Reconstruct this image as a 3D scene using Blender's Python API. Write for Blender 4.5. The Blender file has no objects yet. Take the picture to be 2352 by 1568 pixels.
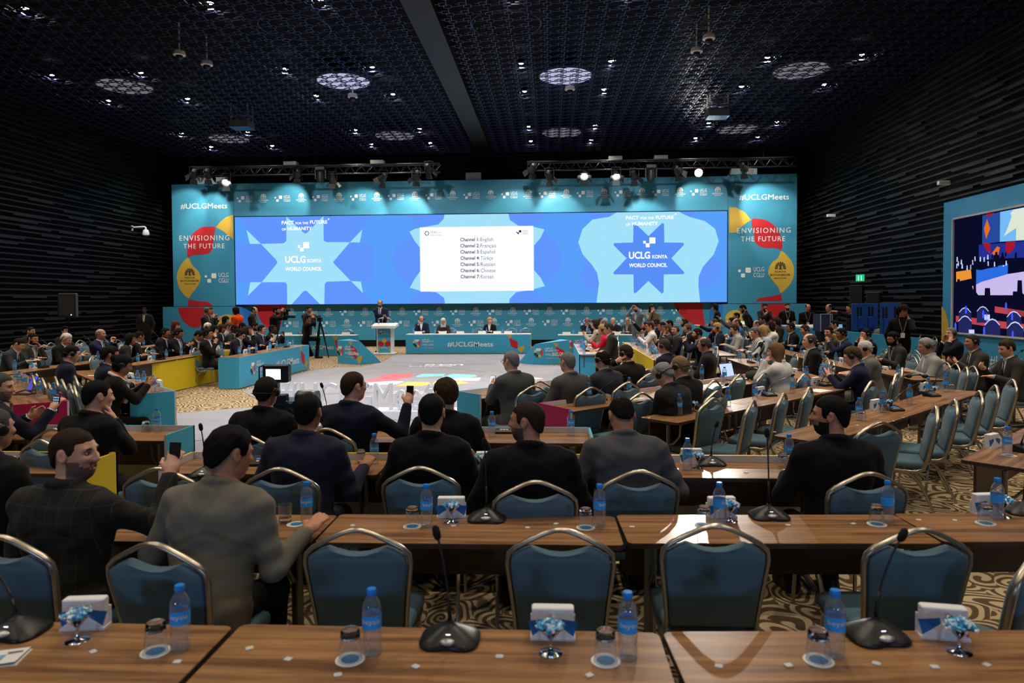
import bpy, bmesh, math, random
import numpy as np
from mathutils import Vector, Matrix, geometry
PI=math.pi
random.seed(7)
S=bpy.context.scene
COL=S.collection
# ------------------------------------------------------------------ camera
FPX,PCX,PCY,CAMH=1600.,1176.,735.5,1.92
YAW,PIT,ROL=math.atan(89/1600),math.atan(45/1600),.0055
_f=np.array([-math.sin(YAW)*math.cos(PIT),math.cos(YAW)*math.cos(PIT),-math.sin(PIT)])
_r=np.array([math.cos(YAW),math.sin(YAW),0.]);_u=np.cross(_r,_f)
_r,_u=_r*math.cos(ROL)-_u*math.sin(ROL),_u*math.cos(ROL)+_r*math.sin(ROL)
def P(px,py,z=None,Y=None,X=None):
    """point of the room seen at a photo pixel, at a known height, depth or side distance"""
    d=_f+_r*(px-PCX)/FPX-_u*(py-PCY)/FPX
    t=(z-CAMH)/d[2] if z is not None else (Y/d[1] if Y is not None else X/d[0])
    return Vector((d[0]*t,d[1]*t,d[2]*t+CAMH))
cd=bpy.data.cameras.new('camera');cam=bpy.data.objects.new('camera',cd);COL.objects.link(cam)
cd.sensor_width=36;cd.lens=FPX/2352*36;cd.shift_y=(PCY-784)/2352
cam.matrix_world=Matrix(((_r[0],_u[0],-_f[0],0),(_r[1],_u[1],-_f[1],0),(_r[2],_u[2],-_f[2],CAMH),(0,0,0,1)))
cd.clip_end=120;cd.dof.use_dof=True;cd.dof.focus_distance=9.;cd.dof.aperture_fstop=2.8
S.camera=cam
# ------------------------------------------------------------------ view, world
S.view_settings.view_transform='Standard';S.view_settings.look='None'
S.view_settings.gamma=1;S.view_settings.use_curve_mapping=False;S.view_settings.exposure=0
W=bpy.data.worlds.new('world');S.world=W;W.use_nodes=True
W.node_tree.nodes['Background'].inputs[0].default_value=(.30,.36,.5,1)
W.node_tree.nodes['Background'].inputs[1].default_value=.004
S.cycles.max_bounces=7;S.cycles.diffuse_bounces=3;S.cycles.glossy_bounces=3
S.cycles.transmission_bounces=6;S.cycles.transparent_max_bounces=8
S.cycles.caustics_reflective=False;S.cycles.caustics_refractive=False
# ------------------------------------------------------------------ lights of the hall
ROOM_L,ROOM_R,ROOM_F,ROOM_B,CEIL=-17.,10.8,-6.,31.,8.42
DOWN_X=(-14.4,-11.75,-7.5,-5.0,-.8,1.7,5.95,8.45)
DOWN_Y=(-1.4,1.2,5.6,8.2,12.6,15.2,19.6,22.2,26.7,29.1)
def spot_light(name,loc,target,power,size=60,blend=.6,color=(1,1,1),rad=.08,parent=None):
    l=bpy.data.lights.new(name,'SPOT');l.energy=power;l.spot_size=math.radians(size);l.spot_blend=blend
    l.color=color;l.shadow_soft_size=rad
    o=bpy.data.objects.new(name,l);COL.objects.link(o);o.location=loc
    d=Vector(target)-Vector(loc);o.rotation_euler=d.to_track_quat('-Z','Y').to_euler()
    if parent:o.parent=parent
    return o
WARM=(1.,.86,.68);COOL=(.86,.92,1.)
# the lamps proper sit in their builders (ceiling lamps, stage lanterns); POWER scales them
P_DOWN,P_STAGE,P_WASH=330.,2600.,640.
# ------------------------------------------------------------------ helpers
def srgb(r,g,b):
    def c(v):
        v/=255.
        return v/12.92 if v<=.04045 else ((v+.055)/1.055)**2.4
    return (c(r),c(g),c(b),1.)
_M={}
def mat(name,col=(.5,.5,.5,1),rough=.6,metal=0.,spec=.4,emit=None,es=1.,trans=0.,ior=1.45,sheen=0.,bump=0.,bscale=60.,var=0.,coat=0.):
    if name in _M:return _M[name]
    m=bpy.data.materials.new(name);m.use_nodes=True;nt=m.node_tree;b=nt.nodes['Principled BSDF']
    b.inputs['Base Color'].default_value=col;b.inputs['Roughness'].default_value=rough
    b.inputs['Metallic'].default_value=metal;b.inputs['Specular IOR Level'].default_value=spec
    b.inputs['IOR'].default_value=ior
    if trans:b.inputs['Transmission Weight'].default_value=trans
    if sheen:b.inputs['Sheen Weight'].default_value=sheen
    if coat:b.inputs['Coat Weight'].default_value=coat
    if emit is not None:
        b.inputs['Emission Color'].default_value=emit;b.inputs['Emission Strength'].default_value=es
    if bump or var:
        tc=nt.nodes.new('ShaderNodeTexCoord');n=nt.nodes.new('ShaderNodeTexNoise')
        n.inputs['Scale'].default_value=bscale;n.inputs['Detail'].default_value=3
        nt.links.new(tc.outputs['Object'],n.inputs['Vector'])
        if bump:
            bp=nt.nodes.new('ShaderNodeBump');bp.inputs['Strength'].default_value=bump;bp.inputs['Distance'].default_value=.01
            nt.links.new(n.outputs['Fac'],bp.inputs['Height']);nt.links.new(bp.outputs['Normal'],b.inputs['Normal'])
        if var:
            mx=nt.nodes.new('ShaderNodeMix');mx.data_type='RGBA'
            mx.inputs[6].default_value=tuple(c*(1-var) for c in col[:3])+(1,);mx.inputs[7].default_value=tuple(min(1,c*(1+var)) for c in col[:3])+(1,)
            nt.links.new(n.outputs['Fac'],mx.inputs[0]);nt.links.new(mx.outputs[2],b.inputs['Base Color'])
    _M[name]=m
    return m
def emat(name,col,s=1.):
    if name in _M:return _M[name]
    m=bpy.data.materials.new(name);m.use_nodes=True;nt=m.node_tree;nt.nodes.clear()
    e=nt.nodes.new('ShaderNodeEmission');o=nt.nodes.new('ShaderNodeOutputMaterial')
    if s>10:m.cycles.emission_sampling='NONE'
    e.inputs[0].default_value=col;e.inputs[1].default_value=s;nt.links.new(e.outputs[0],o.inputs[0]);_M[name]=m
    return m
class MB:
    """collects shapes into one mesh"""
    def __init__(s):s.v=[];s.f=[];s.m=[]
    def add(s,vs,fs,mi=0,T=None):
        o=len(s.v)
        s.v+=[tuple(T@Vector(v)) if T is not None else tuple(v) for v in vs]
        s.f+=[tuple(i+o for i in f) for f in fs];s.m+=[mi]*len(fs)
        return s
    def box(s,lo,hi,mi=0,T=None,bev=0.):
        (a,b,c),(d,e,f)=lo,hi
        if bev:
            q=bev;vs=[];ring=[(a+q,b),(d-q,b),(d,b+q),(d,e-q),(d-q,e),(a+q,e),(a,e-q),(a,b+q)]
            ins=[(a+q*1.4,b+q*.6),(d-q*1.4,b+q*.6),(d-q*.6,b+q*1.4),(d-q*.6,e-q*1.4),(d-q*1.4,e-q*.6),(a+q*1.4,e-q*.6),(a+q*.6,e-q*1.4),(a+q*.6,b+q*1.4)]
            for z,R in ((c,ins),(c+q*.6,ring),(f-q*.6,ring),(f,ins)):vs+=[(x,y,z) for x,y in R]
            fs=[tuple(range(7,-1,-1)),tuple(range(24,32))]
            for k in range(3):
                for i in range(8):fs.append((k*8+i,k*8+(i+1)%8,k*8+8+(i+1)%8,k*8+8+i))
            return s.add(vs,fs,mi,T)
        return s.add([(a,b,c),(d,b,c),(d,e,c),(a,e,c),(a,b,f),(d,b,f),(d,e,f),(a,e,f)],
          [(3,2,1,0),(4,5,6,7),(0,1,5,4),(1,2,6,5),(2,3,7,6),(3,0,4,7)],mi,T)
    def tube(s,pts,r,n=8,mi=0,T=None,closed=False,flat=None):
        """tube along points; r number or list; flat=(a,b) gives an oval/rect section"""
        pts=[Vector(p) for p in pts];N=len(pts);R=r if hasattr(r,'__len__') else [r]*N
        vs=[];up=None
        for i,p in enumerate(pts):
            if closed:t=(pts[(i+1)%N]-pts[i-1])
            else:t=(pts[min(i+1,N-1)]-pts[max(i-1,0)])
            t.normalize()
            if up is None:
                up=Vector((0,0,1)) if abs(t.z)<.9 else Vector((1,0,0))
            b=t.cross(up)
            if b.length<1e-6:b=t.cross(Vector((.3,1,.2)))
            b.normalize();up=b.cross(t).normalized()
            fa,fb=flat if flat else (1,1)
            for k in range(n):
                a=2*PI*(k+.5)/n;vs.append(p+b*(math.cos(a)*R[i]*fa)+up*(math.sin(a)*R[i]*fb))
        fs=[]
        for i in range(N if closed else N-1):
            j=(i+1)%N
            for k in range(n):fs.append((i*n+k,i*n+(k+1)%n,j*n+(k+1)%n,j*n+k))
        if not closed:fs+=[tuple(range(n-1,-1,-1)),tuple((N-1)*n+k for k in range(n))]
        return s.add(vs,fs,mi,T)
    def lathe(s,prof,n=20,mi=0,T=None,cap=True):
        vs=[];fs=[]
        for r,z in prof:
            for k in range(n):
                a=2*PI*k/n;vs.append((r*math.cos(a),r*math.sin(a),z))
        for i in range(len(prof)-1):
            for k in range(n):fs.append((i*n+k,i*n+(k+1)%n,(i+1)*n+(k+1)%n,(i+1)*n+k))
        if cap:fs+=[tuple(range(n-1,-1,-1)),tuple((len(prof)-1)*n+k for k in range(n))]
        return s.add(vs,fs,mi,T)
    def ball(s,c,r,n=10,mi=0,T=None):
        rr=r if hasattr(r,'__len__') else (r,r,r);vs=[];fs=[];h=n//2
        for i in range(1,h):
            th=PI*i/h
            for k in range(n):
                a=2*PI*k/n;vs.append((c[0]+rr[0]*math.sin(th)*math.cos(a),c[1]+rr[1]*math.sin(th)*math.sin(a),c[2]-rr[2]*math.cos(th)))
        vs+=[(c[0],c[1],c[2]-rr[2]),(c[0],c[1],c[2]+rr[2])];L=len(vs)
        for i in range(h-2):
            for k in range(n):fs.append((i*n+k,i*n+(k+1)%n,(i+1)*n+(k+1)%n,(i+1)*n+k))
        for k in range(n):fs+=[(L-2,(k+1)%n,k),(L-1,(h-2)*n+k,(h-2)*n+(k+1)%n)]
        return s.add(vs,fs,mi,T)
    def prism(s,poly,z0,z1,mi=0,T=None):
        """polygon in XY extruded between z0 and z1"""
        n=len(poly);tri=geometry.tessellate_polygon([[Vector((x,y,0)) for x,y in poly]])
        vs=[(x,y,z0) for x,y in poly]+[(x,y,z1) for x,y in poly];fs=[]
        for a,b,c in tri:
            fs+=[(a,b,c),(a+n,b+n,c+n)]
        for i in range(n):fs.append((i,(i+1)%n,n+(i+1)%n,n+i))
        return s.add(vs,fs,mi,T)
    def flat(s,pts3,mi=0):
        """flat filled outline, points given in 3D"""
        p0=[Vector(p) for p in pts3];nrm=geometry.normal(p0)
        q=nrm.to_track_quat('Z','Y').inverted()
        tri=geometry.tessellate_polygon([[Vector(((q@p).x,(q@p).y,0)) for p in p0]])
        return s.add(p0,[tuple(t) for t in tri],mi)
    def mesh(s,name,mats,smooth=False,ang=None,fix=True):
        me=bpy.data.meshes.new(name);me.from_pydata(s.v,[],s.f)
        for m in (mats if isinstance(mats,(list,tuple)) else [mats]):me.materials.append(m)
        if len(me.polygons)==len(s.m):me.polygons.foreach_set('material_index',s.m)
        if fix:
            bm=bmesh.new();bm.from_mesh(me);bmesh.ops.recalc_face_normals(bm,faces=bm.faces);bm.to_mesh(me);bm.free()
        if smooth:
            me.polygons.foreach_set('use_smooth',[True]*len(me.polygons))
            if ang:me.set_sharp_from_angle(angle=math.radians(ang))
        me.update();return me
    def build(s,name,mats,parent=None,smooth=False,ang=None,fix=True):
        o=bpy.data.objects.new(name,s.mesh(name,mats,smooth,ang,fix));COL.objects.link(o)
        if parent is not None:o.parent=parent
        return o
def tag(o,label=None,cat=None,group=None,kind=None):
    if label:o['label']=label
    if cat:o['category']=cat
    if group:o['group']=group
    if kind:o['kind']=kind
    return o
def thing(name,label,cat,loc=(0,0,0),rz=0.,group=None):
    o=bpy.data.objects.new(name,None);COL.objects.link(o);o.location=loc;o.rotation_euler=(0,0,rz);o.empty_display_size=.1
    return tag(o,label,cat,group)
def kids(o):return _KIDS.get(o.name,[])
def dup(o,loc,rz,label,group=None,scale=None):
    """copy of a thing with its parts and their sub-parts"""
    def rec(a,par):
        c=a.copy();COL.objects.link(c)
        if par is not None:c.parent=par
        for k in a.children:rec(k,c)
        return c
    r=rec(o,None);r.location=loc;r.rotation_euler=(0,0,rz)
    if scale:r.scale=scale
    r['label']=label
    if group:r['group']=group
    return r
class Proto:
    """first use places the original, later uses copy it"""
    def __init__(s,o):s.o=o;s.used=False;s.kid=None
    def put(s,loc,rz,label,group=None,scale=None):
        if not s.used:
            s.used=True;o=s.o;o.location=loc;o.rotation_euler=(0,0,rz);o['label']=label
            if group:o['group']=group
            if scale:o.scale=scale
            return o
        return dup(s.o,loc,rz,label,group,scale)
ORD='first second third fourth fifth sixth seventh eighth ninth tenth eleventh twelfth thirteenth fourteenth fifteenth sixteenth seventeenth eighteenth nineteenth twentieth'.split()
def smooth_loop(pts,n=6):
    """closed Catmull-Rom through the points"""
    out=[];N=len(pts)
    for i in range(N):
        a,b,c,d=(np.array(pts[(i+k)%N],float) for k in (-1,0,1,2))
        for j in range(n):
            t=j/n;out.append(tuple(.5*((2*b)+(c-a)*t+(2*a-5*b+4*c-d)*t*t+(3*b-a-3*c+d)*t**3)))
    return out
def circle2(cx,cy,r,n=40,ry=None):return [(cx+r*math.cos(2*PI*i/n),cy+(ry or r)*math.sin(2*PI*i/n)) for i in range(n)]
def clip_rect(poly,x0,y0,x1,y1):
    def cl(p,ins,cut):
        o=[]
        for i in range(len(p)):
            a,b=p[i-1],p[i]
            if ins(b):
                if not ins(a):o.append(cut(a,b))
                o.append(b)
            elif ins(a):o.append(cut(a,b))
        return o
    def cx(v):return lambda a,b:(v,a[1]+(b[1]-a[1])*(v-a[0])/(b[0]-a[0]))
    def cy(v):return lambda a,b:(a[0]+(b[0]-a[0])*(v-a[1])/(b[1]-a[1]),v)
    for ins,c in ((lambda p:p[0]>=x0,cx(x0)),(lambda p:p[0]<=x1,cx(x1)),(lambda p:p[1]>=y0,cy(y0)),(lambda p:p[1]<=y1,cy(y1))):
        poly=cl(poly,ins,c)
        if len(poly)<3:return []
    return poly
_TXT={}
def text2d(s,spacing=1.,bold=0.,extr=0.):
    """glyph mesh of a string: 2D/3D verts, faces, bounds"""
    key=(s,spacing,bold,extr)
    if key in _TXT:return _TXT[key]
    cu=bpy.data.curves.new('t','FONT');cu.body=s;cu.space_character=spacing;cu.offset=bold;cu.extrude=extr;cu.resolution_u=3
    o=bpy.data.objects.new('t',cu);COL.objects.link(o)
    dg=bpy.context.evaluated_depsgraph_get();me=bpy.data.meshes.new_from_object(o.evaluated_get(dg))
    vs=[tuple(v.co) for v in me.vertices];fs=[tuple(p.vertices) for p in me.polygons]
    bpy.data.objects.remove(o);bpy.data.curves.remove(cu);bpy.data.meshes.remove(me)
    xs=[v[0] for v in vs];ys=[v[1] for v in vs]
    _TXT[key]=(vs,fs,(min(xs),min(ys),max(xs),max(ys)))
    return _TXT[key]
def text_on(mb,s,O,U,V,x0,x1,y0,y1,mi=0,spacing=1.,bold=.0):
    """lettering fitted to the box x0..x1,y0..y1 of the plane O+U*x+V*y"""
    vs,fs,(a,b,c,d)=text2d(s,spacing,bold)
    O,U,V=Vector(O),Vector(U),Vector(V)
    mb.add([O+U*(x0+(v[0]-a)/(c-a)*(x1-x0))+V*(y0+(v[1]-b)/(d-b)*(y1-y0)) for v in vs],fs,mi)
# ------------------------------------------------------------------ room shell
def slat_mat():
    return mat('dark slat wood',(.0125,.0100,.0088,1),.5,spec=.3,var=.35,bscale=1.3)
black=mat('black paint',(.0035,.0035,.004,1),.8,spec=.15)
def structure(o,kind='structure'):o['kind']=kind;return o
def slat_wall(name,axis,pos,lo,hi,sgn,rng):
    """black wall with protruding horizontal slats, some stretches thicker"""
    m=MB();h=.187;n=int((CEIL+.6)/h)
    def bx(a,b,z0,z1,d,mi):
        if axis=='x':
            p=sorted((pos,pos+sgn*d));m.box((p[0],a,z0),(p[1],b,z1),mi)
        else:
            p=sorted((pos,pos+sgn*d));m.box((a,p[0],z0),(b,p[1],z1),mi)
    bx(lo,hi,0,CEIL+.9,-.12,1)
    for k in range(n):
        z=.1+k*h
        bx(lo,hi,z,z+.048,.09,0)
        x=lo+rng.uniform(0,3)
        while x<hi:
            L=rng.uniform(.9,1.7)
            if rng.random()<.8:bx(x,min(hi,x+L),z-.055,z+.002,.10,0)
            x+=L+rng.choice((.35,2.2,3.6,5.2))*rng.uniform(.8,1.2)
    return structure(m.build(name,[slat_mat(),black]))
rng=random.Random(3)
slat_wall('wall_left','x',ROOM_L,ROOM_F,ROOM_B,1,rng)
slat_wall('wall_right','x',ROOM_R,ROOM_F,ROOM_B,-1,rng)
slat_wall('wall_back','y',ROOM_B,ROOM_L,ROOM_R,-1,rng)
structure(MB().box((ROOM_L,ROOM_F-.2,0),(ROOM_R,ROOM_F,CEIL+.9)).build('wall_front',black))
structure(MB().box((ROOM_L-.2,ROOM_F-.2,CEIL+.55),(ROOM_R+.2,ROOM_B+.2,CEIL+.8)).build('ceiling',black))
# floor: beige carpet with brown scrolls
def carpet_mat():
    m=bpy.data.materials.new('scroll carpet');m.use_nodes=True;nt=m.node_tree;b=nt.nodes['Principled BSDF'];N=nt.nodes.new;L=nt.links.new
    tc=N('ShaderNodeTexCoord')
    w=N('ShaderNodeTexNoise');w.inputs['Scale'].default_value=1.6;w.inputs['Detail'].default_value=1.
    L(tc.outputs['Object'],w.inputs['Vector'])
    ad=N('ShaderNodeVectorMath');ad.operation='MULTIPLY_ADD';L(w.outputs['Color'],ad.inputs[0]);ad.inputs[1].default_value=(.55,.55,0);L(tc.outputs['Object'],ad.inputs[2])
    vo=N('ShaderNodeTexVoronoi');vo.inputs['Scale'].default_value=3.4;vo.inputs['Randomness'].default_value=.9;L(ad.outputs[0],vo.inputs['Vector'])
    # spiral round every cell centre: angle + distance
    sb=N('ShaderNodeVectorMath');sb.operation='SUBTRACT';L(ad.outputs[0],sb.inputs[0]);L(vo.outputs['Position'],sb.inputs[1])
    sx=N('ShaderNodeSeparateXYZ');L(sb.outputs[0],sx.inputs[0])
    an=N('ShaderNodeMath');an.operation='ARCTAN2';L(sx.outputs[0],an.inputs[0]);L(sx.outputs[1],an.inputs[1])
    ml=N('ShaderNodeMath');ml.operation='MULTIPLY_ADD';L(vo.outputs['Distance'],ml.inputs[0]);ml.inputs[1].default_value=34.;L(an.outputs[0],ml.inputs[2])
    sn=N('ShaderNodeMath');sn.operation='SINE';L(ml.outputs[0],sn.inputs[0])
    rp=N('ShaderNodeValToRGB');rp.color_ramp.elements[0].position=.42;rp.color_ramp.elements[1].position=.60
    rp.color_ramp.elements[0].color=(.10,.062,.034,1);rp.color_ramp.elements[1].color=(.46,.36,.215,1)
    ma=N('ShaderNodeMath');ma.operation='MULTIPLY_ADD';L(sn.outputs[0],ma.inputs[0]);ma.inputs[1].default_value=.5;ma.inputs[2].default_value=.5
    L(ma.outputs[0],rp.inputs[0]);L(rp.outputs[0],b.inputs['Base Color'])
    b.inputs['Roughness'].default_value=.95;b.inputs['Specular IOR Level'].default_value=.1
    return m
structure(MB().box((ROOM_L,ROOM_F,-.1),(ROOM_R,ROOM_B,0)).build('floor',carpet_mat()))
# ceiling lattice of linked squares, left and right of the plain middle beam
lat=mat('lattice metal',(.022,.030,.095,1),.45,metal=0.,spec=.4)  # blue of the LED screen's light is put into this colour
def lattice(name,x0,x1,y0,y1):
    cx,cy=.44,.42;m=MB();w,h=.016,.022
    def bar(a,b):
        (ax,ay),(bx,by)=a,b
        lo=(min(ax,bx)-w/2,min(ay,by)-w/2,CEIL-h/2);hi=(max(ax,bx)+w/2,max(ay,by)+w/2,CEIL+h/2)
        m.box(lo,hi)
    def sq(a,b,s):
        bar((a,b),(a+s,b));bar((a,b+s),(a+s,b+s));bar((a,b),(a,b+s));bar((a+s,b),(a+s,b+s))
    sq(.08,.06,.16);sq(.17,.17,.16)
    bar((.33,.25),(.08+cx,.25));bar((-.0,.14),(.08,.14));bar((.25,.33),(.25,cy+.06))
    o=m.build(name,lat);o.location=(x0,y0,0)
    for k,(ax,n) in enumerate(((0,int((x1-x0)/cx)),(1,int((y1-y0)/cy)))):
        a=o.modifiers.new('a%d'%k,'ARRAY');a.use_relative_offset=False;a.use_constant_offset=True
        a.constant_offset_displace=(cx,0,0) if ax==0 else (0,cy,0);a.count=n
    return structure(o)
lattice('ceiling_lattice_left',ROOM_L+.1,-3.25,11.,ROOM_B-.2)
lattice('ceiling_lattice_right',-2.5,ROOM_R-.1,11.,ROOM_B-.2)
structure(MB().box((-3.2,ROOM_F,CEIL-.06),(-2.55,ROOM_B,CEIL+.5)).build('ceiling_beam',mat('beam paint',(.004,.004,.006,1),.6)))
# ceiling downlights
def make_down():
    t=thing('downlight','','ceiling light')
    MB().lathe([(.085,.10),(.10,.10),(.10,-.06),(.085,-.06),(.075,.06)],18,cap=False).tube([(0,0,.09),(0,0,.385)],.012,6).build('housing',black,t,True,40)
    MB().ball((0,0,-.035),(.075,.075,.05),12).build('bulb',emat('lamp glow',(1,.93,.84,1),55.),t,True)
    return t
DP=Proto(make_down());k=0
rowname={12.6:'above the picture top',15.2:'cut by the picture top',19.6:'in front of the middle ceiling discs',22.2:'just behind the middle ceiling discs',26.7:'in front of the far ceiling discs',29.1:'over the top of the backdrop'}
for y in DOWN_Y:
    for i,x in enumerate(DOWN_X):
        if y>14:
            DP.put((x,y,CEIL+.17),0,'glowing downlight %s, %s of eight from the left wall'%(rowname[y],ORD[i]),'downlights above the lattice')
        # its lamp, shining through the lattice
        spot_light('downlight_lamp',(x,y,CEIL+.07 if y>11 else CEIL),(x,y,0),P_DOWN*(.38 if y<3 else (.9 if y<9 else 1.45)),100,.5,WARM,.05)
# round white ceiling discs above the lattice
disc_c=emat('ceiling disc glow',(.36,.36,.52,1),1.3);disc_d=emat('dim ceiling disc glow',(.22,.2,.23,1),.75)
k=0
for y,nm in ((20.85,'middle'),(27.8,'far')):
    for i,x in enumerate((-13.,-6.2,.47,7.28)):
        bright=i in (1,2) and nm=='middle'
        t=thing('ceiling_disc_lamp','round white disc lamp above the ceiling lattice, %s in the %s row'%(ORD[i]+' from the left',nm),'ceiling lamp',(x,y,CEIL+.12),0,'round disc lamps above the lattice')
        MB().lathe([(.79,.06),(.80,.05),(.80,0)],40).build('housing',mat('disc housing',(.1,.1,.11,1),.6),t,True,30)
        MB().lathe([(.77,-.004),(.77,-.001)],40).build('diffuser',disc_c if bright else disc_d,t)
for px,py in ((1162,56),(677,62)):
    p=P(px,py,z=CEIL-.06)
    tag(MB().tube([(.82*math.cos(a),.82*math.sin(a),0) for a in [2*PI*i/36 for i in range(36)]],.014,6,closed=True).build('ceiling_ring',lat),
        'thin round metal ring on the lattice %s the middle beam'%('right of' if px>1000 else 'left of'),'ring').location=p
# small fittings below the lattice
def dome(px,py,lab):
    t=thing('dome_camera',lab,'camera',P(px,py,z=CEIL-.25))
    MB().lathe([(.02,.81),(.02,.1),(.13,.08),(.15,.02),(.15,-.02),(.12,-.03)],16).build('mount',mat('white plastic',(.75,.75,.74,1),.4),t,True,40)
    MB().ball((0,0,-.05),(.09,.09,.09),12).build('lens_dome',mat('smoked dome',(.02,.02,.025,1),.1),t,True)
dome(412,125,'white dome camera hanging under the dark left ceiling');dome(1628,88,'white dome camera under the lattice on the right')
dome(1309,205,'white fitting just below the disc right of the beam');dome(810,222,'white fitting just below the disc left of the beam')
dome(475,148,'white fitting right of the left dome camera');dome(1600,118,'white fitting left of the right dome camera')
# ceiling projectors
def projector(px,py,lab):
    t=thing('projector',lab,'projector',P(px,py,Y=24.5))
    MB().box((-.35,-.3,-.12),(.35,.3,.12),bev=.03).build('body',mat('projector grey',(.12,.13,.15,1),.5),t)
    MB().lathe([(.08,0),(.08,.08),(.06,.09)],14,T=Matrix.Translation((.15,.3,0))@Matrix.Rotation(-PI/2,4,'X')).build('lens',mat('lens glass',(.02,.02,.03,1),.1),t)
    m=MB()
    for x in (-.3,.3):
        for y in (-.2,.2):m.box((x-.02,y-.02,.12),(x+.02,y+.02,.8))
    m.box((-.33,-.25,.28),(.33,.25,.31));m.build('hanging_frame',mat('white frame',(.5,.5,.5,1),.5),t)
    MB().box((-.36,-.31,-.125),(.36,.31,-.121)).build('underside',mat('blue underside',(.03,.16,.35,1),.6),t)
projector(556,287,'ceiling projector hanging left of the middle beam');projector(1648,262,'ceiling projector hanging right of the middle beam')
# ------------------------------------------------------------------ stage set
TEAL=(.042,.235,.345,1)
teal=mat('teal printed vinyl',TEAL,.5,spec=.3,bump=.02,bscale=30)
red=mat('red print',(.47,.018,.024,1),.5,spec=.3);yel=mat('mustard print',(.56,.36,.045,1),.5,spec=.3)
cream=mat('cream lettering',(.72,.72,.68,1),.5);darkp=mat('dark print',(.05,.04,.015,1),.6)
pale=mat('pale lettering',(.62,.68,.7,1),.5)
BY=29.
def bp(px,py,dy=0.):
    p=P(px,py,Y=BY);return (p.x,p.z)
def plane_pts(pts,y):return [(x,y,z) for x,z in pts]
def px_poly(pts,crop,y,mb,mi,smooth=True,n=5):
    """outline traced on the printed panel; crop=(x0,y0,scale)"""
    q=[bp(crop[0]+a/crop[2],crop[1]+b/crop[2]) for a,b in pts]
    mb.flat(plane_pts(smooth_loop(q,n) if smooth else q,y),mi)
def uclg_logo(mb,x,z,s,y,mi=0,two=True):
    """three stepped squares and the letters UCLG CGLU; x,z centre, s overall height"""
    def sq(a,b,c):
        r=c*.12;mb.flat([(x+s*(u),y,z+s*v) for u,v in ((a+r,b),(a+c-r,b),(a+c,b+r),(a+c,b+c-r),(a+c-r,b+c),(a+r,b+c),(a,b+c-r),(a,b+r))],mi)
    sq(-.52,-.05,.5);sq(-1.22,.02,.24);sq(-.95,-.5,.38)
    if two:
        for k,t in enumerate(('UCLG','CGLU')):
            text_on(mb,t,(x,y,z),(1,0,0),(0,0,1),.24*s,1.25*s,(.06-.56*k)*s,(.5-.56*k)*s,mi)
def emblem(mb,x,z,s,y,mi=0):
    """domed double-winged emblem over three lines of lettering"""
    n=7
    for k in range(n):
        a0=PI*k/n+.05;a1=PI*(k+1)/n-.05
        R,r=.46*s,.2*s
        mb.flat([(x+R*math.cos(a0),y,z+.42*s+R*math.sin(a0)),(x+R*math.cos((a0+a1)/2)*1.04,y,z+.42*s+R*1.04*math.sin((a0+a1)/2)),(x+R*math.cos(a1),y,z+.42*s+R*math.sin(a1)),(x+r*math.cos(a1),y,z+.42*s+r*math.sin(a1)),(x+r*math.cos(a0),y,z+.42*s+r*math.sin(a0))],mi)
    mb.flat([(x+a*s,y,z+b*s) for a,b in ((-.16,.2),(.16,.2),(.08,.36),(.12,.58),(0,.66),(-.12,.58),(-.08,.36))],mi)
    for sg in (-1,1):mb.flat([(x+sg*a*s,y,z+b*s) for a,b in ((.2,.3),(.46,.2),(.5,.4),(.24,.4))],mi)
    S_='KONYA','BÜYÜKŞEHİR','BELEDİYESİ'
    for t,w,a,b in ((S_[0],.5,-.08,.08),(S_[1],.9,-.42,-.16),(S_[2],.55,-.64,-.5)):
        text_on(mb,t,(x,y,z),(1,0,0),(0,0,1),-w*s,w*s,a*s,b*s,mi,bold=.02)
def wall_panel(name,label,x0,x1,z0,z1,y=BY,th=.15,m=teal):
    t=thing(name,label,'backdrop panel',((x0+x1)/2,y,0))
    o=MB().box((x0,y,z0),(x1,y+th,z1)).build('panel',m,t);o.matrix_parent_inverse=Matrix.Translation(t.location).inverted()
    return t
def child(mb,name,mats,t,**k):
    o=mb.build(name,mats,t,**k);o.matrix_parent_inverse=Matrix.Translation(t.location).inverted();return o
XL0,XL1,XR1,XR0=-16.12,-13.42,7.24,10.0
ZT,ZB,ZS=6.95,1.80,5.55
# upper band with its row of logos
t=wall_panel('backdrop_band','long teal backdrop band with a row of white logos above the screen',XL1,XR1,ZS+.02,ZT)
m=MB();e=MB()
for i in range(13):
    x=bp(564+i*86.9,455-i*1.2)[0];z=bp(564+i*86.9,457-i*1.33)[1];uclg_logo(m,x-.05,z,.27,BY-.006)
    x2=bp(605+i*87,457-i*1.3)[0];emblem(e,x2,z,.24,BY-.006)
child(m,'lettering',cream,t);child(e,'emblem',cream,t)
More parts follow.
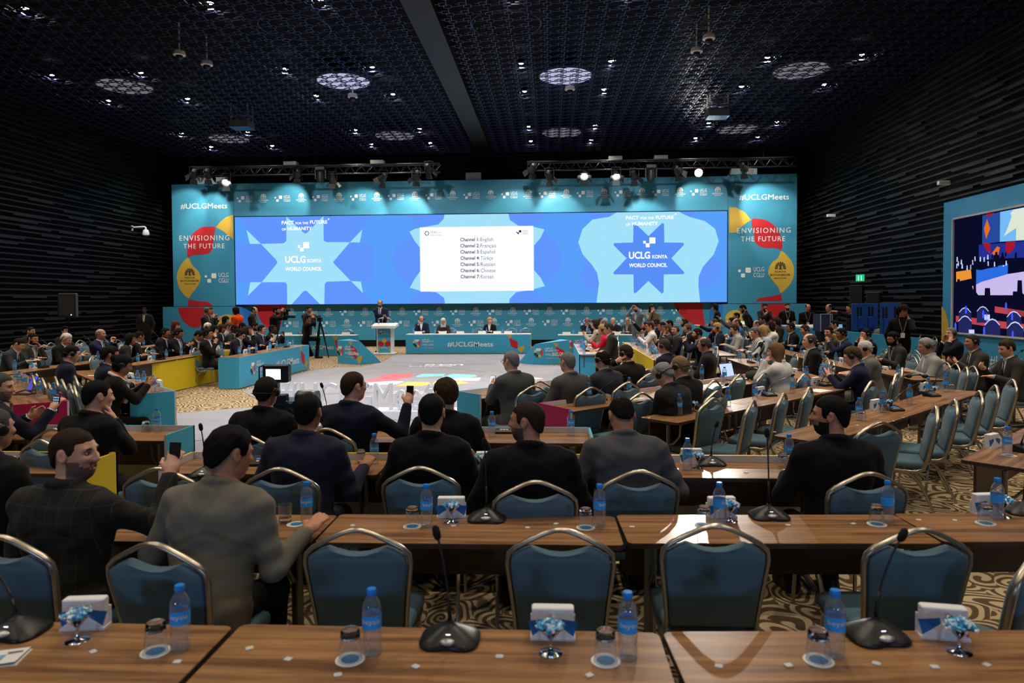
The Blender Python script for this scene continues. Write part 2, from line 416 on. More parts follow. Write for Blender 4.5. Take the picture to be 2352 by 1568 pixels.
# side panels
for side,x0,x1,crop,lab in ((0,XL0,XL1-.01,(370,380,3.92),'left'),(1,XR1+.01,XR0,(1300,380,3.92),'right')):
    t=wall_panel('backdrop_side_panel','tall teal side panel with hashtag lettering at the %s end of the screen'%lab,x0,x1,ZB-.04,ZT+(.06 if side else 0))
    g=MB();y=BY-.006
    if not side:
        px_poly([(493,556),(530,510),(585,465),(648,443),(648,560),(650,662),(612,635),(560,590)],crop,y,g,1,False)
        px_poly([(488,558),(440,549),(360,560),(290,612),(245,690),(235,760),(243,822),(300,806),(400,799),(450,770),(470,715),(474,640)],crop,y,g,0)
        px_poly([(243,832),(190,880),(152,950),(141,1010),(160,1090),(200,1155),(249,1193),(275,1155),(330,1085),(356,1010),(330,945),(280,895)],crop,y,g,1)
        px_poly([(250,1202),(243,1240),(245,1266),(468,1264),(440,1236),(400,1223),(320,1221)],crop,y,g,0,False)
    else:
        px_poly([(1470,374),(1530,378),(1610,420),(1666,490),(1620,520),(1570,560),(1535,603),(1470,607)],crop,y,g,1,False)
        px_poly([(1672,490),(1740,481),(1820,500),(1900,570),(1945,670),(1940,758),(1890,742),(1780,738),(1710,700),(1690,620)],crop,y,g,0)
        px_poly([(1938,770),(1990,810),(2040,880),(2053,960),(2030,1050),(1940,1146),(1910,1095),(1850,1020),(1820,960),(1850,880),(1910,830)],crop,y,g,1)
        px_poly([(1938,1155),(1946,1220),(1705,1220),(1740,1190),(1860,1175)],crop,y,g,0,False)
    child(g,'printed_shapes',[red,yel],t)
    l=MB();y=BY-.012
    for s_,b,sp in ((('#UCLGMeets',(177,398,595,332),1.),('ENVISIONING',(168,682,615,622),1.25),('THE FUTURE',(203,750,572,698),1.2)) if not side else (('#UCLGMeets',(1557,318,2007,256),1.),('ENVISIONING',(1540,612,2022,555),1.25),('THE FUTURE',(1575,685,1973,632),1.2)) ) and [(a,b,c) for a,b,c in ([('#UCLGMeets',(177,396,595,338),1.),('ENVISIONING',(168,678,615,626),1.25),('THE FUTURE',(203,748,572,702),1.2)] if not side else [('#UCLGMeets',(1557,316,2007,256),1.),('ENVISIONING',(1540,610,2022,558),1.25),('THE FUTURE',(1575,684,1973,636),1.2)])]:
        a0=bp(crop[0]+b[0]/crop[2],crop[1]+b[1]/crop[2]);a1=bp(crop[0]+b[2]/crop[2],crop[1]+b[3]/crop[2])
        text_on(l,s_,(0,y,0),(1,0,0),(0,0,1),a0[0],a1[0],a0[1],a1[1],0,sp)
    c=(500,1010) if not side else (1665,960)
    x,z=bp(crop[0]+c[0]/crop[2],crop[1]+c[1]/crop[2]);uclg_logo(l,x,z,.42,y)
    child(l,'lettering',cream,t)
    c=(260,1010) if not side else (1930,955)
    x,z=bp(crop[0]+c[0]/crop[2],crop[1]+c[1]/crop[2]);d=MB();emblem(d,x,z,.45,y);child(d,'emblem',darkp,t)
# lower centre wall, set back, with two staggered rows of logos
LY=29.28
t=wall_panel('lower_backdrop','teal wall with two rows of logos behind the speaker and the head table',-13.2,7.0,.28,ZB+.25,LY)
child(MB().box((-13.2,LY+.02,0),(7.,LY+.12,.28)),'skirting',black,t)
m=MB();e=MB()
def lp(px,py):
    p=P(px,py,Y=LY);return p.x,p.z
for r,(py,sl) in enumerate(((718,-.0045),(744,-.006))):
    for i in range(-2,24):
        px=669.6+i*42.35
        if px<640 or px>1560:continue
        x,z=lp(px,py+sl*(px-669))
        if (i+r)%2==0:emblem(e,x,z,.23,LY-.006)
        else:uclg_logo(m,x,z,.25,LY-.006)
child(m,'lettering',pale,t);child(e,'emblem',pale,t)
g=MB()
for pts in ([(592,700),(655,700),(655,712),(648,735),(640,757),(615,752),(598,735),(591,715)],[(1549,692),(1613,692),(1614,705),(1616,728),(1618,748),(1590,743),(1565,725),(1552,706)]):
    g.flat([(x,LY-.006,min(z,ZB+.2)) for x,z in smooth_loop([lp(*p) for p in pts],4)],0)
child(g,'printed_shapes',[red],t)
# lower side panels, forward of it, each with its return
for side,x0,x1,lab in ((0,-16.6,-13.36,'left'),(1,7.05,10.42,'right')):
    t=wall_panel('lower_side_panel','low teal panel with red and yellow shapes under the %s side panel'%lab,x0,x1,.02,ZB-.06,BY-.02)
    xr=x1 if not side else x0
    sg_=-1 if side else 1
    child(MB().prism([(xr,BY-.018),(xr+sg_*.46,LY-.03),(xr+sg_*.46,LY-.01),(xr,BY+.12)],.02,ZB+.2 if False else ZB-.07),'side_return',mat('painted led glow',(.02,.16,.50,1),.5),t)  # return lit by the LED wall; its blue glow is put into the colour
    g=MB();cr=(360,660,11.2) if not side else (1660,660,9.8);y=BY-.026
    def pp(pts,mi,sm=True):
        q=[bp(cr[0]+a/cr[2],cr[1]+b/cr[2]) for a,b in pts];q=smooth_loop(q,4) if sm else q
        g.flat([(x,y,min(z,ZB-.065)) for x,z in q],mi)
    if not side:
        pp([(552,518),(880,512),(1213,508),(1228,650),(1230,800),(1205,900),(1130,1000),(985,1045),(830,980),(690,870),(600,700)],0,False)
        pp([(1450,1000),(1520,890),(1600,800),(1700,715),(1800,692),(1930,700),(2020,750),(2026,1000),(2020,1250),(1600,1250)],1,False)
    else:
        pp([(60,640),(130,560),(220,515),(300,505),(390,530),(450,620),(470,760),(400,900),(60,900)],1,False)
        pp([(860,330),(1180,330),(1500,330),(1490,420),(1400,640),(1250,740),(1120,800),(1090,900),(860,900),(850,600)],0,False)
    child(g,'printed_shapes',[red,yel],t)
# ------------------------------------------------------------------ LED screen
def led(name,r,g_,b):return emat(name,srgb(r,g_,b),1.)
c_mid=led('led mid blue',88,160,250);c_dark=led('led deep blue',97,150,255);c_light=led('led pale blue',164,225,250)
c_white=emat('led white',(1,1,1,1),1.05);c_star=led('led star blue',88,143,246);c_navy=led('led navy text',28,55,105);c_grey=led('led grey text',80,105,150)
t=thing('led_screen','wide LED screen showing star shapes and a channel list slide','screen',(-3.08,BY,0))
child(MB().box((XL1+.02,BY+.0,ZB),(XR1-.02,BY+.2,ZS)),'cabinet',mat('led cabinet',(.01,.02,.08,1),.5),t)
g=MB();X0,X1,Z0,Z1=XL1+.04,XR1-.03,ZB+.02,ZS-.02
LM=[c_mid,c_dark,c_light,c_white,c_star,c_navy,c_grey]
def sh(pts,layer,mi,crop=None,sm=False,n=5):
    q=[bp(*(p if crop is None else (crop[0]+p[0]/crop[2],crop[1]+p[1]/crop[2]))) for p in pts]
    if sm:q=smooth_loop(q,n)
    q=clip_rect(q,X0,Z0,X1,Z1)
    if q:g.flat([(x,BY-.004-.003*layer,z) for x,z in q],mi)
g.flat([(X0,BY-.004,Z0),(X1,BY-.004,Z0),(X1,BY-.004,Z1),(X0,BY-.004,Z1)],0)
sh(circle2(700,600,137,48),1,0)
for q in ([(543,564),(546,560),(599.6,559),(604,562),(633,597),(637,602),(633,608),(604,646),(599,649),(546,649),(543,646)],[(546,500),(657,498),(657,552),(652,558.6),(599.6,560)],[(660,499),(741,498),(706,534),(701.6,535.6),(697,534)],[(744,497),(856,495),(804,556),(750,556.5),(744,551)],[(806,557.5),(857,556.5),(857.5,645),(806,645),(770,608),(766,602),(770,596)],[(601,648.5),(654,648),(659.5,654),(660,700.5),(552,701)],[(697,669),(701.6,667.5),(706,669),(738,700.5),(668,700.5)],[(746,652),(751,646.6),(806,645),(862,700),(746,700.5)]):sh(q,2,1)
sh([(658,497),(660,499),(697,534),(701.6,536.5),(706,534),(741,498),(743,496),(743.7,552),(749,556),(804,556),(770,596),(765,602),(770,608),(806,645),(751,646.6),(746,652),(745,701),(738,701),(706,669),(701.6,667),(697,669),(668,701),(660,701),(659.5,653),(655,648),(601,648),(634,608),(637.5,602),(634,596),(599.6,560),(652,558.6),(658,553)],3,2)
for q in ([(566.5,528),(599.6,560),(574,560)],[(832.5,527),(803.7,556.5),(826.6,556.5)],[(575,648),(601,648),(570,678.5)],[(806,645),(829,646.6),(834,673)]):sh(q,3,2)
for cx_,cy_,r in ((966,597,64),(1228,594,62),(979,480,42),(1210,478,43),(981,711,43),(1212,709,43)):sh(circle2(cx_,cy_,r),1,1)
C2=(900,380,3.92)
sh([(160,595),(210,570),(300,552),(420,530),(468,480),(475,430),(1048,425),(1062,490),(1140,543),(1260,548),(1375,575),(1340,650),(1280,720),(1280,940),(1340,1010),(1378,1085),(1260,1118),(1120,1140),(1060,1200),(1055,1248),(482,1250),(470,1190),(400,1140),(260,1128),(162,1100),(200,1030),(256,950),(254,740),(200,670)],2,2,C2)
sh([(252,557),(1274,543),(1278,1125),(258,1135)],4,3,C2)
C3=(1300,380,3.92)
for q in (circle2(1372,632,38),circle2(1621,622,37),circle2(1378,489,24),circle2(1572,484,22)):sh(q,1,1)
sh([(480,408),(390,462),(240,486),(150,570),(110,690),(150,800),(230,890),(280,965),(297,1060),(275,1235),(1208,1235),(1192,1090),(1194,1000),(1230,915),(1330,800),(1375,680),(1342,570),(1250,500),(1120,465),(1040,430),(1003,405)],2,2,C3)
sh([(622,522),(742,635),(866,518),(882,524),(885,693),(1055,695),(1063,712),(948,835),(1065,962),(1057,978),(880,980),(878,1140),(862,1153),(742,1040),(625,1150),(609,1142),(607,980),(432,980),(425,964),(545,835),(428,717),(432,698),(605,693),(607,532)],3,4,C3)
def ltxt(s_,b,mi,crop=None,sp=1.,bold=0.,layer=5):
    k=(lambda x,y:bp(x,y)) if crop is None else (lambda x,y:bp(crop[0]+x/crop[2],crop[1]+y/crop[2]))
    a0,a1=k(b[0],b[1]),k(b[2],b[3]);text_on(g,s_,(0,BY-.004-.003*layer,0),(1,0,0),(0,0,1),a0[0],a1[0],a0[1],a1[1],mi,sp,bold)
CL=(370,380,3.92)
for cr,dx,dy,kx in ((CL,0,0,1),(C3,0,0,1)):
    if cr is CL:B={'PACT':(1087,532,1197,497),'FOR THE':(1212,530,1326,508),'FUTURE':(1342,526,1497,492),'OF':(1088,587,1126,564),'HUMANITY':(1142,585,1360,550),'UCLG':(1119,878,1302,812),'KONYA':(1319,874,1447,840),'WORLD COUNCIL':(1121,949,1448,912)}
    else:B={'PACT':(539,488,655,453),'FOR THE':(671,486,790,462),'FUTURE':(808,484,970,450),'OF':(540,543,578,519),'HUMANITY':(594,541,828,505),'UCLG':(566,841,757,774),'KONYA':(776,838,912,803),'WORLD COUNCIL':(567,916,911,878)}
    for s_,b in B.items():ltxt(s_,b,3,cr,1.,.03)
    sq=((1281,745,1334,690),(1231,741,1252,718),(1252,773,1284,740)) if cr is CL else ((750,702,804,648),(695,702,718,678),(718,736,752,700))
    for a,b,c,d in sq:sh([(a,b),(c,b),(c,d),(a,d)],5,3,cr)
    q=(1510,483) if cr is CL else (986,438);sh(circle2(q[0],q[1],7,12),5,3,cr)
langs=('English','Français','Español','Türkçe','Russian','Chinese','Korean')
ws=(913,939,929,911,932,934,916)
for i,(w,l_) in enumerate(zip(ws,langs)):
    y=683+i*55.6;x=617+i*.6
    ltxt('Channel %d:'%(i+1),(x,y,x+172,y-34),5,C2,1.,.02)
    ltxt(l_,(x+181,y+(9 if any(c in l_ for c in 'gçp') else 1),w,y-35),6,C2)
ltxt('UCLG',(346,609,403,589),5,C2);ltxt('KONYA',(412,608,452,599),6,C2);ltxt('WORLD COUNCIL',(347,632,453,621),6,C2)
for k in range(8):
    a=2*PI*k/8;sh(circle2(316+17*math.cos(a),611+17*math.sin(a),5.5,8),5,5,C2)
for a,b,c,d in ((1144,603,1166,582),(1121,607,1131,597),(1130,617,1145,602)):sh([(a,b),(c,b),(c,d),(a,d)],5,5,C2)
ltxt('UCLG',(1177,597,1226,580),6,C2);ltxt('CGLU',(1177,618,1226,601),6,C2)
child(g,'display',LM,t,fix=False)
# ------------------------------------------------------------------ trusses and stage lanterns
chrome_d=mat('truss metal',(.08,.08,.09,1),.35,metal=.9)
TY=27.4
def truss(name,px0,px1,lab):
    a,b=P(px0,364,Y=TY),P(px1,360,Y=TY);L=b.x-a.x;z=7.35
    t=thing(name,lab,'truss',(a.x,TY,z))
    m=MB()
    for dy,dz in ((0,0),(.3,0),(.15,-.32)):m.tube([(0,dy,dz),(L,dy,dz)],.028,8)
    m.build('chord',chrome_d,t,True)
    m=MB();n=int(L/.45)
    for i in range(n):
        x=i*L/n;x2=(i+.5)*L/n;x3=(i+1)*L/n
        m.tube([(x,0,0),(x2,.15,-.32),(x3,0,0)],.012,5).tube([(x,.3,0),(x2,.15,-.32),(x3,.3,0)],.012,5).tube([(x,0,0),(x,.3,0)],.012,5)
    m.build('bracing',chrome_d,t)
    m=MB()
    for x in (L*.12,L*.5,L*.88):m.tube([(x,.15,0),(x,.15,CEIL-z+.56)],.008,5)
    m.build('suspension_cable',chrome_d,t)
    for i,x in enumerate((.4*L,.75*L) if px0<1000 else (.33*L,.5*L)):
        child_o=MB().box((x-.26,0,.03),(x+.26,.3,.17)).build('junction_box',mat('grey box',(.4,.4,.4,1),.5),t)
truss('lighting_truss',440,1010,'dark lighting truss above the left half of the backdrop')
truss('lighting_truss',1212,1832,'dark lighting truss above the right half of the backdrop')
lant=mat('lantern black',(.012,.012,.014,1),.45);lens_on=emat('lantern lens glow',(1,.95,.88,1),14.);lens_hot=emat('hot lantern glow',(1,.97,.92,1),900.);lens_off=mat('lantern lens',(.05,.05,.06,1),.15)
rfl=mat('lantern reflector',(.85,.82,.78,1),.3,metal=.7)
def lantern(px,py,aim,lab,on=1,power=0,size=45,barn=True):
    loc=P(px,py,Y=TY+.1);t=thing('stage_lantern',lab,'stage light',loc,0,'stage lanterns on the trusses')
    d=(Vector(aim)-loc).normalized();q=d.to_track_quat('-Z','Y').to_matrix().to_4x4()
    MB().lathe([(.05,.26),(.10,.22),(.11,.05),(.15,-.02),(.15,-.14)],16,T=q,cap=False).lathe([(.05,.262),(.001,.262)],16,T=q,cap=False).build('body',lant,t,True,35)
    MB().lathe([(.135,-.06),(.12,-.085),(.07,-.10),(.001,-.105)],16,T=q,cap=False).build('lens',{0:lens_off,1:lens_on,2:lens_hot}[on],t,True)
    MB().tube([(-.17,0,0),(-.17,0,.3),(.17,0,.3),(.17,0,0)],.014,6).tube([(0,0,.3),(0,0,max(.34,7.03-loc.z))],.018,6).build('yoke',lant,t)
    if barn and on!=2:
        m=MB()
        for k in range(4):
            R=q@Matrix.Rotation(k*PI/2,4,'Z')
            m.add([(-.12,.15,-.14),(.12,.15,-.14),(.16,.27,-.30),(-.16,.27,-.30),(-.12,.156,-.138),(.12,.156,-.138),(.16,.276,-.298),(-.16,.276,-.298)],[(0,1,2,3),(7,6,5,4),(0,4,5,1),(1,5,6,2),(2,6,7,3),(3,7,4,0)],0,R)
        m.build('barn_door',[lant if on!=3 else rfl],t)
    if power:spot_light('lantern_lamp',loc+d*.2,aim,power,size,.55,(1,.93,.82),.06)
    return t
def mover(px,py,lab):
    loc=P(px,py,Y=TY);t=thing('moving_head_light',lab,'stage light',loc,0,'moving heads on the trusses')
    MB().box((-.2,-.15,.22),(.2,.15,.36),bev=.02).build('base',lant,t)
    MB().box((-.24,-.07,-.12),(-.17,.07,.24),bev=.02).box((.17,-.07,-.12),(.24,.07,.24),bev=.02).build('yoke',lant,t)
    MB().lathe([(.1,.18),(.16,.14),(.17,-.1),(.14,-.26),(.12,-.28)],16).build('head',lant,t,True,30)
    MB().lathe([(.11,-.285),(.001,-.29)],16,cap=False).build('lens',lens_off,t)
    MB().tube([(0,0,.36),(0,0,max(.4,7.03-loc.z))],.02,6).build('clamp',lant,t)
mover(737,404,'large black moving head light left of a lit lantern');mover(1495,400,'large black moving head light right of the lit lanterns')
lantern(520,416,(-12.,20,0),'brightly lit lantern over the left end of the backdrop',1,P_STAGE*.8,40)
lantern(764,412,(-8.6,29,3.),'lit lantern right of the left moving head',1,P_WASH*.5,60)
lantern(880,408,(-8.,29,5.5),'lit lantern with open barn doors left of the beam',1,P_WASH*.5,70)
lantern(956,404,(-6.,29,5.2),'lit lantern with barn doors nearest the middle beam',1,P_WASH*.6,70)
lantern(1262,404,(.3,29,5.4),'lit lantern first right of the middle beam',1,P_WASH*.5,70)
lantern(1342,402,(1.,20,0),'lit lantern with two black barn doors above the slide',1,P_STAGE*.5,42)
lantern(1415,402,(3.,21,0),'lit lantern with splayed black barn doors left of the right moving head',1,P_STAGE*.5,42)
lantern(1457,404,(4.,29,4.8),'lit lantern just left of the right moving head',1,P_WASH*.5,65)
lantern(1605,396,(0.,3.,.8),'dazzling lantern over the right end of the screen',2,P_STAGE*1.2,36)
lantern(445,400,(-15.5,29,5.8),'unlit black lantern at the far left end of the truss',0,P_WASH*.35,60)
lantern(478,400,(-14.4,29,5.6),'unlit black lantern second on the left truss',0,P_WASH*.4,60)
lantern(683,398,(-11.,29,6.),'small black lantern left of the left moving head',0,P_WASH*.4,62)
lantern(985,388,(-4.,29,5.6),'small black lantern at the right end of the left truss',0)
lantern(1222,388,(-1.6,29,5.4),'small black lantern at the left end of the right truss',0,P_WASH*.35,62)
lantern(1556,392,(6.,29,5.8),'unlit black lantern right of the right moving head',0,P_WASH*.4,60)
lantern(1708,386,(8.8,29,5.5),'unlit black lantern above the right side panel',0,P_WASH*.7,62)
for px,py,w in ((485,414,.75),(1088,403,.32),(1690,394,.22),(1724,394,.22)):
    p=P(px,py,Y=BY+.3);tag(MB().box((p.x-w,BY+.15,6.86),(p.x+w,BY+.45,p.z+.1)).build('duct_box',mat('grey box',(.4,.4,.4,1),.5)),'pale grey metal box behind the backdrop top, '+{485:'at the left end',1088:'by the middle beam',1690:'left of two on the right',1724:'right of two on the right'}[px],'box')
# unseen blue spots added behind the camera to tint the near chair backs
for x in (-4.,3.5):spot_light('added_rear_fill',(x,-5.2,2.3),(x*.4,3.5,.75),P_WASH*.46,62,.8,(.30,.55,1.),.3)
# wash over the printed walls from lamps in front of them
for x in (-14.5,-10,-5.5,-1,3.5,8):
    spot_light('wall_wash_lamp',(x,22.6,CEIL-.12),(x,29.6,2.2),P_WASH*1.9,72,.9,(.92,.96,1.),.15)
for x in (-6.5,0.5):spot_light('added_front_fill',(x,4.5,CEIL-.1),(-3,13.,.5),P_STAGE*.55,46,.8,(.95,.95,1.),.12)  # unseen spots added overhead to brighten the standing letters from the front
# stage wash from lanterns over the middle of the hall
for x,y,tx,ty,pw in ((-6,17.5,-3,13,1.0),(0,17.5,-3,14,.9),(-3,22,-3,25,.6),(-9.,20,-5,19,.7),(3,20,-1,19,.7)):
    spot_light('stage_wash_lamp',(x,y,CEIL-.1),(tx,ty,0),P_STAGE*pw*.55,60,.8,(.93,.95,1.),.15)
# ------------------------------------------------------------------ furniture
def wood_mat(name,c0,c1,rough=.32):
    m=bpy.data.materials.new(name);m.use_nodes=True;nt=m.node_tree;b=nt.nodes['Principled BSDF'];N=nt.nodes.new;L=nt.links.new
    tc=N('ShaderNodeTexCoord');mp=N('ShaderNodeMapping');mp.inputs['Scale'].default_value=(.9,16,3)
    oi=N('ShaderNodeObjectInfo');ad=N('ShaderNodeVectorMath');L(tc.outputs['Object'],ad.inputs[0]);L(oi.outputs['Random'],ad.inputs[1])
    L(ad.outputs[0],mp.inputs[0])
    n=N('ShaderNodeTexNoise');n.inputs['Scale'].default_value=1.6;n.inputs['Detail'].default_value=5;n.inputs['Distortion'].default_value=.6
    L(mp.outputs[0],n.inputs['Vector'])
    r=N('ShaderNodeValToRGB');r.color_ramp.elements[0].position=.33;r.color_ramp.elements[1].position=.68
    r.color_ramp.elements[0].color=c0;r.color_ramp.elements[1].color=c1
    L(n.outputs['Fac'],r.inputs[0]);L(r.outputs[0],b.inputs['Base Color'])
    b.inputs['Roughness'].default_value=rough;b.inputs['Specular IOR Level'].default_value=.45
    return m
wood=wood_mat('walnut laminate',(.155,.070,.027,1),(.40,.205,.085,1))
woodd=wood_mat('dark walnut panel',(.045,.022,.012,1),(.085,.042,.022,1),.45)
edge=mat('dark edge band',(.05,.028,.016,1),.5)
champ=mat('champagne metal',(.46,.40,.31,1),.30,metal=.85)
legm=mat('grey leg metal',(.22,.21,.19,1),.4,metal=.7)
fabric=mat('blue grey upholstery',(.088,.158,.205,1),.85,spec=.15,sheen=.10,bump=.12,bscale=420)
def pillow(mb,poly,lay,mi=0,T=None):
    """cushion: an outline stacked in layers (offset towards the middle, height)"""
    n=len(poly);cx=sum(p[0] for p in poly)/n;cy=sum(p[1] for p in poly)/n;vs=[];fs=[]
    ext=max(max(abs(p[0]-cx),abs(p[1]-cy)) for p in poly)
    for ins,z in lay:
        k=1-ins/ext;vs+=[(cx+(x-cx)*k,cy+(y-cy)*k,z) for x,y in poly]
    for a in range(len(lay)-1):
        for i in range(n):fs.append((a*n+i,a*n+(i+1)%n,(a+1)*n+(i+1)%n,(a+1)*n+i))
    tri=geometry.tessellate_polygon([[Vector((x,y,0)) for x,y in poly]])
    e=(len(lay)-1)*n
    fs+=[(c,b,a) for a,b,c in tri]+[(a+e,b+e,c+e) for a,b,c in tri]
    return mb.add(vs,fs,mi,T)
def lean(x,z,d=0.):return (x,-.205-(z-.45)*.20+d,z)
def make_chair():
    t=thing('banquet_chair','','chair')
    o=[(.185,.47),(.195,.60),(.208,.72),(.214,.79),(.208,.828),(.165,.856),(.128,.872),(.09,.858),(.045,.845),(0,.841)]
    o=o+[(-x,z) for x,z in reversed(o[:-1])]
    m=MB();M=Matrix(((1,0,0,0),(0,0,-1,-.205),(0,1,.0,0),(0,0,0,1)))
    pillow(m,o,[(.022,-.030),(.006,-.022),(0,-.008),(0,.010),(.008,.024),(.03,.032)],0)
    m.v=[lean(x,z,d) for x,z,d in m.v]
    m.build('backrest',fabric,t,True,50)
    q=[(-.19,-.20),(-.17,-.215),(.17,-.215),(.19,-.20),(.215,.17),(.20,.205),(.15,.222),(-.15,.222),(-.20,.205),(-.215,.17)]
    pillow(MB(),smooth_loop(q,3),[(.012,.405),(0,.415),(0,.45),(.012,.466),(.05,.474)],0).build('seat',fabric,t,True,50)
    arch=[(.197,.50),(.206,.60),(.22,.72),(.228,.79),(.222,.835),(.19,.867),(.13,.900),(.065,.932),(.025,.945),(0,.947)]
    arch=arch+[(-x,z) for x,z in reversed(arch[:-1])]
    pts=[(.205,.16,.40),(.203,.0,.385),(.20,-.13,.385),(.197,-.185,.41)]
    pts=pts+[lean(x,z) for x,z in arch]+[(-x,y,z) for x,y,z in reversed(pts)]
    MB().tube(pts,.0135,8,flat=(.8,1.25)).tube([(.205,.16,.40),(-.205,.16,.40)],.011,6).tube([(.2,-.1,.388),(-.2,-.1,.388)],.011,6).build('back_frame',champ,t,True,60)
    for s in (-1,1):
        MB().tube([(s*.19,.165,.41),(s*.195,.185,.2),(s*.2,.20,.0)],.0125,4).build('leg',champ,t)
        MB().tube([(s*.195,.06,.392),(s*.2,-.06,.375),(s*.202,-.135,.32),(s*.206,-.2,.2),(s*.212,-.285,0)],.0125,6).build('leg',champ,t,True,60)
    return t
CH=Proto(make_chair())
NCH=0
def chair(x,y,rz_deg,label,group,sc=None):
    sc=sc or (1. if y<9.5 else (.965 if y<12.5 else .93))
    return CH.put((x,y,0),math.radians(rz_deg),label,group,(sc,sc,sc))
TW,TD,TH=1.51,.45,.75
def make_table(panel=True):
    t=thing('seminar_table','','table')
    hx,hy,r=TW/2-.004,TD/2,.03
    poly=[]
    for cx,cy,a0 in ((hx-r,hy-r,0),(-hx+r,hy-r,90),(-hx+r,-hy+r,180),(hx-r,-hy+r,270)):
        for k in range(5):
            a=math.radians(a0+k*22.5);poly.append((cx+r*math.cos(a),cy+r*math.sin(a)))
    m=MB();m.prism(poly,TH-.026,TH-.003,1);n=len(poly)
    m.prism([(x*.9985,y*.996) for x,y in poly],TH-.0032,TH,0)
    m.build('tabletop',[wood,edge],t)
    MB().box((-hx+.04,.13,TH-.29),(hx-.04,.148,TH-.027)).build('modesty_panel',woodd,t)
    for s in (-1,1):
        x=s*(hx-.14)
        MB().tube([(x,-.02,.03),(x,-.02,TH-.06)],.024,8,flat=(.7,1.3)).tube([(x,-.21,.02),(x,-.02,.035),(x,.19,.02)],.018,6).tube([(x,-.18,TH-.035),(x,.17,TH-.035)],.016,6).tube([(x,-.16,TH-.05),(x,-.15,TH-.16),(x,-.08,TH-.24),(x,-.02,TH-.26)],.012,6).build('leg',legm,t,True,50)
    return t
TB=Proto(make_table())
def table(x,y,rz,label,group):return TB.put((x,y,0),math.radians(rz),label,group,(1,1,1 if y<11.5 else .935))
def row_tables(x0,y0,rz,n,name,start=0,step=TW):
    """n tables side by side; x0,y0 = front corner on the left as the sitter sees it, sitter faces rz"""
    a=math.radians(rz);f=Vector((-math.sin(a),math.cos(a)));r=Vector((math.cos(a),math.sin(a)))
    for i in range(n):
        c=Vector((x0,y0))+r*(step*(i+.5))-f*(TD/2)
        table(c.x,c.y,rz,'walnut seminar table, %s of %s'%(ORD[start+i],name),'tables of '+name)
GA='the table row cut by the lower picture edge';GB='the second table row from the lower edge';GC='the yellow-edged table row before the near chairs'
GD='the table row just before the white standing letters'
table(-1.90,2.205,0,'walnut seminar table at lower left holding the printed leaflets','nearest tables')
table(-.376,2.22,0,'walnut seminar table in the middle of the lower picture edge','nearest tables')
table(1.15,2.268,3.,'walnut seminar table at lower right of the picture','nearest tables')
for x,y,r,l in ((-1.92,3.505,0,'walnut table under the elbows of the man in the grey-beige jacket'),(-.408,3.535,.6,'walnut table in the second row bearing two mats and one dome microphone'),(1.11,3.60,2.2,'walnut table in the second row with a bright patch of stage light'),(2.62,3.70,4.,'walnut table in the second row running out at the right picture edge')):
    table(x,y,r,l,'tables of the second row')
for x,l in ((-1.93,'yellow-edged walnut table left of the man in the purple-navy suit'),(-.41,'yellow-edged walnut table before the man in plain black seen from behind'),(1.115,'yellow-edged walnut table with the white napkin holder and a dome microphone')):
    table(x,4.835,0,l,'yellow-edged tables')
table(-1.95,5.92,0,'walnut table before the man in the behind-neck headset, by the white letters','inner tables')
table(-.43,5.92,0,'walnut table whose right end has a thin blue and white board','inner tables')
table(-4.03,5.92,0,'walnut table with one bottle and glass beside the blue end board','left inner tables');table(-5.55,5.92,0,'walnut table left of the one with a lone bottle','left inner tables')
table(-4.03,4.80,0,'walnut table behind the yellow board at the left','left yellow tables');table(-5.55,4.80,0,'walnut table at the left picture edge behind the yellow board','left yellow tables')
NL2='the blue-ended diagonal left row';NL1='the pink-ended diagonal left row'
NR0='the inner diagonal right row';NR1='the pink-edged diagonal right row';NR2='the lit diagonal right row'
NR3='the empty diagonal right row';NR4='the table row cut by the right picture edge'
row_tables(-7.93,11.83,-46,3,NL2);row_tables(-8.72,10.95,-46,3,NL1)
row_tables(-1.15,8.60,45,3,NR0);row_tables(-.122,7.61,44.5,3,NR1);row_tables(.882,6.99,44.5,3,NR2);row_tables(1.90,6.07,45.5,3,NR3);row_tables(2.96,5.20,45.,2,NR4)
NW1='the blue-fronted left block';NW2='the yellow-fronted left row';NW3='the brown-fronted left row';NW4='the back left row'
NE1='the blue-fronted right block';NE2='the yellow-fronted right row';NE3='the third right row';NE4='the fourth right row';NE5='the outer right row'
row_tables(-6.88,19.4,-90,3,NW1,0,1.45);row_tables(-8.08,17.65,-90,3,NW2);row_tables(-9.32,15.75,-90,3,NW3);row_tables(-11.1,20.3,-90,6,NW4)
row_tables(.65,15.6,90,3,NE1,0,1.3);row_tables(2.12,14.27,90,4,NE2);row_tables(3.62,10.05,90,3,NE3);row_tables(3.62,15.4,90,3,NE3,3);row_tables(5.2,10.3,90,5,NE4);row_tables(6.78,9.3,90,4,NE5)
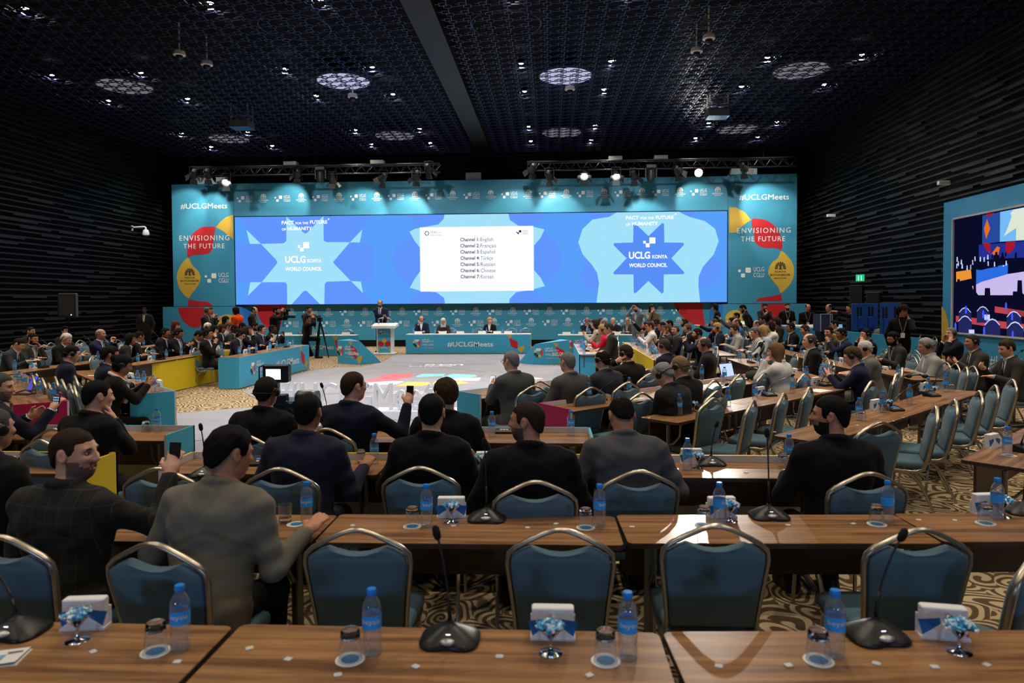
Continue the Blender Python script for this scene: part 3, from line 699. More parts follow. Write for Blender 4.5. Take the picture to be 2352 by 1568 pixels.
# ------------------------------------------------------------------ coloured front boards
foam=mat('white foam board edge',(.62,.64,.68,1),.6)
bl=mat('blue board print',(.050,.36,.53,1),.5,spec=.3);yb=mat('yellow board print',(.72,.54,.02,1),.5,spec=.3);pk=mat('pink board print',(.42,.008,.075,1),.5,spec=.3)
wht=mat('white print',(.78,.78,.76,1),.5)
def board(name,label,pts,h,mt,group=None,z0=.02,th=.02):
    """upright boards along a path of floor points; every leg of the path one panel, foam inside, print outside"""
    t=thing(name,label,'front board',(pts[0][0],pts[0][1],0),0,group)
    for i in range(len(pts)-1):
        a,b=Vector(pts[i]),Vector(pts[i+1]);d=(b-a).normalized();n=Vector((-d.y,d.x))*th
        m=MB();p=[a,b,b+n,a+n]
        m.add([(q.x,q.y,z) for z in (z0,h) for q in p],[(0,1,5,4)],0)
        m.add([(q.x,q.y,z) for z in (z0,h) for q in p],[(4,5,6,7)],2).add([(q.x,q.y,z) for z in (z0,h) for q in p],[(2,3,7,6),(1,2,6,5),(3,0,4,7),(3,2,1,0)],1)
        o=m.build('board_panel',[mt,foam,mt],t,fix=False);o.matrix_parent_inverse=Matrix.Translation(t.location).inverted()
    return t
# (print on the right-hand side of the path direction)
board('yellow_front_board','yellow board along the far edge of the third table row',[(1.90,5.075),(-2.70,5.075),(-2.70,4.62)],.80,yb)
board('yellow_front_board','yellow board panel with its right face showing at the left, behind the plaid jacket',[(-3.26,4.62),(-3.26,5.04),(-6.3,5.04)],.80,yb)
board('blue_front_board','blue board beside the lone bottle at the left aisle',[(-3.25,5.69),(-3.25,6.16),(-6.3,6.16)],.80,bl)
t=board('blue_front_board','blue edged board with white inside at the right end of the row before the letters',[(.345,5.70),(.345,6.16),(-2.72,6.16),(-2.72,5.7)],.80,bl)
board('blue_front_board','blue end board facing the camera at the end of the diagonal left row',[(-5.13,8.20),(-4.745,8.55),(-7.95,11.86)],.80,bl)
board('pink_front_board','pink end board facing the camera at the left',[(-5.93,7.34),(-5.535,7.69),(-8.70,10.97)],.80,pk)
t=board('blue_front_board','blue and red end board beside the man reading a phone before the letters',[(1.95,11.75),(-1.17,8.60),(-.85,8.28)],.80,bl)
def curve_on(t,pts,mi_mat,name='printed_shapes'):
    m=MB();m.flat(pts,0);o=m.build(name,mi_mat,t);o.matrix_parent_inverse=Matrix.Translation(t.location).inverted()
def on_face(a,b,off,uv):
    """points (u along a->b in m, height) pushed off the printed face"""
    a,b=Vector(a),Vector(b);d=(b-a).normalized();n=Vector((d.y,-d.x))*off
    return [(a.x+d.x*u+n.x,a.y+d.y*u+n.y,z) for u,z in uv]
curve_on(t,on_face((-1.17,8.60),(-.85,8.28),.004,[(.18,.03),(.19,.3),(.26,.42),(.36,.47),(.45,.48),(.45,.03)]),red)
board('pink_front_board','pink board around the first diagonal row right of the aisle',[(3.1,10.82),(-.14,7.61),(.20,7.145)],.80,pk)
# printed boards of the side blocks, head table and wedges
BLO=(.02,.245,.40,1);blo=mat('stage blue print',(.050,.355,.56,1),.45,spec=.3)
def flower(mb,O,U,V,x,y,s):
    cs=(2,3,3,4,5,4,2,3)
    for k in range(8):
        a=2*PI*k/8+PI/8;p=[]
        for i in range(8):
            b=2*PI*i/8;r=.19*s*(1.25 if i%2 else .95);p.append(O+U*(x+.42*s*math.cos(a)+r*math.cos(b))+V*(y+.42*s*math.sin(a)+r*math.sin(b)))
        mb.flat(p,(1,2,2,3,4,4,3,1)[k])
fm=[wht,mat('rose print',(.6,.05,.1,1),.5),wht,mat('gold print',(.75,.5,.08,1),.5),mat('navy print',(.015,.04,.10,1),.5)]
def face_art(t,a,b,z0,z1,logo,tag_,blob):
    """flower mark, UCLG lettering, hashtag and two blobs on a printed face running a->b"""
    a,b=Vector(a),Vector(b);d=(b-a).normalized();n=Vector((d.y,-d.x));L=(b-a).length;H_=z1-z0
    O=Vector((a.x+n.x*.004,a.y+n.y*.004,z0));U=Vector((d.x,d.y,0));V=Vector((0,0,1))
    m=MB()
    if logo is not None:
        x=logo*L;s=H_*.36;flower(m,O,U,V,x,H_*.55,s);x+=s*.85
        text_on(m,'UCLG',O,U,V,x,x+s*.95,H_*.6,H_*.78,0,1,.02);text_on(m,'KONYA',O,U,V,x+s*1.05,x+s*1.7,H_*.61,H_*.69,0)
        text_on(m,'WORLD COUNCIL',O,U,V,x,x+s*1.7,H_*.42,H_*.52,0);text_on(m,'25 – 28 NOV 2023, TÜRKİYE',O,U,V,x,x+s*1.7,H_*.28,H_*.33,0)
    if tag_:text_on(m,'#UCLGMeets',O,U,V,tag_[0]*L,tag_[1]*L,H_*tag_[2],H_*tag_[3],0,1,.015)
    if m.v:
        o=m.build('lettering',fm,t,fix=False);o.matrix_parent_inverse=Matrix.Translation(t.location).inverted()
    if blob:
        g=MB();x,w=blob[0]*L,blob[1]*H_;s=blob[2]
        def sh_(pts,mi):g.flat([O+U*(x+s*u*w)+V*(max(.02,min(.98,v))*H_)-Vector((n.x,n.y,0))*.0015 for u,v in smooth_loop(pts,4)],mi)
        sh_([(-.42,.99),(-.1,.99),(-.12,.9),(-.2,.82),(-.3,.86)],1)
        sh_([(-.24,.80),(0,.74),(.28,.62),(.3,.40),(.28,.26),(.1,.27),(-.12,.38),(-.2,.55)],0)
        sh_([(.3,.25),(.55,.36),(.72,.42),(.74,.28),(.62,.12),(.5,.04),(.42,.1)],1)
        o=g.build('printed_shapes',[red,yel],t,fix=False);o.matrix_parent_inverse=Matrix.Translation(t.location).inverted()
t=board('blue_front_board','tall blue front board with hashtag lettering round the left block of delegates',[(-7.32,14.93),(-6.86,14.95),(-6.86,19.42)],.70,blo)
face_art(t,(-6.86,14.95),(-6.86,19.42),.02,.70,.16,(.46,.82,.32,.62),(.88,.8,1))
t=board('blue_front_board','blue front board round the right block of delegates with the woman in red',[(.63,19.5),(.63,15.55),(1.08,15.55)],.72,blo)
t=board('yellow_front_board','long yellow front board on the left behind the man on a lone chair',[(-8.42,12.9),(-8.10,14.0),(-8.05,17.7)],.705,yb)
t=board('yellow_front_board','long yellow front board on the right with delegates leaning over it',[(2.08,20.4),(2.08,14.2),(2.5,14.2)],.705,yb)
# head table
def desk(name,label,x0,x1,y0,dep,h,face=blo,right=None):
    t=thing(name,label,'table',(x0,y0,0))
    def ch(m,nm,mt):
        o=m.build(nm,mt,t);o.matrix_parent_inverse=Matrix.Translation(t.location).inverted()
    ch(MB().box((x0,y0,.02),(x1,y0+.02,h)),'front_panel',face)
    ch(MB().box((x0,y0,h),(x1,y0+dep,h+.02)),'tabletop',mat('white tabletop',(.75,.76,.78,1),.35))
    ch(MB().box((x0,y0+.02,.02),(x0+.02,y0+dep,h)),'side_panel',face);ch(MB().box((x1-.02,y0+.02,.02),(x1,y0+dep,h)),'side_panel',right or face)
    return t
t=desk('head_table','long blue head table with large hashtag before the two-row logo wall',-5.28,-.72,25.1,.6,.70,blo,yb)
face_art(t,(-5.28,25.1),(-.72,25.1),.02,.70,.09,(.335,.70,.34,.62),(.86,.8,1))
t=desk('side_table','blue table with papers and bottles left of the speaker, behind the cameraman',-10.2,-6.95,24.3,.6,.71)
face_art(t,(-10.2,24.3),(-6.95,24.3),.02,.70,None,(.48,.77,.3,.52),(.83,.85,1))
t=desk('side_table','blue table right of the wedge sign with four men in a row behind it',.25,3.4,24.3,.6,.70)
face_art(t,(.25,24.3),(3.4,24.3),.02,.70,.12,(.4,.7,.3,.52),None)
# wedge signs
def wedge(lab,a,b,c,h,art):
    """front face a->b (floor), sloping flank from b down to floor point c"""
    t=thing('wedge_sign',lab,'sign',(a[0],a[1],0));a,b,c=Vector(a),Vector(b),Vector(c);d=Vector((a.x+(c.x-b.x)*.35,a.y+(c.y-b.y)*.35+.5))
    vs=[(a.x,a.y,0),(b.x,b.y,0),(c.x,c.y,0),(d.x,d.y,0),(a.x,a.y,h),(b.x,b.y,h),(d.x,d.y,h)]
    o=MB().add(vs,[(0,1,5,4),(1,2,5),(2,3,6,5),(4,5,6),(3,0,4,6),(0,3,2,1)]).build('body',blo,t);o.matrix_parent_inverse=Matrix.Translation(t.location).inverted()
    if art:face_art(t,a,b,0,h,.12,(.5,.95,.38,.56),(.72,.7,1))
    return t
wedge('blue wedge-shaped sign left of the white lectern',(-6.64,21.35),(-5.78,20.8),(-5.33,21.65),.72,True)
wt=thing('wedge_sign','blue wedge-shaped sign right of the head table','sign',(-.52,20.78,0))
m=MB();hh=.72;A,B_,C_,D_=Vector((-1.02,21.35)),Vector((-.52,20.78)),Vector((.55,20.85)),Vector((.3,21.6))
m.add([(A.x,A.y,0),(B_.x,B_.y,0),(C_.x,C_.y,0),(D_.x,D_.y,0),(B_.x+.05,B_.y,hh-.1),(C_.x,C_.y,hh+.02),(D_.x,D_.y,hh)],[(0,1,4),(1,2,5,4),(2,3,6,5),(4,5,6),(3,0,4,6),(0,3,2,1)])
o=m.build('body',blo,wt);o.matrix_parent_inverse=Matrix.Translation(wt.location).inverted()
face_art(wt,(-.52,20.78),(.55,20.85),0,.66,.14,(.52,.96,.38,.58),(.74,.7,1))
# white lectern
def lectern(x,y,lab,w=.78,hgt=1.07):
    t=thing('lectern',lab,'lectern',(x,y,0));wp=mat('white lacquer',(.8,.8,.82,1),.3)
    MB().box((-w/2,-.22,0),(w/2,.28,.06),bev=.02).build('base',wp,t)
    MB().prism([(-w*.42,.08),(-w*.30,-.10),(-w*.30,.12)],.06,hgt-.08).prism([(w*.42,.08),(w*.30,-.10),(w*.30,.12)],.06,hgt-.08).build('side_post',wp,t)
    MB().add([(-w*.56,-.22,hgt-.12),(w*.56,-.22,hgt-.12),(w*.56,.3,hgt-.02),(-w*.56,.3,hgt-.02),(-w*.56,-.22,hgt-.03),(w*.56,-.22,hgt-.03),(w*.56,.3,hgt+.06),(-w*.56,.3,hgt+.06)],[(3,2,1,0),(4,5,6,7),(0,1,5,4),(1,2,6,5),(2,3,7,6),(3,0,4,7)]).build('desk_top',wp,t)
    MB().box((-w*.30,-.1,.06),(w*.30,-.06,hgt-.12)).build('front_panel',blo,t)
    g=MB();O=Vector((-w*.3,-.104,.06));U=Vector((1,0,0));V=Vector((0,0,1));pw,ph=w*.6,hgt-.18
    def sh_(pts,mi):g.flat([O+U*(u*pw)+V*(v*ph) for u,v in smooth_loop(pts,4)],mi)
    sh_([(.02,.42),(.14,.49),(.3,.46),(.44,.40),(.42,.30),(.3,.27),(.12,.28),(.02,.28)],0);sh_([(.98,.42),(.86,.49),(.7,.46),(.56,.40),(.58,.30),(.7,.27),(.88,.28),(.98,.28)],0)
    sh_([(.3,.47),(.4,.56),(.5,.59),(.6,.56),(.7,.47),(.58,.40),(.5,.385),(.42,.40)],1);sh_([(.02,.27),(.1,.25),(.13,.15),(.1,.07),(.02,.05)],1);sh_([(.98,.27),(.9,.25),(.87,.15),(.9,.07),(.98,.05)],1)
    g.build('printed_shapes',[red,yel],t,fix=False)
    m=MB();O=O-Vector((0,.003,0));flower(m,O,U,V,pw*.26,ph*.82,pw*.22);text_on(m,'UCLG',O,U,V,pw*.42,pw*.62,ph*.83,ph*.88);text_on(m,'KONYA',O,U,V,pw*.65,pw*.82,ph*.835,ph*.86)
    text_on(m,'WORLD COUNCIL',O,U,V,pw*.42,pw*.82,ph*.77,ph*.80);text_on(m,'#UCLGMeets',O,U,V,pw*.22,pw*.8,ph*.17,ph*.235,0,1,.02);m.build('lettering',fm,t,fix=False)
    for s in (-.05,.05):
        MB().tube([(s*2.2,.1,hgt+.02),(s*2,.08,hgt+.2),(s,-.0,hgt+.30),(s*.6,-.02,hgt+.34)],.007,6).ball((s*.5,-.03,hgt+.35),(.02,.02,.03),8).build('microphone',mat('mic black',(.01,.01,.012,1),.5) if lab.startswith('blue') else mat('mic silver',(.5,.5,.52,1),.35,metal=.6),t)
    return t
lectern(-6.02,25.0,'white lectern with a blue printed front before the speaker')
lectern(6.75,25.2,'blue and white side lectern with a microphone before the woman in black',.75,1.08)
# ------------------------------------------------------------------ stage carpet and standing letters
gc=mat('grey stage carpet',(.265,.265,.295,1),.95,spec=.1,var=.16,bscale=1.7)
seam=mat('carpet seam',(.06,.06,.07,1),.9)
out=[(404,950),(598,934),(594,918),(556,899),(712,851),(770,844),(829,843),(880,832),(905,815),(1226,813),(1240,838),(1318,842),(1335,870)]
q=[P(a,b,z=.003) for a,b in out]
poly=[(v.x,v.y) for v in q]+[(1.2,12.),(-.6,9.6),(.2,6.3),(-3.2,6.3),(-4.3,7.9)]
ct=tag(MB().prism(poly,.001,.008).build('stage_carpet',gc),'pale grey stage carpet with printed petals before the head table','carpet')
m=MB();CZ=.0095
def fl(pts,mi):m.flat([tuple(P(a,b,z=CZ)) for a,b in pts],mi)
for a,b in (((840,848),(1180,822)),((880,832),(1210,838)),((520,912),(900,900)),((1010,843),(1120,855)),((1110,862),(985,890)),((440,1012),(640,1000))):
    A,B_=P(*a,z=CZ),P(*b,z=CZ);d=(B_-A).normalized();n=Vector((-d.y,d.x,0))*.012;m.flat([A-n,B_-n,B_+n,A+n],0)
fl([(870,863),(900,858),(940,857),(951,862),(938,868),(880,868)],1);fl([(838,872),(870,867),(920,868),(915,874),(850,877)],1)
fl([(955,864),(970,858),(1022,858),(1020,863),(960,866)],2);fl([(1012,866),(1040,858),(1090,860),(1098,865),(1050,868)],2)
fl([(845,879),(900,874),(928,876),(910,882),(850,884)],3);fl([(1025,871),(1060,867),(1105,867),(1100,874),(1030,874)],3)
fl([(909,886),(935,877),(985,877),(990,882),(970,886)],4);fl([(993,882),(1000,875),(1060,875),(1078,879),(1040,884)],4)
A=P(980,840,z=CZ);B_=P(1066,845,z=CZ);U=Vector((-1,0,0));V=Vector((0,-1,0))
O=P(1066,836,z=CZ);text_on(m,'UCLG',O,U,V,0,1.15,0,.42,3,1,.03);text_on(m,'KONYA',O,U,V,.3,1.6,.5,.75,3)
O=P(1000,898,z=CZ);text_on(m,'WORLD COUNCIL',O,U,V,0,1.25,0,.2,3);text_on(m,'25 – 28 NOV',O,U,V,.1,1.1,.28,.42,3)
o=m.build('printed_petals',[seam,mat('pink carpet print',(.62,.14,.17,1),.9),mat('aqua carpet print',(.22,.52,.58,1),.9),mat('white carpet print',(.75,.76,.78,1),.9),mat('amber carpet print',(.72,.42,.10,1),.9)],ct,fix=False)
lw=mat('white letter plastic',(.60,.61,.66,1),.4)
LYY=11.3;a=P(648,940,Y=LYY);b=P(1068,940,Y=LYY)
t=thing('standing_letters','waist-low white standing letters spelling the hashtag on the stage carpet','sign',((a.x+b.x)/2,LYY,0))
MB().box(((a.x-b.x)/2-.1,-.2,.009),((b.x-a.x)/2+.6,.25,.14)).build('plinth',mat('white plinth',(.7,.72,.78,1),.4),t)
W_=b.x-a.x;word='#UCLGMeets';vs,fs,(ba,bb,bc,bd)=text2d(word,1.,.02)
x=-W_/2
for ch in word:
    v1,f1,bx=text2d(ch,1.,.0,.09)
    w=(bx[2]-bx[0])/(bc-ba)*W_*.86;hz=.44 if ch in '#UCLGM' else (.33 if ch in 'es' else .42)
    MB().add([(x+(v[0]-bx[0])/(bx[2]-bx[0])*w,v[2]*.55,.14+(v[1]-bx[1])/(bx[3]-bx[1])*hz) for v in v1],f1).build('letter',lw,t,fix=False)
    x+=w+W_*.017
# ------------------------------------------------------------------ things on the tables
def thin_clear(name,tint,diff,dc,edge):
    """thin clear wall: see-through, mirror-like at grazing angles, a little milky"""
    m=bpy.data.materials.new(name);m.use_nodes=True;nt=m.node_tree;nt.nodes.clear();N=nt.nodes.new;L=nt.links.new
    o=N('ShaderNodeOutputMaterial');t=N('ShaderNodeBsdfTransparent');t.inputs[0].default_value=tint
    g=N('ShaderNodeBsdfGlossy');g.inputs['Roughness'].default_value=.06;d=N('ShaderNodeBsdfDiffuse');d.inputs[0].default_value=dc
    lw=N('ShaderNodeLayerWeight');lw.inputs[0].default_value=.35
    mr=N('ShaderNodeMapRange');mr.inputs[3].default_value=.05;mr.inputs[4].default_value=edge;L(lw.outputs['Facing'],mr.inputs[0])
    a=N('ShaderNodeMixShader');L(mr.outputs[0],a.inputs[0]);L(t.outputs[0],a.inputs[1]);L(g.outputs[0],a.inputs[2])
    b=N('ShaderNodeMixShader');b.inputs[0].default_value=diff;L(a.outputs[0],b.inputs[1]);L(d.outputs[0],b.inputs[2]);L(b.outputs[0],o.inputs[0])
    return m
clear=thin_clear('clear bottle plastic',(.92,.96,1.,1),.075,(.75,.85,1.,1),.75)
glassm=thin_clear('tumbler glass',(.93,.96,1.,1),.05,(.75,.8,.86,1),.6)
capb=mat('bottle cap blue',(.02,.25,.85,1),.35);labb=mat('bottle label blue',(.04,.40,1.,1),.35)
paper=mat('white paper',(.78,.78,.77,1),.7);chrome=mat('polished chrome',(.75,.75,.77,1),.08,metal=1.)
def make_bottle(detail=True):
    t=thing('water_bottle','','bottle');n=16 if detail else 10
    pr=[(.020,.002),(.028,.0),(.0315,.006),(.032,.02),(.030,.03),(.032,.038),(.030,.048),(.032,.056),(.030,.066),(.032,.076),(.0315,.09),(.0315,.142),(.0325,.15),(.030,.166),(.022,.184),(.0135,.196),(.0135,.203)]
    MB().lathe(pr,n).build('bottle_body',clear,t,True)
    MB().lathe([(.0323,.092),(.0323,.138)],n,cap=False).build('label',labb,t,True)
    m=MB()
    if detail:
        vs,fs,(a,b,c,d)=text2d('beysu',1.,.01)
        m.add([(.0328*math.sin((v[0]-(a+c)/2)*.9),-.0328*math.cos((v[0]-(a+c)/2)*.9),.108+(v[1]-b)*.022) for v in vs],fs)
        m.build('label_lettering',wht,t,fix=False)
    MB().lathe([(.0155,.198),(.0165,.201),(.0165,.216),(.0145,.220)],n).build('cap',capb,t,True,40)
    return t
BT=Proto(make_bottle());BTF=Proto(make_bottle(False))
def make_tumbler():
    t=thing('tumbler','','glass')
    MB().lathe([(.037,0),(.0365,.03),(.033,.070)],20,cap=False).build('glass_body',glassm,t,True,50)
    MB().lathe([(.001,.068),(.028,.069),(.0328,.0705),(.0315,.088),(.029,.096),(.026,.0975),(.022,.0955),(.001,.094)],20,cap=False).build('glass_base',mat('thick glass',(.97,.98,1.,1),.0,trans=1.,ior=1.45),t,True,50)
    return t
TG=Proto(make_tumbler())
def make_coaster():
    o=MB().lathe([(.047,0),(.048,.001),(.048,.002),(.046,.003)],28).lathe([(.030,.0032),(.001,.0033)],24,1,cap=False).lathe([(.0385,.0032),(.037,.0033)],24,1,cap=False).build('paper_coaster',[paper,mat('coaster blue',(.02,.2,.42,1),.6)])
    return tag(o,'','coaster')
CO=Proto(make_coaster())
def make_napkins():
    t=thing('napkin_holder','','napkin holder');w=.078
    MB().box((-w,-.028,0),(w,.028,.008)).box((-w,.022,.008),(w,.027,.07)).add([(-w,-.027,.008),(w,-.027,.008),(0,-.024,.062),(-w,-.022,.008),(w,-.022,.008),(0,-.019,.062)],[(0,1,2),(5,4,3),(0,2,5,3),(2,1,4,5)]).build('holder',mat('white melamine',(.8,.8,.8,1),.3),t)
    MB().box((-.073,-.020,.009),(.073,.024,.108),bev=.006).build('napkins',mat('napkin white',(.82,.82,.83,1),.9),t)
    for s in (-1,1):
        MB().add([(s*.070,-.023,.012),(s*.012,-.023,.03),(s*.016,-.020,.074),(s*.086,-.020,.064),(s*.070,-.0225,.012),(s*.012,-.0225,.03),(s*.016,-.0195,.074),(s*.086,-.0195,.064)],[(0,1,2,3),(7,6,5,4)]).build('wipe_sachet',mat('sachet blue',(.012,.13,.42,1),.4),t)
    return t
NP=Proto(make_napkins())
def make_candy():
    t=thing('sweet_bowl','','bowl')
    MB().lathe([(.040,0),(.038,.003),(.012,.008),(.006,.014),(.0055,.045),(.012,.052),(.044,.088),(.046,.090),(.043,.088),(.012,.058),(.0,.056)],20).build('bowl',chrome,t,True,50)
    r=random.Random(4);m=MB()
    for i in range(46):
        a=r.uniform(0,2*PI);q=.040*math.sqrt(r.random());z=.088+.020*(1-q/.040)+r.uniform(-.004,.004)
        T=Matrix.Translation((q*math.cos(a),q*math.sin(a),z))@Matrix.Rotation(r.uniform(0,3),4,(r.random(),r.random(),r.random()+.1))
        k=i%3;m.box((-.009,-.006,-.005),(.009,.006,.005),k if k<2 else 0,T)
        m.add([(-.009,0,-.004),(-.018,.006,-.006),(-.018,-.006,.006),(.009,0,.004),(.018,.006,-.006),(.018,-.006,.006)],[(0,1,2),(3,4,5)],1,T)
    o=m.build('wrapped_sweets',[mat('sweet wrapper blue',(.05,.36,.66,1),.3),mat('sweet wrapper white',(.75,.85,.9,1),.25)],t);o['kind']='stuff'
    return t
SB=Proto(make_candy())
micb=mat('microphone black',(.012,.012,.013,1),.38);foamb=mat('foam windshield',(.006,.006,.007,1),.95)
silver=mat('silver button',(.42,.42,.43,1),.35,metal=.7);ledw=emat('button light',(.75,.75,1,1),3.)
def mic_base(t,kind):
    if kind=='dome':
        m=MB();n=40;vs=[];fs=[]
        prof=[(1.,.0),(1.02,.008),(.97,.014),(.80,.024),(.55,.038),(.30,.049),(.14,.055),(.10,.064)]
        for k,z in prof:
            for i in range(n):
                a=2*PI*i/n;lob=1+.13*math.cos(2*a)*min(1,k*1.2)+.10*math.cos(4*a+PI)*k
                vs.append((.098*k*lob*math.cos(a),.098*k*lob*math.sin(a),z*1.12))
        for j in range(len(prof)-1):
            for i in range(n):fs.append((j*n+i,j*n+(i+1)%n,(j+1)*n+(i+1)%n,(j+1)*n+i))
        fs.append(tuple((len(prof)-1)*n+i for i in range(n)));fs.append(tuple(range(n-1,-1,-1)))
        m.add(vs,fs).build('base',micb,t,True,50)
        MB().ball((0,-.062,.024),(.030,.020,.011),12).build('talk_button',silver,t,True)
        MB().box((-.008,-.048,.037),(.008,-.041,.043)).build('indicator',ledw,t)
        return .06
    m=MB();w,d=.075,.065
    m.add([(-w,-d,0),(w,-d,0),(w,d,0),(-w,d,0),(-w,-d,.018),(w,-d,.018),(w,d,.055),(-w,d,.055)],[(3,2,1,0),(4,5,6,7),(0,1,5,4),(1,2,6,5),(2,3,7,6),(3,0,4,7)])
    m.build('base',micb,t)
    m=MB();k=.037/.13
    for i in range(3):
        x=-.03+i*.026;m.add([(x+a,y,.018+(y+d)*k+.0015) for a,y in ((0,-.03),(.02,-.03),(.02,-.015),(0,-.015))],[(0,1,2,3)])
    m.build('buttons',mat('key white',(.6,.62,.65,1),.4),t)
    y=.0;MB().add([(a,y_,.018+(y_+d)*k+.0015) for a,y_ in ((-.035,.0),(.035,.0),(.035,.016),(-.035,.016))],[(0,1,2,3)]).build('display',emat('mic display',(.2,.42,.8,1),.5),t)
    return .045
def microphone(base,head,kind,label,rz=0.,group=None):
    """desk microphone with a gooseneck running from the base to the head point"""
    base,head=Vector(base),Vector(head)
    t=thing('desk_microphone',label,'microphone',base,rz,group)
    h0=mic_base(t,kind);R=Matrix.Rotation(-rz,3,'Z');h=R@(head-base)
    y0=.0 if kind=='dome' else .045
    a=Vector((0,y0,h0));d=h-a
    pts=[a+Vector((d.x*q**1.5,d.y*q**1.5,d.z*(1.25*q-.25*q*q))) for q in (0,.15,.3,.45,.6,.75,.9,1.)]
    pts=[a+(p-a) for p in pts]
    MB().tube(pts[:3],[.008,.006,.0055],8).tube(pts,.004,8).build('gooseneck',micb,t,True)
    e=(pts[-1]-pts[-2]).normalized()
    MB().tube([pts[-1]-e*.012,pts[-1]-e*.004,pts[-1]+e*.012,pts[-1]+e*.032,pts[-1]+e*.040],[.006,.0125,.0145,.0125,.005],12).build('windshield',foamb,t,True)
    return t
def z75(px,py):return P(px,py,z=TH)
# --- nearest row
for i,(px,py) in enumerate(((415,1490),(855,1501),(1442,1511),(1917,1506))):
    BT.put(z75(px,py),.2-.1*i,'blue-capped water bottle, %s from the left in the nearest row'%ORD[i],'bottles in the nearest row')
for i,(px,py) in enumerate(((357,1497),(804,1515),(1391,1518),(1880,1517))):
    p=z75(px,py);CO.put(p,i,'white paper coaster with a blue print, %s from the left in the nearest row'%ORD[i],'coasters in the nearest row')
    TG.put(p+Vector((0,.004,.0035)),0,'upturned glass on a coaster, %s from the left in the nearest row'%ORD[i],'glasses in the nearest row')
for i,(px,py,rz) in enumerate(((197,1440,.12),(1270,1462,0),(2165,1462,-.15))):
    NP.put(z75(px,py),rz,'white napkin holder with blue sachets, %s from the left in the nearest row'%ORD[i],'napkin holders in the nearest row')
for i,(px,py) in enumerate(((178,1470),(1265,1499),(2203,1496))):
    SB.put(z75(px,py),i,'chrome bowl of blue wrapped sweets, %s from the left in the nearest row'%ORD[i],'sweet bowls in the nearest row')
def mic_px(bp_,hp,kind,label,dy=.04,rz=0.,group=None):
    b=z75(*bp_);return microphone(b,P(hp[0],hp[1],Y=b.y+dy),kind,label,rz,group)
mic_px((38,1452),(-18,1300),'dome','dome-based desk microphone at the lower left picture corner')
mic_px((1034,1470),(1005,1232),'dome','dome-based desk microphone in the middle of the nearest table row')
mic_px((2010,1462),(2069,1236),'dome','dome-based desk microphone at the right of the nearest table row',.04,.15)
sq=[(214,1497),(407,1520),(573,1489),(662,1514),(955,1531),(776,1550),(1147,1508),(1354,1551),(1651,1530),(1811,1528),(2013,1524),(2147,1532),(2266,1527)]
def make_sachet():
    return tag(MB().box((-.013,-.011,0),(.013,.011,.004),bev=.003).build('mint_sachet',mat('clear sachet',(.62,.64,.64,1),.3)),'','sachet')
ST=Proto(make_sachet())
for i,(px,py) in enumerate(sorted(sq)):
    ST.put(z75(px,py),.3*((i*7)%5-2),'small square white sachet, %s from the left on the nearest tables'%ORD[i],'sachets on the nearest tables')
t=thing('leaflet','folded printed leaflet at the lower left picture corner','leaflet',z75(8,1515),.25)
MB().box((-.10,-.05,0),(.06,.06,.002)).add([(-.10,-.05,.003),(.055,-.045,.012),(.055,.062,.008),(-.10,.06,.003)],[(0,1,2,3)]).build('sheets',paper,t)
MB().add([(-.09,-.03,.0045),(.0,-.03,.009),(.0,.02,.008),(-.09,.02,.0042)],[(0,1,2,3)]).add([(.0,.025,.0095),(.045,.027,.012),(.045,.035,.0115),(.0,.034,.009)],[(0,1,2,3)],1).build('print',[mat('leaflet blue',(.2,.4,.6,1),.7),mat('leaflet ink',(.1,.1,.12,1),.7)],t,fix=False)
# --- second row
R2N='in the second table row'
for i,(px,py) in enumerate(((378,1192),(705,1201),(980,1208),(1377,1208),(1652,1203),(2038,1199),(2290,1192))):
    BT.put(z75(px,py),.3*i,'blue-capped water bottle, %s from the left %s'%(ORD[i],R2N),'bottles in the second row')
for i,(px,py) in enumerate(((680,1204),(947,1209),(1345,1212),(1617,1207),(2014,1204),(2264,1202))):
    p=z75(px,py);CO.put(p,i,'white paper coaster, %s from the left %s'%(ORD[i],R2N),'coasters in the second row')
    if i:TG.put(p+Vector((0,.004,.0035)),0,'upturned glass on a coaster, %s from the left %s'%(ORD[i-1],R2N),'glasses in the second row')
TG.put(z75(655,1199)+Vector((0,0,.097)),0,'upright empty glass by the elbow of the man in the grey-beige jacket','glasses in the second row',(1,1,-1))
for i,(px,py) in enumerate(((390,1182),(1037,1186),(1657,1186),(2266,1178))):
    NP.put(z75(px,py),.05*i,'white napkin holder, %s from the left %s'%(ORD[i],R2N),'napkin holders in the second row')
for i,(px,py) in enumerate(((376,1200),(1037,1198),(1677,1196),(2305,1186))):
    SB.put(z75(px,py),i,'chrome sweet bowl, %s from the left %s'%(ORD[i],R2N),'sweet bowls in the second row')
mic_px((1118,1192),(1113,1022),'dome','dome-based microphone before the black-suited man, in the second row')
mic_px((1766,1187),(1762,1000),'dome','dome-based microphone left of the bearded man, in the second row')
mic_px((2352,1176),(2362,1000),'dome','dome-based microphone cut by the right edge, in the second row')
for i,(px,py) in enumerate(((810,1207),(1042,1208),(1212,1212),(1277,1203),(1452,1210),(1810,1206),(1960,1203),(2110,1194),(2193,1195))):
    ST.put(z75(px,py),.4*((i*3)%5-2),'small square white sachet, %s from the left on the second table row'%ORD[i],'sachets on the second tables')
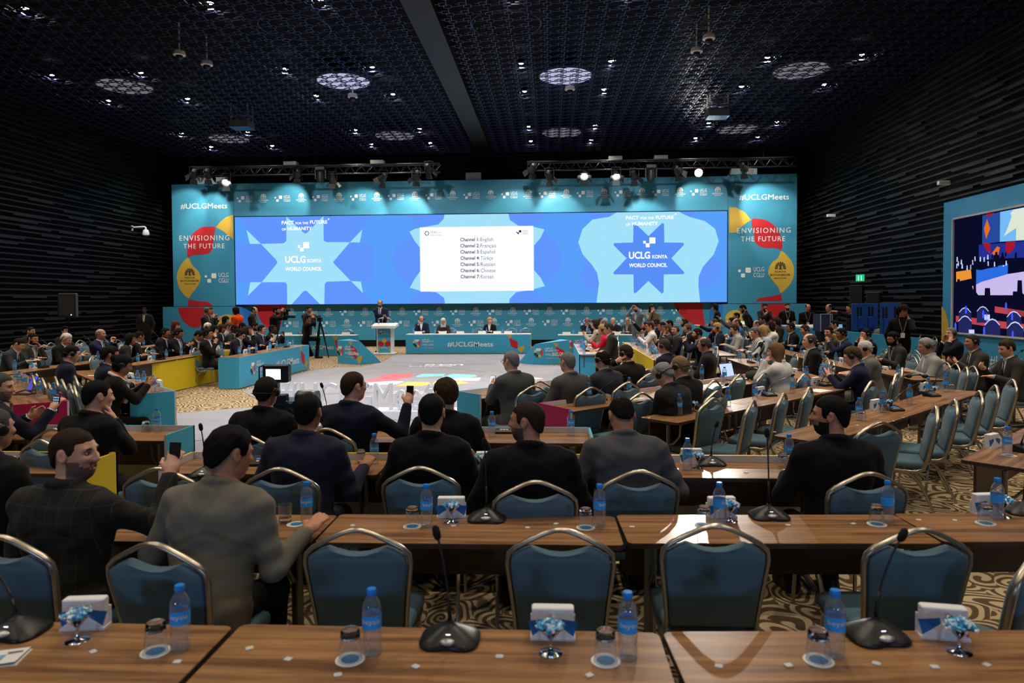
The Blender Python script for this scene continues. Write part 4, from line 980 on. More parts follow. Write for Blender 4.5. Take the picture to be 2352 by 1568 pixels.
# --- third row, inner row
for px,py,l in ((860,1065,'beside the upturned glass right of the purple-navy suit'),(1579,1079,'before the white napkin holder on the yellow-edged row'),(1812,1068,'half hidden by the bearded man on the yellow-edged row')):
    BT.put(z75(px,py),.5,'blue-capped water bottle '+l,'bottles in the third row')
for px,py,l in ((829,1063,'left of the bottle by the purple-navy suit'),(1798,1072,'left of the bearded man on the yellow-edged row')):
    p=z75(px,py);TG.put(p,0,'upturned glass '+l,'glasses in the third row')
NP.put(z75(1118,1072),.1,'white napkin holder with sweets by the turned head of the balding man','napkin holders in the third row');NP.put(z75(1588,1064),0,'white napkin holder behind a bottle on the yellow-edged row','napkin holders in the third row')
SB.put(z75(1106,1078),1,'chrome sweet bowl by the turned head of the balding man','sweet bowls in the third row');SB.put(z75(1602,1074),1,'chrome sweet bowl behind the bottle on the yellow-edged row','sweet bowls in the third row')
mic_px((1633,1066),(1645,978),'dome','dome-based microphone on the yellow-edged row',.02)
mic_px((472,1092),(462,985),'dome','microphone whose thin neck rises behind the grey-beige jacket',.02)
mic_px((600,1066),(617,1012),'console','button console microphone left of the purple-navy suit',.1,.2)
mic_px((1157,993),(1238,987),'console','button console microphone beside the turned head of the balding man',.1)
ST.put(z75(1714,1085),.3,'small square white sachet on the yellow-edged row','sachets in the third row')
for px,py,l in ((1130,1003,'before the dark-haired man on the innermost row'),(1311,1000,'at the blue right end of the innermost row')):
    BT.put(z75(px,py),.3,'blue-capped water bottle '+l,'bottles in the innermost row')
mic_px((752,990),(740,888),'console','button console microphone left of the man holding a black receiver',.05)
BT.put(z75(361,992),0,'lone blue-capped water bottle before the blue boards at the left aisle','bottles at the left');TG.put(z75(335,991),0,'lone upturned glass before the blue boards at the left aisle','glasses at the left')
NP.put(z75(8,1085),.2,'white napkin holder at the left edge beside the leather jacket','napkin holders at the left')
# --- diagonal left rows
for i,(px,py) in enumerate(((36,880),(45,888),(57,891),(73,894),(91,910),(123,921))):
    BT.put(z75(px,py),i,'blue-capped water bottle, %s from the left on the pink-ended left row'%ORD[i],'bottles on the pink-ended row')
TG.put(z75(80,909),0,'upturned glass beside the tilted tablet on the pink-ended row','glasses at the left');TG.put(z75(136,917),0,'upturned glass at the pink end board','glasses at the left')
SB.put(z75(107,905),0,'chrome sweet bowl on the pink-ended left row','sweet bowls at the left')
for i,(px,py) in enumerate(((237,852),(316,886),(331,888),(352,900))):
    BT.put(z75(px,py),i,'blue-capped water bottle, %s from the left on the blue-ended diagonal row'%ORD[i],'bottles on the diagonal left row')
TG.put(z75(362,899),0,'upturned glass at the blue end board','glasses at the left')
NP.put(z75(300,872),-.7,'white napkin holder behind the woman with the orange scarf','napkin holders at the left');NP.put(z75(366,890),-.8,'white napkin holder at the blue end board','napkin holders at the left')
mic_px((345,886),(300,868),'console','console microphone with a flat neck beside the woman in a scarf',-.2,-.8)
def slab_screen(name,label,cat,loc,rz,tilt,w,h,glow,th=.008,cellm=None):
    t=thing(name,label,cat,loc,rz);T=Matrix.Rotation(tilt,4,'X')
    MB().box((-w/2,-th,-h/2),(w/2,th*.0,h/2),T=T,bev=0).build('casing',mat('device black',(.01,.01,.012,1),.3),t)
    MB().add([(-w/2*.93,-th-.001,-h/2*.94),(w/2*.93,-th-.001,-h/2*.94),(w/2*.93,-th-.001,h/2*.94),(-w/2*.93,-th-.001,h/2*.94)],[(0,1,2,3)],0,T).build('screen',glow,t,fix=False)
    if cellm:
        m=MB()
        for r in range(6):
            for c in range(4):
                x=(-.36+.24*c)*w;z=(.38-.15*r)*h;s=.075*w;m.add([(x-s,-th-.002,z-s),(x+s,-th-.002,z-s),(x+s,-th-.002,z+s),(x-s,-th-.002,z+s)],[(0,1,2,3)],0,T)
        m.build('icons',cellm,t,fix=False)
    return t
slab_screen('tablet','tilted tablet with a purple-blue screen on the pink-ended row','tablet',z75(76,897)+Vector((0,0,.10)),-.5,-.5,.15,.21,emat('violet screen',(.10,.09,.50,1),1.))
# --- diagonal right rows
g='bottles on the pink-edged right row'
for i,(px,py) in enumerate(((1352,922),(1445,907),(1612,872),(1664,877),(1676,867))):
    BT.put(z75(px,py),i,'blue-capped water bottle, %s from the left on the pink-edged right row'%ORD[i],g)
for i,(px,py) in enumerate(((1328,926),(1437,905),(1659,877))):TG.put(z75(px,py),i,'upturned glass, %s from the left on the pink-edged right row'%ORD[i],'glasses on the pink-edged row')
NP.put(z75(1383,908),.6,'white napkin holder on the pink-edged right row','napkin holders on the right');SB.put(z75(1394,909),0,'chrome sweet bowl on the pink-edged right row','sweet bowls on the right')
mic_px((1376,919),(1432,864),'console','console microphone on the pink-edged right row',.12,.5)
for i,(px,py) in enumerate(((1560,954),(1672,934),(1734,920),(1820,903),(1848,890),(1886,871))):
    BT.put(z75(px,py),i,'blue-capped water bottle, %s from the left on the lit diagonal right row'%ORD[i],'bottles on the lit diagonal row')
for i,(px,py) in enumerate(((1664,933),(1874,892),(1903,876))):TG.put(z75(px,py),i,'glass, %s from the left on the lit diagonal right row'%ORD[i],'glasses on the lit diagonal row')
for i,(px,py) in enumerate(((1575,941),(1746,908),(1873,884))):NP.put(z75(px,py),.7,'white napkin holder, %s from the left on the lit diagonal right row'%ORD[i],'napkin holders on the lit diagonal row')
SB.put(z75(1593,945),0,'chrome sweet bowl on the lit diagonal right row','sweet bowls on the right')
mic_px((1618,941),(1667,884),'console','console microphone at the left end of the lit diagonal right row',.15,.4);mic_px((1766,909),(1819,862),'console','console microphone in the middle of the lit diagonal right row',.15,.4);mic_px((1893,886),(1913,843),'console','console microphone by the young man in the navy suit',.2,.4)
for i,(px,py) in enumerate(((1973,965),(2028,947),(2089,928),(2132,909),(2172,899))):
    BT.put(z75(px,py),i,'blue-capped water bottle, %s from the left on the empty diagonal right row'%ORD[i],'bottles on the empty diagonal row')
    if i!=2:TG.put(z75(px+(7 if i<4 else 14),py+1),0,'upturned glass beside a bottle, %s from the left on the empty diagonal row'%ORD[i if i<2 else i-1],'glasses on the empty diagonal row')
for i,(px,py) in enumerate(((2011,940),(2123,897))):NP.put(z75(px,py),.7,'white napkin holder, %s on the empty diagonal right row'%('left' if not i else 'right'),'napkin holders on the empty diagonal row')
SB.put(z75(2147,907),0,'chrome sweet bowl on the empty diagonal right row','sweet bowls on the right');SB.put(z75(2040,941),0,'chrome sweet bowl behind the second bottle of the empty diagonal row','sweet bowls on the right')
mic_px((2054,943),(2118,876),'console','console microphone left on the empty diagonal right row',.15,.3);mic_px((2140,910),(2190,840),'console','console microphone right on the empty diagonal right row',.2,.4)
for i,(px,py) in enumerate(((1744,1000),(1838,1000),(1935,985),(2017,975),(2040,967),(2160,922))):ST.put(z75(px+35,py-8),.3*i,'tiny white sachet, %s from the left on the empty diagonal row'%ORD[i],'sachets on the empty diagonal row')
BT.put(z75(2313,1047),0,'blue-capped water bottle on the violet-lit table at the right edge','bottles at the right edge');CO.put(z75(2318,1046),0,'white paper coaster on the violet-lit table at the right edge','coasters at the right edge')
NP.put(z75(2278,1027),.6,'white napkin holder on the violet-lit table at the right edge','napkin holders at the right edge')
mic_px((2360,1038),(2380,960),'console','console microphone on the violet-lit table at the right edge',.1,.5)
# --- far rows: bottles every half metre or so
rg=random.Random(11)
def far_row(xf,y0,y1,side,name,group,step=.52,mics=2,cups=True):
    n=int((y1-y0)/step);j=0;c=0;TZ=TH*.935
    for i in range(n):
        y=y0+step*(i+.5)+rg.uniform(-.13,.13);x=xf+side*rg.uniform(.06,.2)
        BTF.put((x,y,TZ),rg.uniform(0,6),'water bottle, %s from the near end of %s'%(ORD[j] if j<20 else 'last',name),group);j+=1
        if cups and i%3==1:
            NP.put((xf+side*.3,y+.2,TZ),PI/2*side*-1,'white napkin holder, %s from the near end of %s'%(ORD[c],name),'napkin holders on '+name);c+=1
    for i in range(mics):
        y=y0+(y1-y0)*(i+.5)/mics+.1
        microphone((xf+side*.22,y,TZ),(xf+side*.45,y+.02,TZ+.40),'console','console microphone, %s from the near end of %s'%(ORD[i],name),-PI/2*-side if side>0 else -PI/2,'microphones on '+name)
far_row(-6.88,15.1,19.3,-1,NW1,'bottles on the left block',.48,2)
far_row(-8.10,13.2,17.6,-1,NW2,'bottles on the yellow left row',.52,2)
far_row(-9.32,11.4,15.7,-1,NW3,'bottles on the brown left row',.6,2)
far_row(-11.1,11.4,20.2,-1,NW4,'bottles on the back left row',.85,6)
far_row(.65,15.7,19.4,1,NE1,'bottles on the right block',.45,2);far_row(2.12,14.4,20.2,1,NE2,'bottles on the yellow right row',.42,2)
far_row(3.62,10.4,14.5,1,NE3+' near part','bottles on the third right row',.55,2);far_row(3.62,15.5,19.8,1,NE3+' far part','bottles on the far third right row',.6,1)
far_row(5.2,10.6,17.8,1,NE4,'bottles on the fourth right row',.62,3);far_row(6.78,9.6,15.2,1,NE5,'bottles on the outer right row',.7,2)
card=mat('name card white',(.8,.8,.8,1),.6)
def name_card(x,y,z,label,group,rz=0):
    o=MB().add([(-.14,-.04,0),(.14,-.04,0),(.14,0,.10),(-.14,0,.10),(-.14,.05,0),(.14,.05,0)],[(0,1,2,3),(3,2,5,4),(0,3,4),(1,5,2),(0,4,5,1)]).build('name_card',card)
    o.location=(x,y,z);o.rotation_euler=(0,0,rz);tag(o,label,'name card',group)
for i,x in enumerate((-4.85,-3.95,-3.3,-2.5,-1.95,-1.55)):
    name_card(x,25.28,.72,'white name card, %s from the left on the head table'%ORD[i],'name cards on the head table')
for i,x in enumerate((-5.05,-4.25,-3.55,-2.85,-2.35,-1.75,-1.25,-1.1)):
    BTF.put((x,25.42,.72),i,'water bottle, %s from the left on the head table'%ORD[i],'bottles on the head table')
for i,x in enumerate((-9.4,-8.5,-7.3)):name_card(x,24.45,.73,'white name card, %s from the left on the table left of the speaker'%ORD[i],'name cards left of the speaker')
for i,x in enumerate((-9.0,-8.15,-7.7)):BTF.put((x,24.6,.73),i,'water bottle, %s from the left on the table left of the speaker'%ORD[i],'bottles left of the speaker')
for i,x in enumerate((.55,1.1,1.75,2.3)):
    name_card(x,24.45,.72,'white name card, %s from the left on the table right of the wedge sign'%ORD[i],'name cards right of the wedge sign')
    BTF.put((x+.25,24.6,.72),i,'water bottle, %s from the left on the table right of the wedge sign'%ORD[i],'bottles right of the wedge sign')
BTF.put((-6.25,25.02,1.09),0,'water bottle standing on the white lectern','bottles on lecterns');BTF.put((6.5,25.1,1.1),0,'water bottle standing on the side lectern','bottles on lecterns')
# --- empty chairs
EG='empty blue chairs '
def chairs_px(lst,name,rz,group):
    for i,(px,py,*r) in enumerate(lst):
        p=P(px,py,z=.947);a=math.radians(r[0] if r else rz)
        chair(p.x-math.sin(a)*.30,p.y+math.cos(a)*.30,r[0] if r else rz,'empty blue banquet chair, %s from the left %s'%(ORD[i],name) if len(lst)>1 else 'empty blue banquet chair '+name,EG+group)
chairs_px([(818,1216,2),(1287,1216,0),(1645,1207,0),(2115,1215,4),(2395,1250,40)],'among those tucked behind the nearest tables',0,'behind the nearest tables')
chairs_px([(365,1075)],'beside the raised arm of the plaid jacket',0,'at the third row')
chairs_px([(1472,903,40),(1573,889,50),(1640,874,50),(1698,860,52),(1757,851,52)],'at the pink-edged diagonal right row',50,'at the pink-edged row')
chairs_px([(1729,920,62),(1800,904,60),(1859,890,58),(2003,875,50),(2062,857,60)],'at the lit diagonal right row',60,'at the lit diagonal row')
chairs_px([(2022,970,20),(2151,934,68),(2194,918,70),(2251,898,70),(2287,885,70),(2327,872,72)],'along the empty diagonal right row',70,'at the empty diagonal row')
chairs_px([(1238,876,42),(1335,864,45),(1407,855,45),(1486,844,48)],'of the four behind the pink edge',45,'at the inner diagonal row')
chairs_px([(75,862,-50),(97,868,-48),(112,880,-48),(127,865,-50),(142,871,-48),(160,882,-48)],'in the diagonal left row of turned backs',-48,'in the diagonal left row')
chairs_px([(125,985,-8)],'behind the pink board at the left',0,'at the left')
chairs_px([(1651,803,70),(1803,800,80),(1831,804,85),(1901,818,85)],'in the third right row',80,'in the third right row')
chairs_px([(2100,815,85),(2105,797,95),(2175,827,85),(2238,836,80)],'in the fourth right row',85,'in the fourth right row')
chairs_px([(2117,763,60),(2150,768,80)],'near the side screen',80,'by the side screen')
chairs_px([(2222,838,70)],'before the brown panel below the side screen',70,'below the side screen')
for i in range(13):
    y=11.2+i*.7;chair(-11.9,y,-90+rg.uniform(-12,12),'pale-looking empty banquet chair, %s from the near end of the back left row'%ORD[i],EG+'in the back left row')
for i,y in enumerate((11.3,12.5,13.3,14.6)):chair(-10.75,y,-90+rg.uniform(-10,10),'pale-looking empty banquet chair, %s behind the delegates at the brown-fronted row'%ORD[i],EG+'behind the brown row')
chair(-8.75,13.3,-80,'empty banquet chair at the near end of the yellow-fronted left row',EG+'at the left')
for i,x in enumerate((-3.8,-2.75,-2.25,-1.5,-.95)):chair(x,26.25,180,'empty banquet chair, %s from the left behind the head table'%ORD[i],EG+'behind the head table')
for i,x in enumerate((-9.3,-8.6,-7.6)):chair(x,25.5,180,'empty banquet chair, %s from the left behind the table left of the speaker'%ORD[i],EG+'left of the speaker')
for i,y in enumerate((16.6,17.6)):chair(-12.9,y+2.2,-90,'empty banquet chair, %s of two by the low left panel'%ORD[i],EG+'by the low left panel')
# ------------------------------------------------------------------ people
class Field:
    """distance field on a grid; solids are blended in locally, then meshed as one continuous skin"""
    def __init__(s,lo,hi,h):
        s.h=h;s.lo=np.array(lo,float);n=np.ceil((np.array(hi)-s.lo)/h).astype(int)+1
        s.ax=[s.lo[i]+h*np.arange(n[i]) for i in range(3)];s.F=np.full(n,.25,np.float32)
    def add(s,prims,grow=0.,k=None):
        for p in prims:
            kk=p['k'] if k is None else k;m=p['r']+grow+kk+2*s.h
            sl=[];ok=True
            for i in range(3):
                a=int(np.searchsorted(s.ax[i],p['lo'][i]-m));b=int(np.searchsorted(s.ax[i],p['hi'][i]+m))
                if b-a<1:ok=False
                sl.append(slice(a,b))
            if not ok:continue
            X=np.stack(np.meshgrid(s.ax[0][sl[0]],s.ax[1][sl[1]],s.ax[2][sl[2]],indexing='ij'),-1)
            d=(pd(p,X)-grow).astype(np.float32);f=s.F[tuple(sl)]
            if p.get('cut'):
                d=-d;h=np.maximum(kk-np.abs(f-d),0)/max(kk,1e-6);s.F[tuple(sl)]=np.maximum(f,d)+h*h*kk*.25
            else:
                h=np.maximum(kk-np.abs(f-d),0)/max(kk,1e-6);s.F[tuple(sl)]=np.minimum(f,d)-h*h*kk*.25
    def copy(s):
        c=Field.__new__(Field);c.h,c.lo,c.ax,c.F=s.h,s.lo,s.ax,s.F.copy();return c
    def grid(s):return np.stack(np.meshgrid(*s.ax,indexing='ij'),-1)
    def mesh(s):
        F=s.F;I=F<0;nx,ny,nz=F.shape
        c=np.zeros((nx-1,ny-1,nz-1),np.int8)
        for a in (0,1):
            for b in (0,1):
                for d in (0,1):c+=I[a:nx-1+a,b:ny-1+b,d:nz-1+d]
        ids=np.argwhere((c>0)&(c<8))
        if len(ids)==0:return np.zeros((0,3)),np.zeros((0,4),int)
        idx=np.full(c.shape,-1,np.int64);idx[tuple(ids.T)]=np.arange(len(ids))
        V=np.zeros((len(ids),3));cnt=np.zeros(len(ids))
        cor=[np.array((a,b,d)) for a in (0,1) for b in (0,1) for d in (0,1)]
        val=[F[tuple((ids+q).T)] for q in cor]
        for i in range(8):
            for j in range(i+1,8):
                df=cor[j]-cor[i]
                if np.abs(df).sum()!=1:continue
                a,b=val[i],val[j];m=(a<0)!=(b<0)
                t=np.where(m,a/np.where(m,a-b,1),0)
                V+=np.where(m[:,None],cor[i]+df*t[:,None],0);cnt+=m
        V=(V/cnt[:,None]+ids)*s.h+s.lo
        Q=[]
        for ax in range(3):
            A=[slice(None)]*3;B=[slice(None)]*3;A[ax]=slice(0,-1);B[ax]=slice(1,None)
            x=I[tuple(A)]!=I[tuple(B)]
            e=np.argwhere(x);u,v=(ax+1)%3,(ax+2)%3
            e=e[(e[:,u]>0)&(e[:,v]>0)&(e[:,u]<F.shape[u]-1)&(e[:,v]<F.shape[v]-1)]
            ins=I[tuple(e.T)]
            q=[]
            for du,dv in ((-1,-1),(0,-1),(0,0),(-1,0)):
                w=e.copy();w[:,u]+=du;w[:,v]+=dv;q.append(idx[tuple(w.T)])
            q=np.stack(q,1);q[~ins]=q[~ins][:,::-1];Q.append(q)
        Q=np.concatenate(Q);return V,Q[(Q>=0).all(1)]
def pd(p,X):
    if p['t']=='c':
        a,b=p['a'],p['b'];d=b-a;L=float(d@d)
        t=np.clip(((X-a)@d)/max(L,1e-9),0,1);q=X-a-t[...,None]*d
        return np.sqrt((q*q).sum(-1))-(p['ra']+(p['rb']-p['ra'])*t)
    q=(X-p['c'])@p['R'];r=p['rr']
    k0=np.sqrt(((q/r)**2).sum(-1));k1=np.sqrt(((q/(r*r))**2).sum(-1))+1e-9
    return k0*(k0-1)/k1
def cap(a,b,ra,rb=None,k=.02,cut=False):
    a=np.array(a,float);b=np.array(b,float);rb=ra if rb is None else rb
    return dict(t='c',a=a,b=b,ra=ra,rb=rb,k=k,lo=np.minimum(a,b),hi=np.maximum(a,b),r=max(ra,rb),cut=cut)
def ell(c,rr,R=None,k=.02,cut=False):
    c=np.array(c,float);rr=np.array(rr,float)
    return dict(t='e',c=c,rr=rr,R=np.eye(3) if R is None else R,k=k,lo=c,hi=c,r=float(rr.max()),cut=cut)
def rotm(yaw,pitch,roll=0.):
    """head frame: yaw left positive, pitch down positive"""
    a,b,c=math.radians(yaw),-math.radians(pitch),math.radians(roll)
    Z=np.array([[math.cos(a),-math.sin(a),0],[math.sin(a),math.cos(a),0],[0,0,1]])
    Xm=np.array([[1,0,0],[0,math.cos(b),-math.sin(b)],[0,math.sin(b),math.cos(b)]])
    Ym=np.array([[math.cos(c),0,math.sin(c)],[0,1,0],[-math.sin(c),0,math.cos(c)]])
    return Z@Xm@Ym
SKIN={'fair':srgb(214,160,132),'mid':srgb(190,133,104),'tan':srgb(160,108,80),'dark':srgb(72,45,33)}
def nmesh(name,V,Q,mats,mi=None,smooth=True):
    me=bpy.data.meshes.new(name)
    me.vertices.add(len(V));me.vertices.foreach_set('co',np.asarray(V,np.float32).ravel())
    n=len(Q);me.loops.add(n*4);me.loops.foreach_set('vertex_index',np.asarray(Q,np.int32).ravel())
    me.polygons.add(n);me.polygons.foreach_set('loop_start',np.arange(0,n*4,4,dtype=np.int32))
    for m in mats:me.materials.append(m)
    if mi is not None:me.polygons.foreach_set('material_index',np.asarray(mi,np.int32))
    me.polygons.foreach_set('use_smooth',np.ones(n,bool))
    me.update(calc_edges=True);return me
def cloth(name,col,plaid=False,rough=.85):
    nm='%s %s'%(name,'%02x%02x%02x'%tuple(int(255*min(1,c)**.5) for c in col[:3]))
    if nm in _M:return _M[nm]
    m=mat(nm,col,rough,spec=.12,sheen=.04,bump=.45,bscale=9)
    if plaid:
        nt=m.node_tree;b=nt.nodes['Principled BSDF'];tc=nt.nodes.new('ShaderNodeTexCoord');sp=nt.nodes.new('ShaderNodeSeparateXYZ');nt.links.new(tc.outputs['Object'],sp.inputs[0])
        prev=None
        for k in (0,2):
            ml=nt.nodes.new('ShaderNodeMath');ml.operation='MULTIPLY';ml.inputs[1].default_value=15.;nt.links.new(sp.outputs[k],ml.inputs[0])
            fr=nt.nodes.new('ShaderNodeMath');fr.operation='FRACT';nt.links.new(ml.outputs[0],fr.inputs[0])
            lt=nt.nodes.new('ShaderNodeMath');lt.operation='LESS_THAN';lt.inputs[1].default_value=.05 if plaid==1 else .42;nt.links.new(fr.outputs[0],lt.inputs[0])
            if plaid==2:
                prev=lt if prev is None else prev;continue
            if prev is None:prev=lt
            else:
                mx=nt.nodes.new('ShaderNodeMath');mx.operation='MAXIMUM';nt.links.new(prev.outputs[0],mx.inputs[0]);nt.links.new(lt.outputs[0],mx.inputs[1]);prev=mx
        c=nt.nodes.new('ShaderNodeMix');c.data_type='RGBA';c.inputs[6].default_value=col
        c.inputs[7].default_value=tuple(min(1,v*1.5+.010) for v in col[:3])+(1,) if plaid==1 else (.02,.02,.03,1)
        nt.links.new(prev.outputs[0],c.inputs[0]);nt.links.new(c.outputs[2],b.inputs['Base Color'])
    return m
HEADP=[]
def head_prims(R,c,w=1.):
    """skull, jaw, nose, brows, lips, ears in the head frame (x right, y face, z up)"""
    E=lambda p,rr,k=.012,Rl=None,cut=False:ell(c+R@np.array(p),rr,R if Rl is None else R@Rl,k,cut)
    C=lambda a,b,ra,rb=None,k=.008,cut=False:cap(c+R@np.array(a),c+R@np.array(b),ra,rb,k,cut)
    o=[E((0,-.012,.030),(.077*w,.098,.088)),E((0,.030,-.020),(.064*w,.066,.088),.03),E((0,.052,-.082),(.034*w,.036,.032),.03),
       E((0,.0,-.055),(.058*w,.068,.048),.03)]
    o+=[E((s*.031,.083,.012),(.019,.014,.012),.010,None,True) for s in (-1,1)]
    o+=[C((-.040,.078,.030),(.040,.078,.030),.010,k=.014),C((0,.088,.022),(0,.111,-.020),.0085,.012),C((-.011,.100,-.024),(.011,.100,-.024),.0085)]
    o+=[C((-.018,.089,-.050),(.018,.089,-.050),.0075),C((-.015,.088,-.062),(.015,.088,-.062),.0078),E((0,.086,-.0565),(.022,.010,.0022),.003,None,True)]
    o+=[E((s*.040,.072,-.015),(.018,.018,.016),.02) for s in (-1,1)]
    tilt=np.array([[1,0,0],[0,math.cos(.15),-math.sin(.15)],[0,math.sin(.15),math.cos(.15)]])
    o+=[E((s*.081*w,-.010,.0),(.010,.021,.034),.008,tilt) for s in (-1,1)]+[E((s*.089*w,-.004,.004),(.006,.011,.018),.006,None,True) for s in (-1,1)]
    return o
def hand_prims(w,d,up,curl=.5,s=1,spread=.25,fine=True):
    """palm, four bent fingers of unequal length, and a thumb from the side of the palm; d fingers direction, up = back of the hand"""
    d=d/np.linalg.norm(d);up=up-d*(up@d);up/=np.linalg.norm(up)+1e-9;sd=np.cross(d,up)*s
    pc=w+d*.05;R=np.stack([sd,d,up],1)
    o=[ell(pc,(.041,.050,.017),R,.012),cap(w-d*.02,w+d*.03,.026,.026,.02)]
    L=(.072,.080,.074,.058)
    for i in range(4):
        b=w+d*.088+sd*((i-1.5)*-.0195);q=b;dd=d*math.cos(.15)+sd*((i-1.5)*-.10*spread)
        for j,f in enumerate((.45,.32,.23)):
            a=curl*(.55+.5*j);v=dd*math.cos(a*(1 if j else .7))-up*math.sin(a*(1 if j else .7));e=q+v*L[i]*f
            o.append(cap(q,e,.0100-.0008*j,.0092-.0008*j,.006));q=e
    b=w+d*.028+sd*.030;m=b+d*.030+sd*.026-up*.010;e=m+d*.030+sd*.004-up*.016
    o+=[cap(b,m,.0135,.0110,.012),cap(m,e,.0108,.0085,.006)]
    return o
def ik(a,t,l1,l2,pole):
    v=t-a;D=min(np.linalg.norm(v),l1+l2-.005);v=v/np.linalg.norm(v);t=a+v*D
    x=(l1*l1-l2*l2+D*D)/(2*D);y=math.sqrt(max(l1*l1-x*x,0))
    p=pole-v*(pole@v);p/=np.linalg.norm(p)+1e-9
    return a+v*x+p*y,t
NP_=0
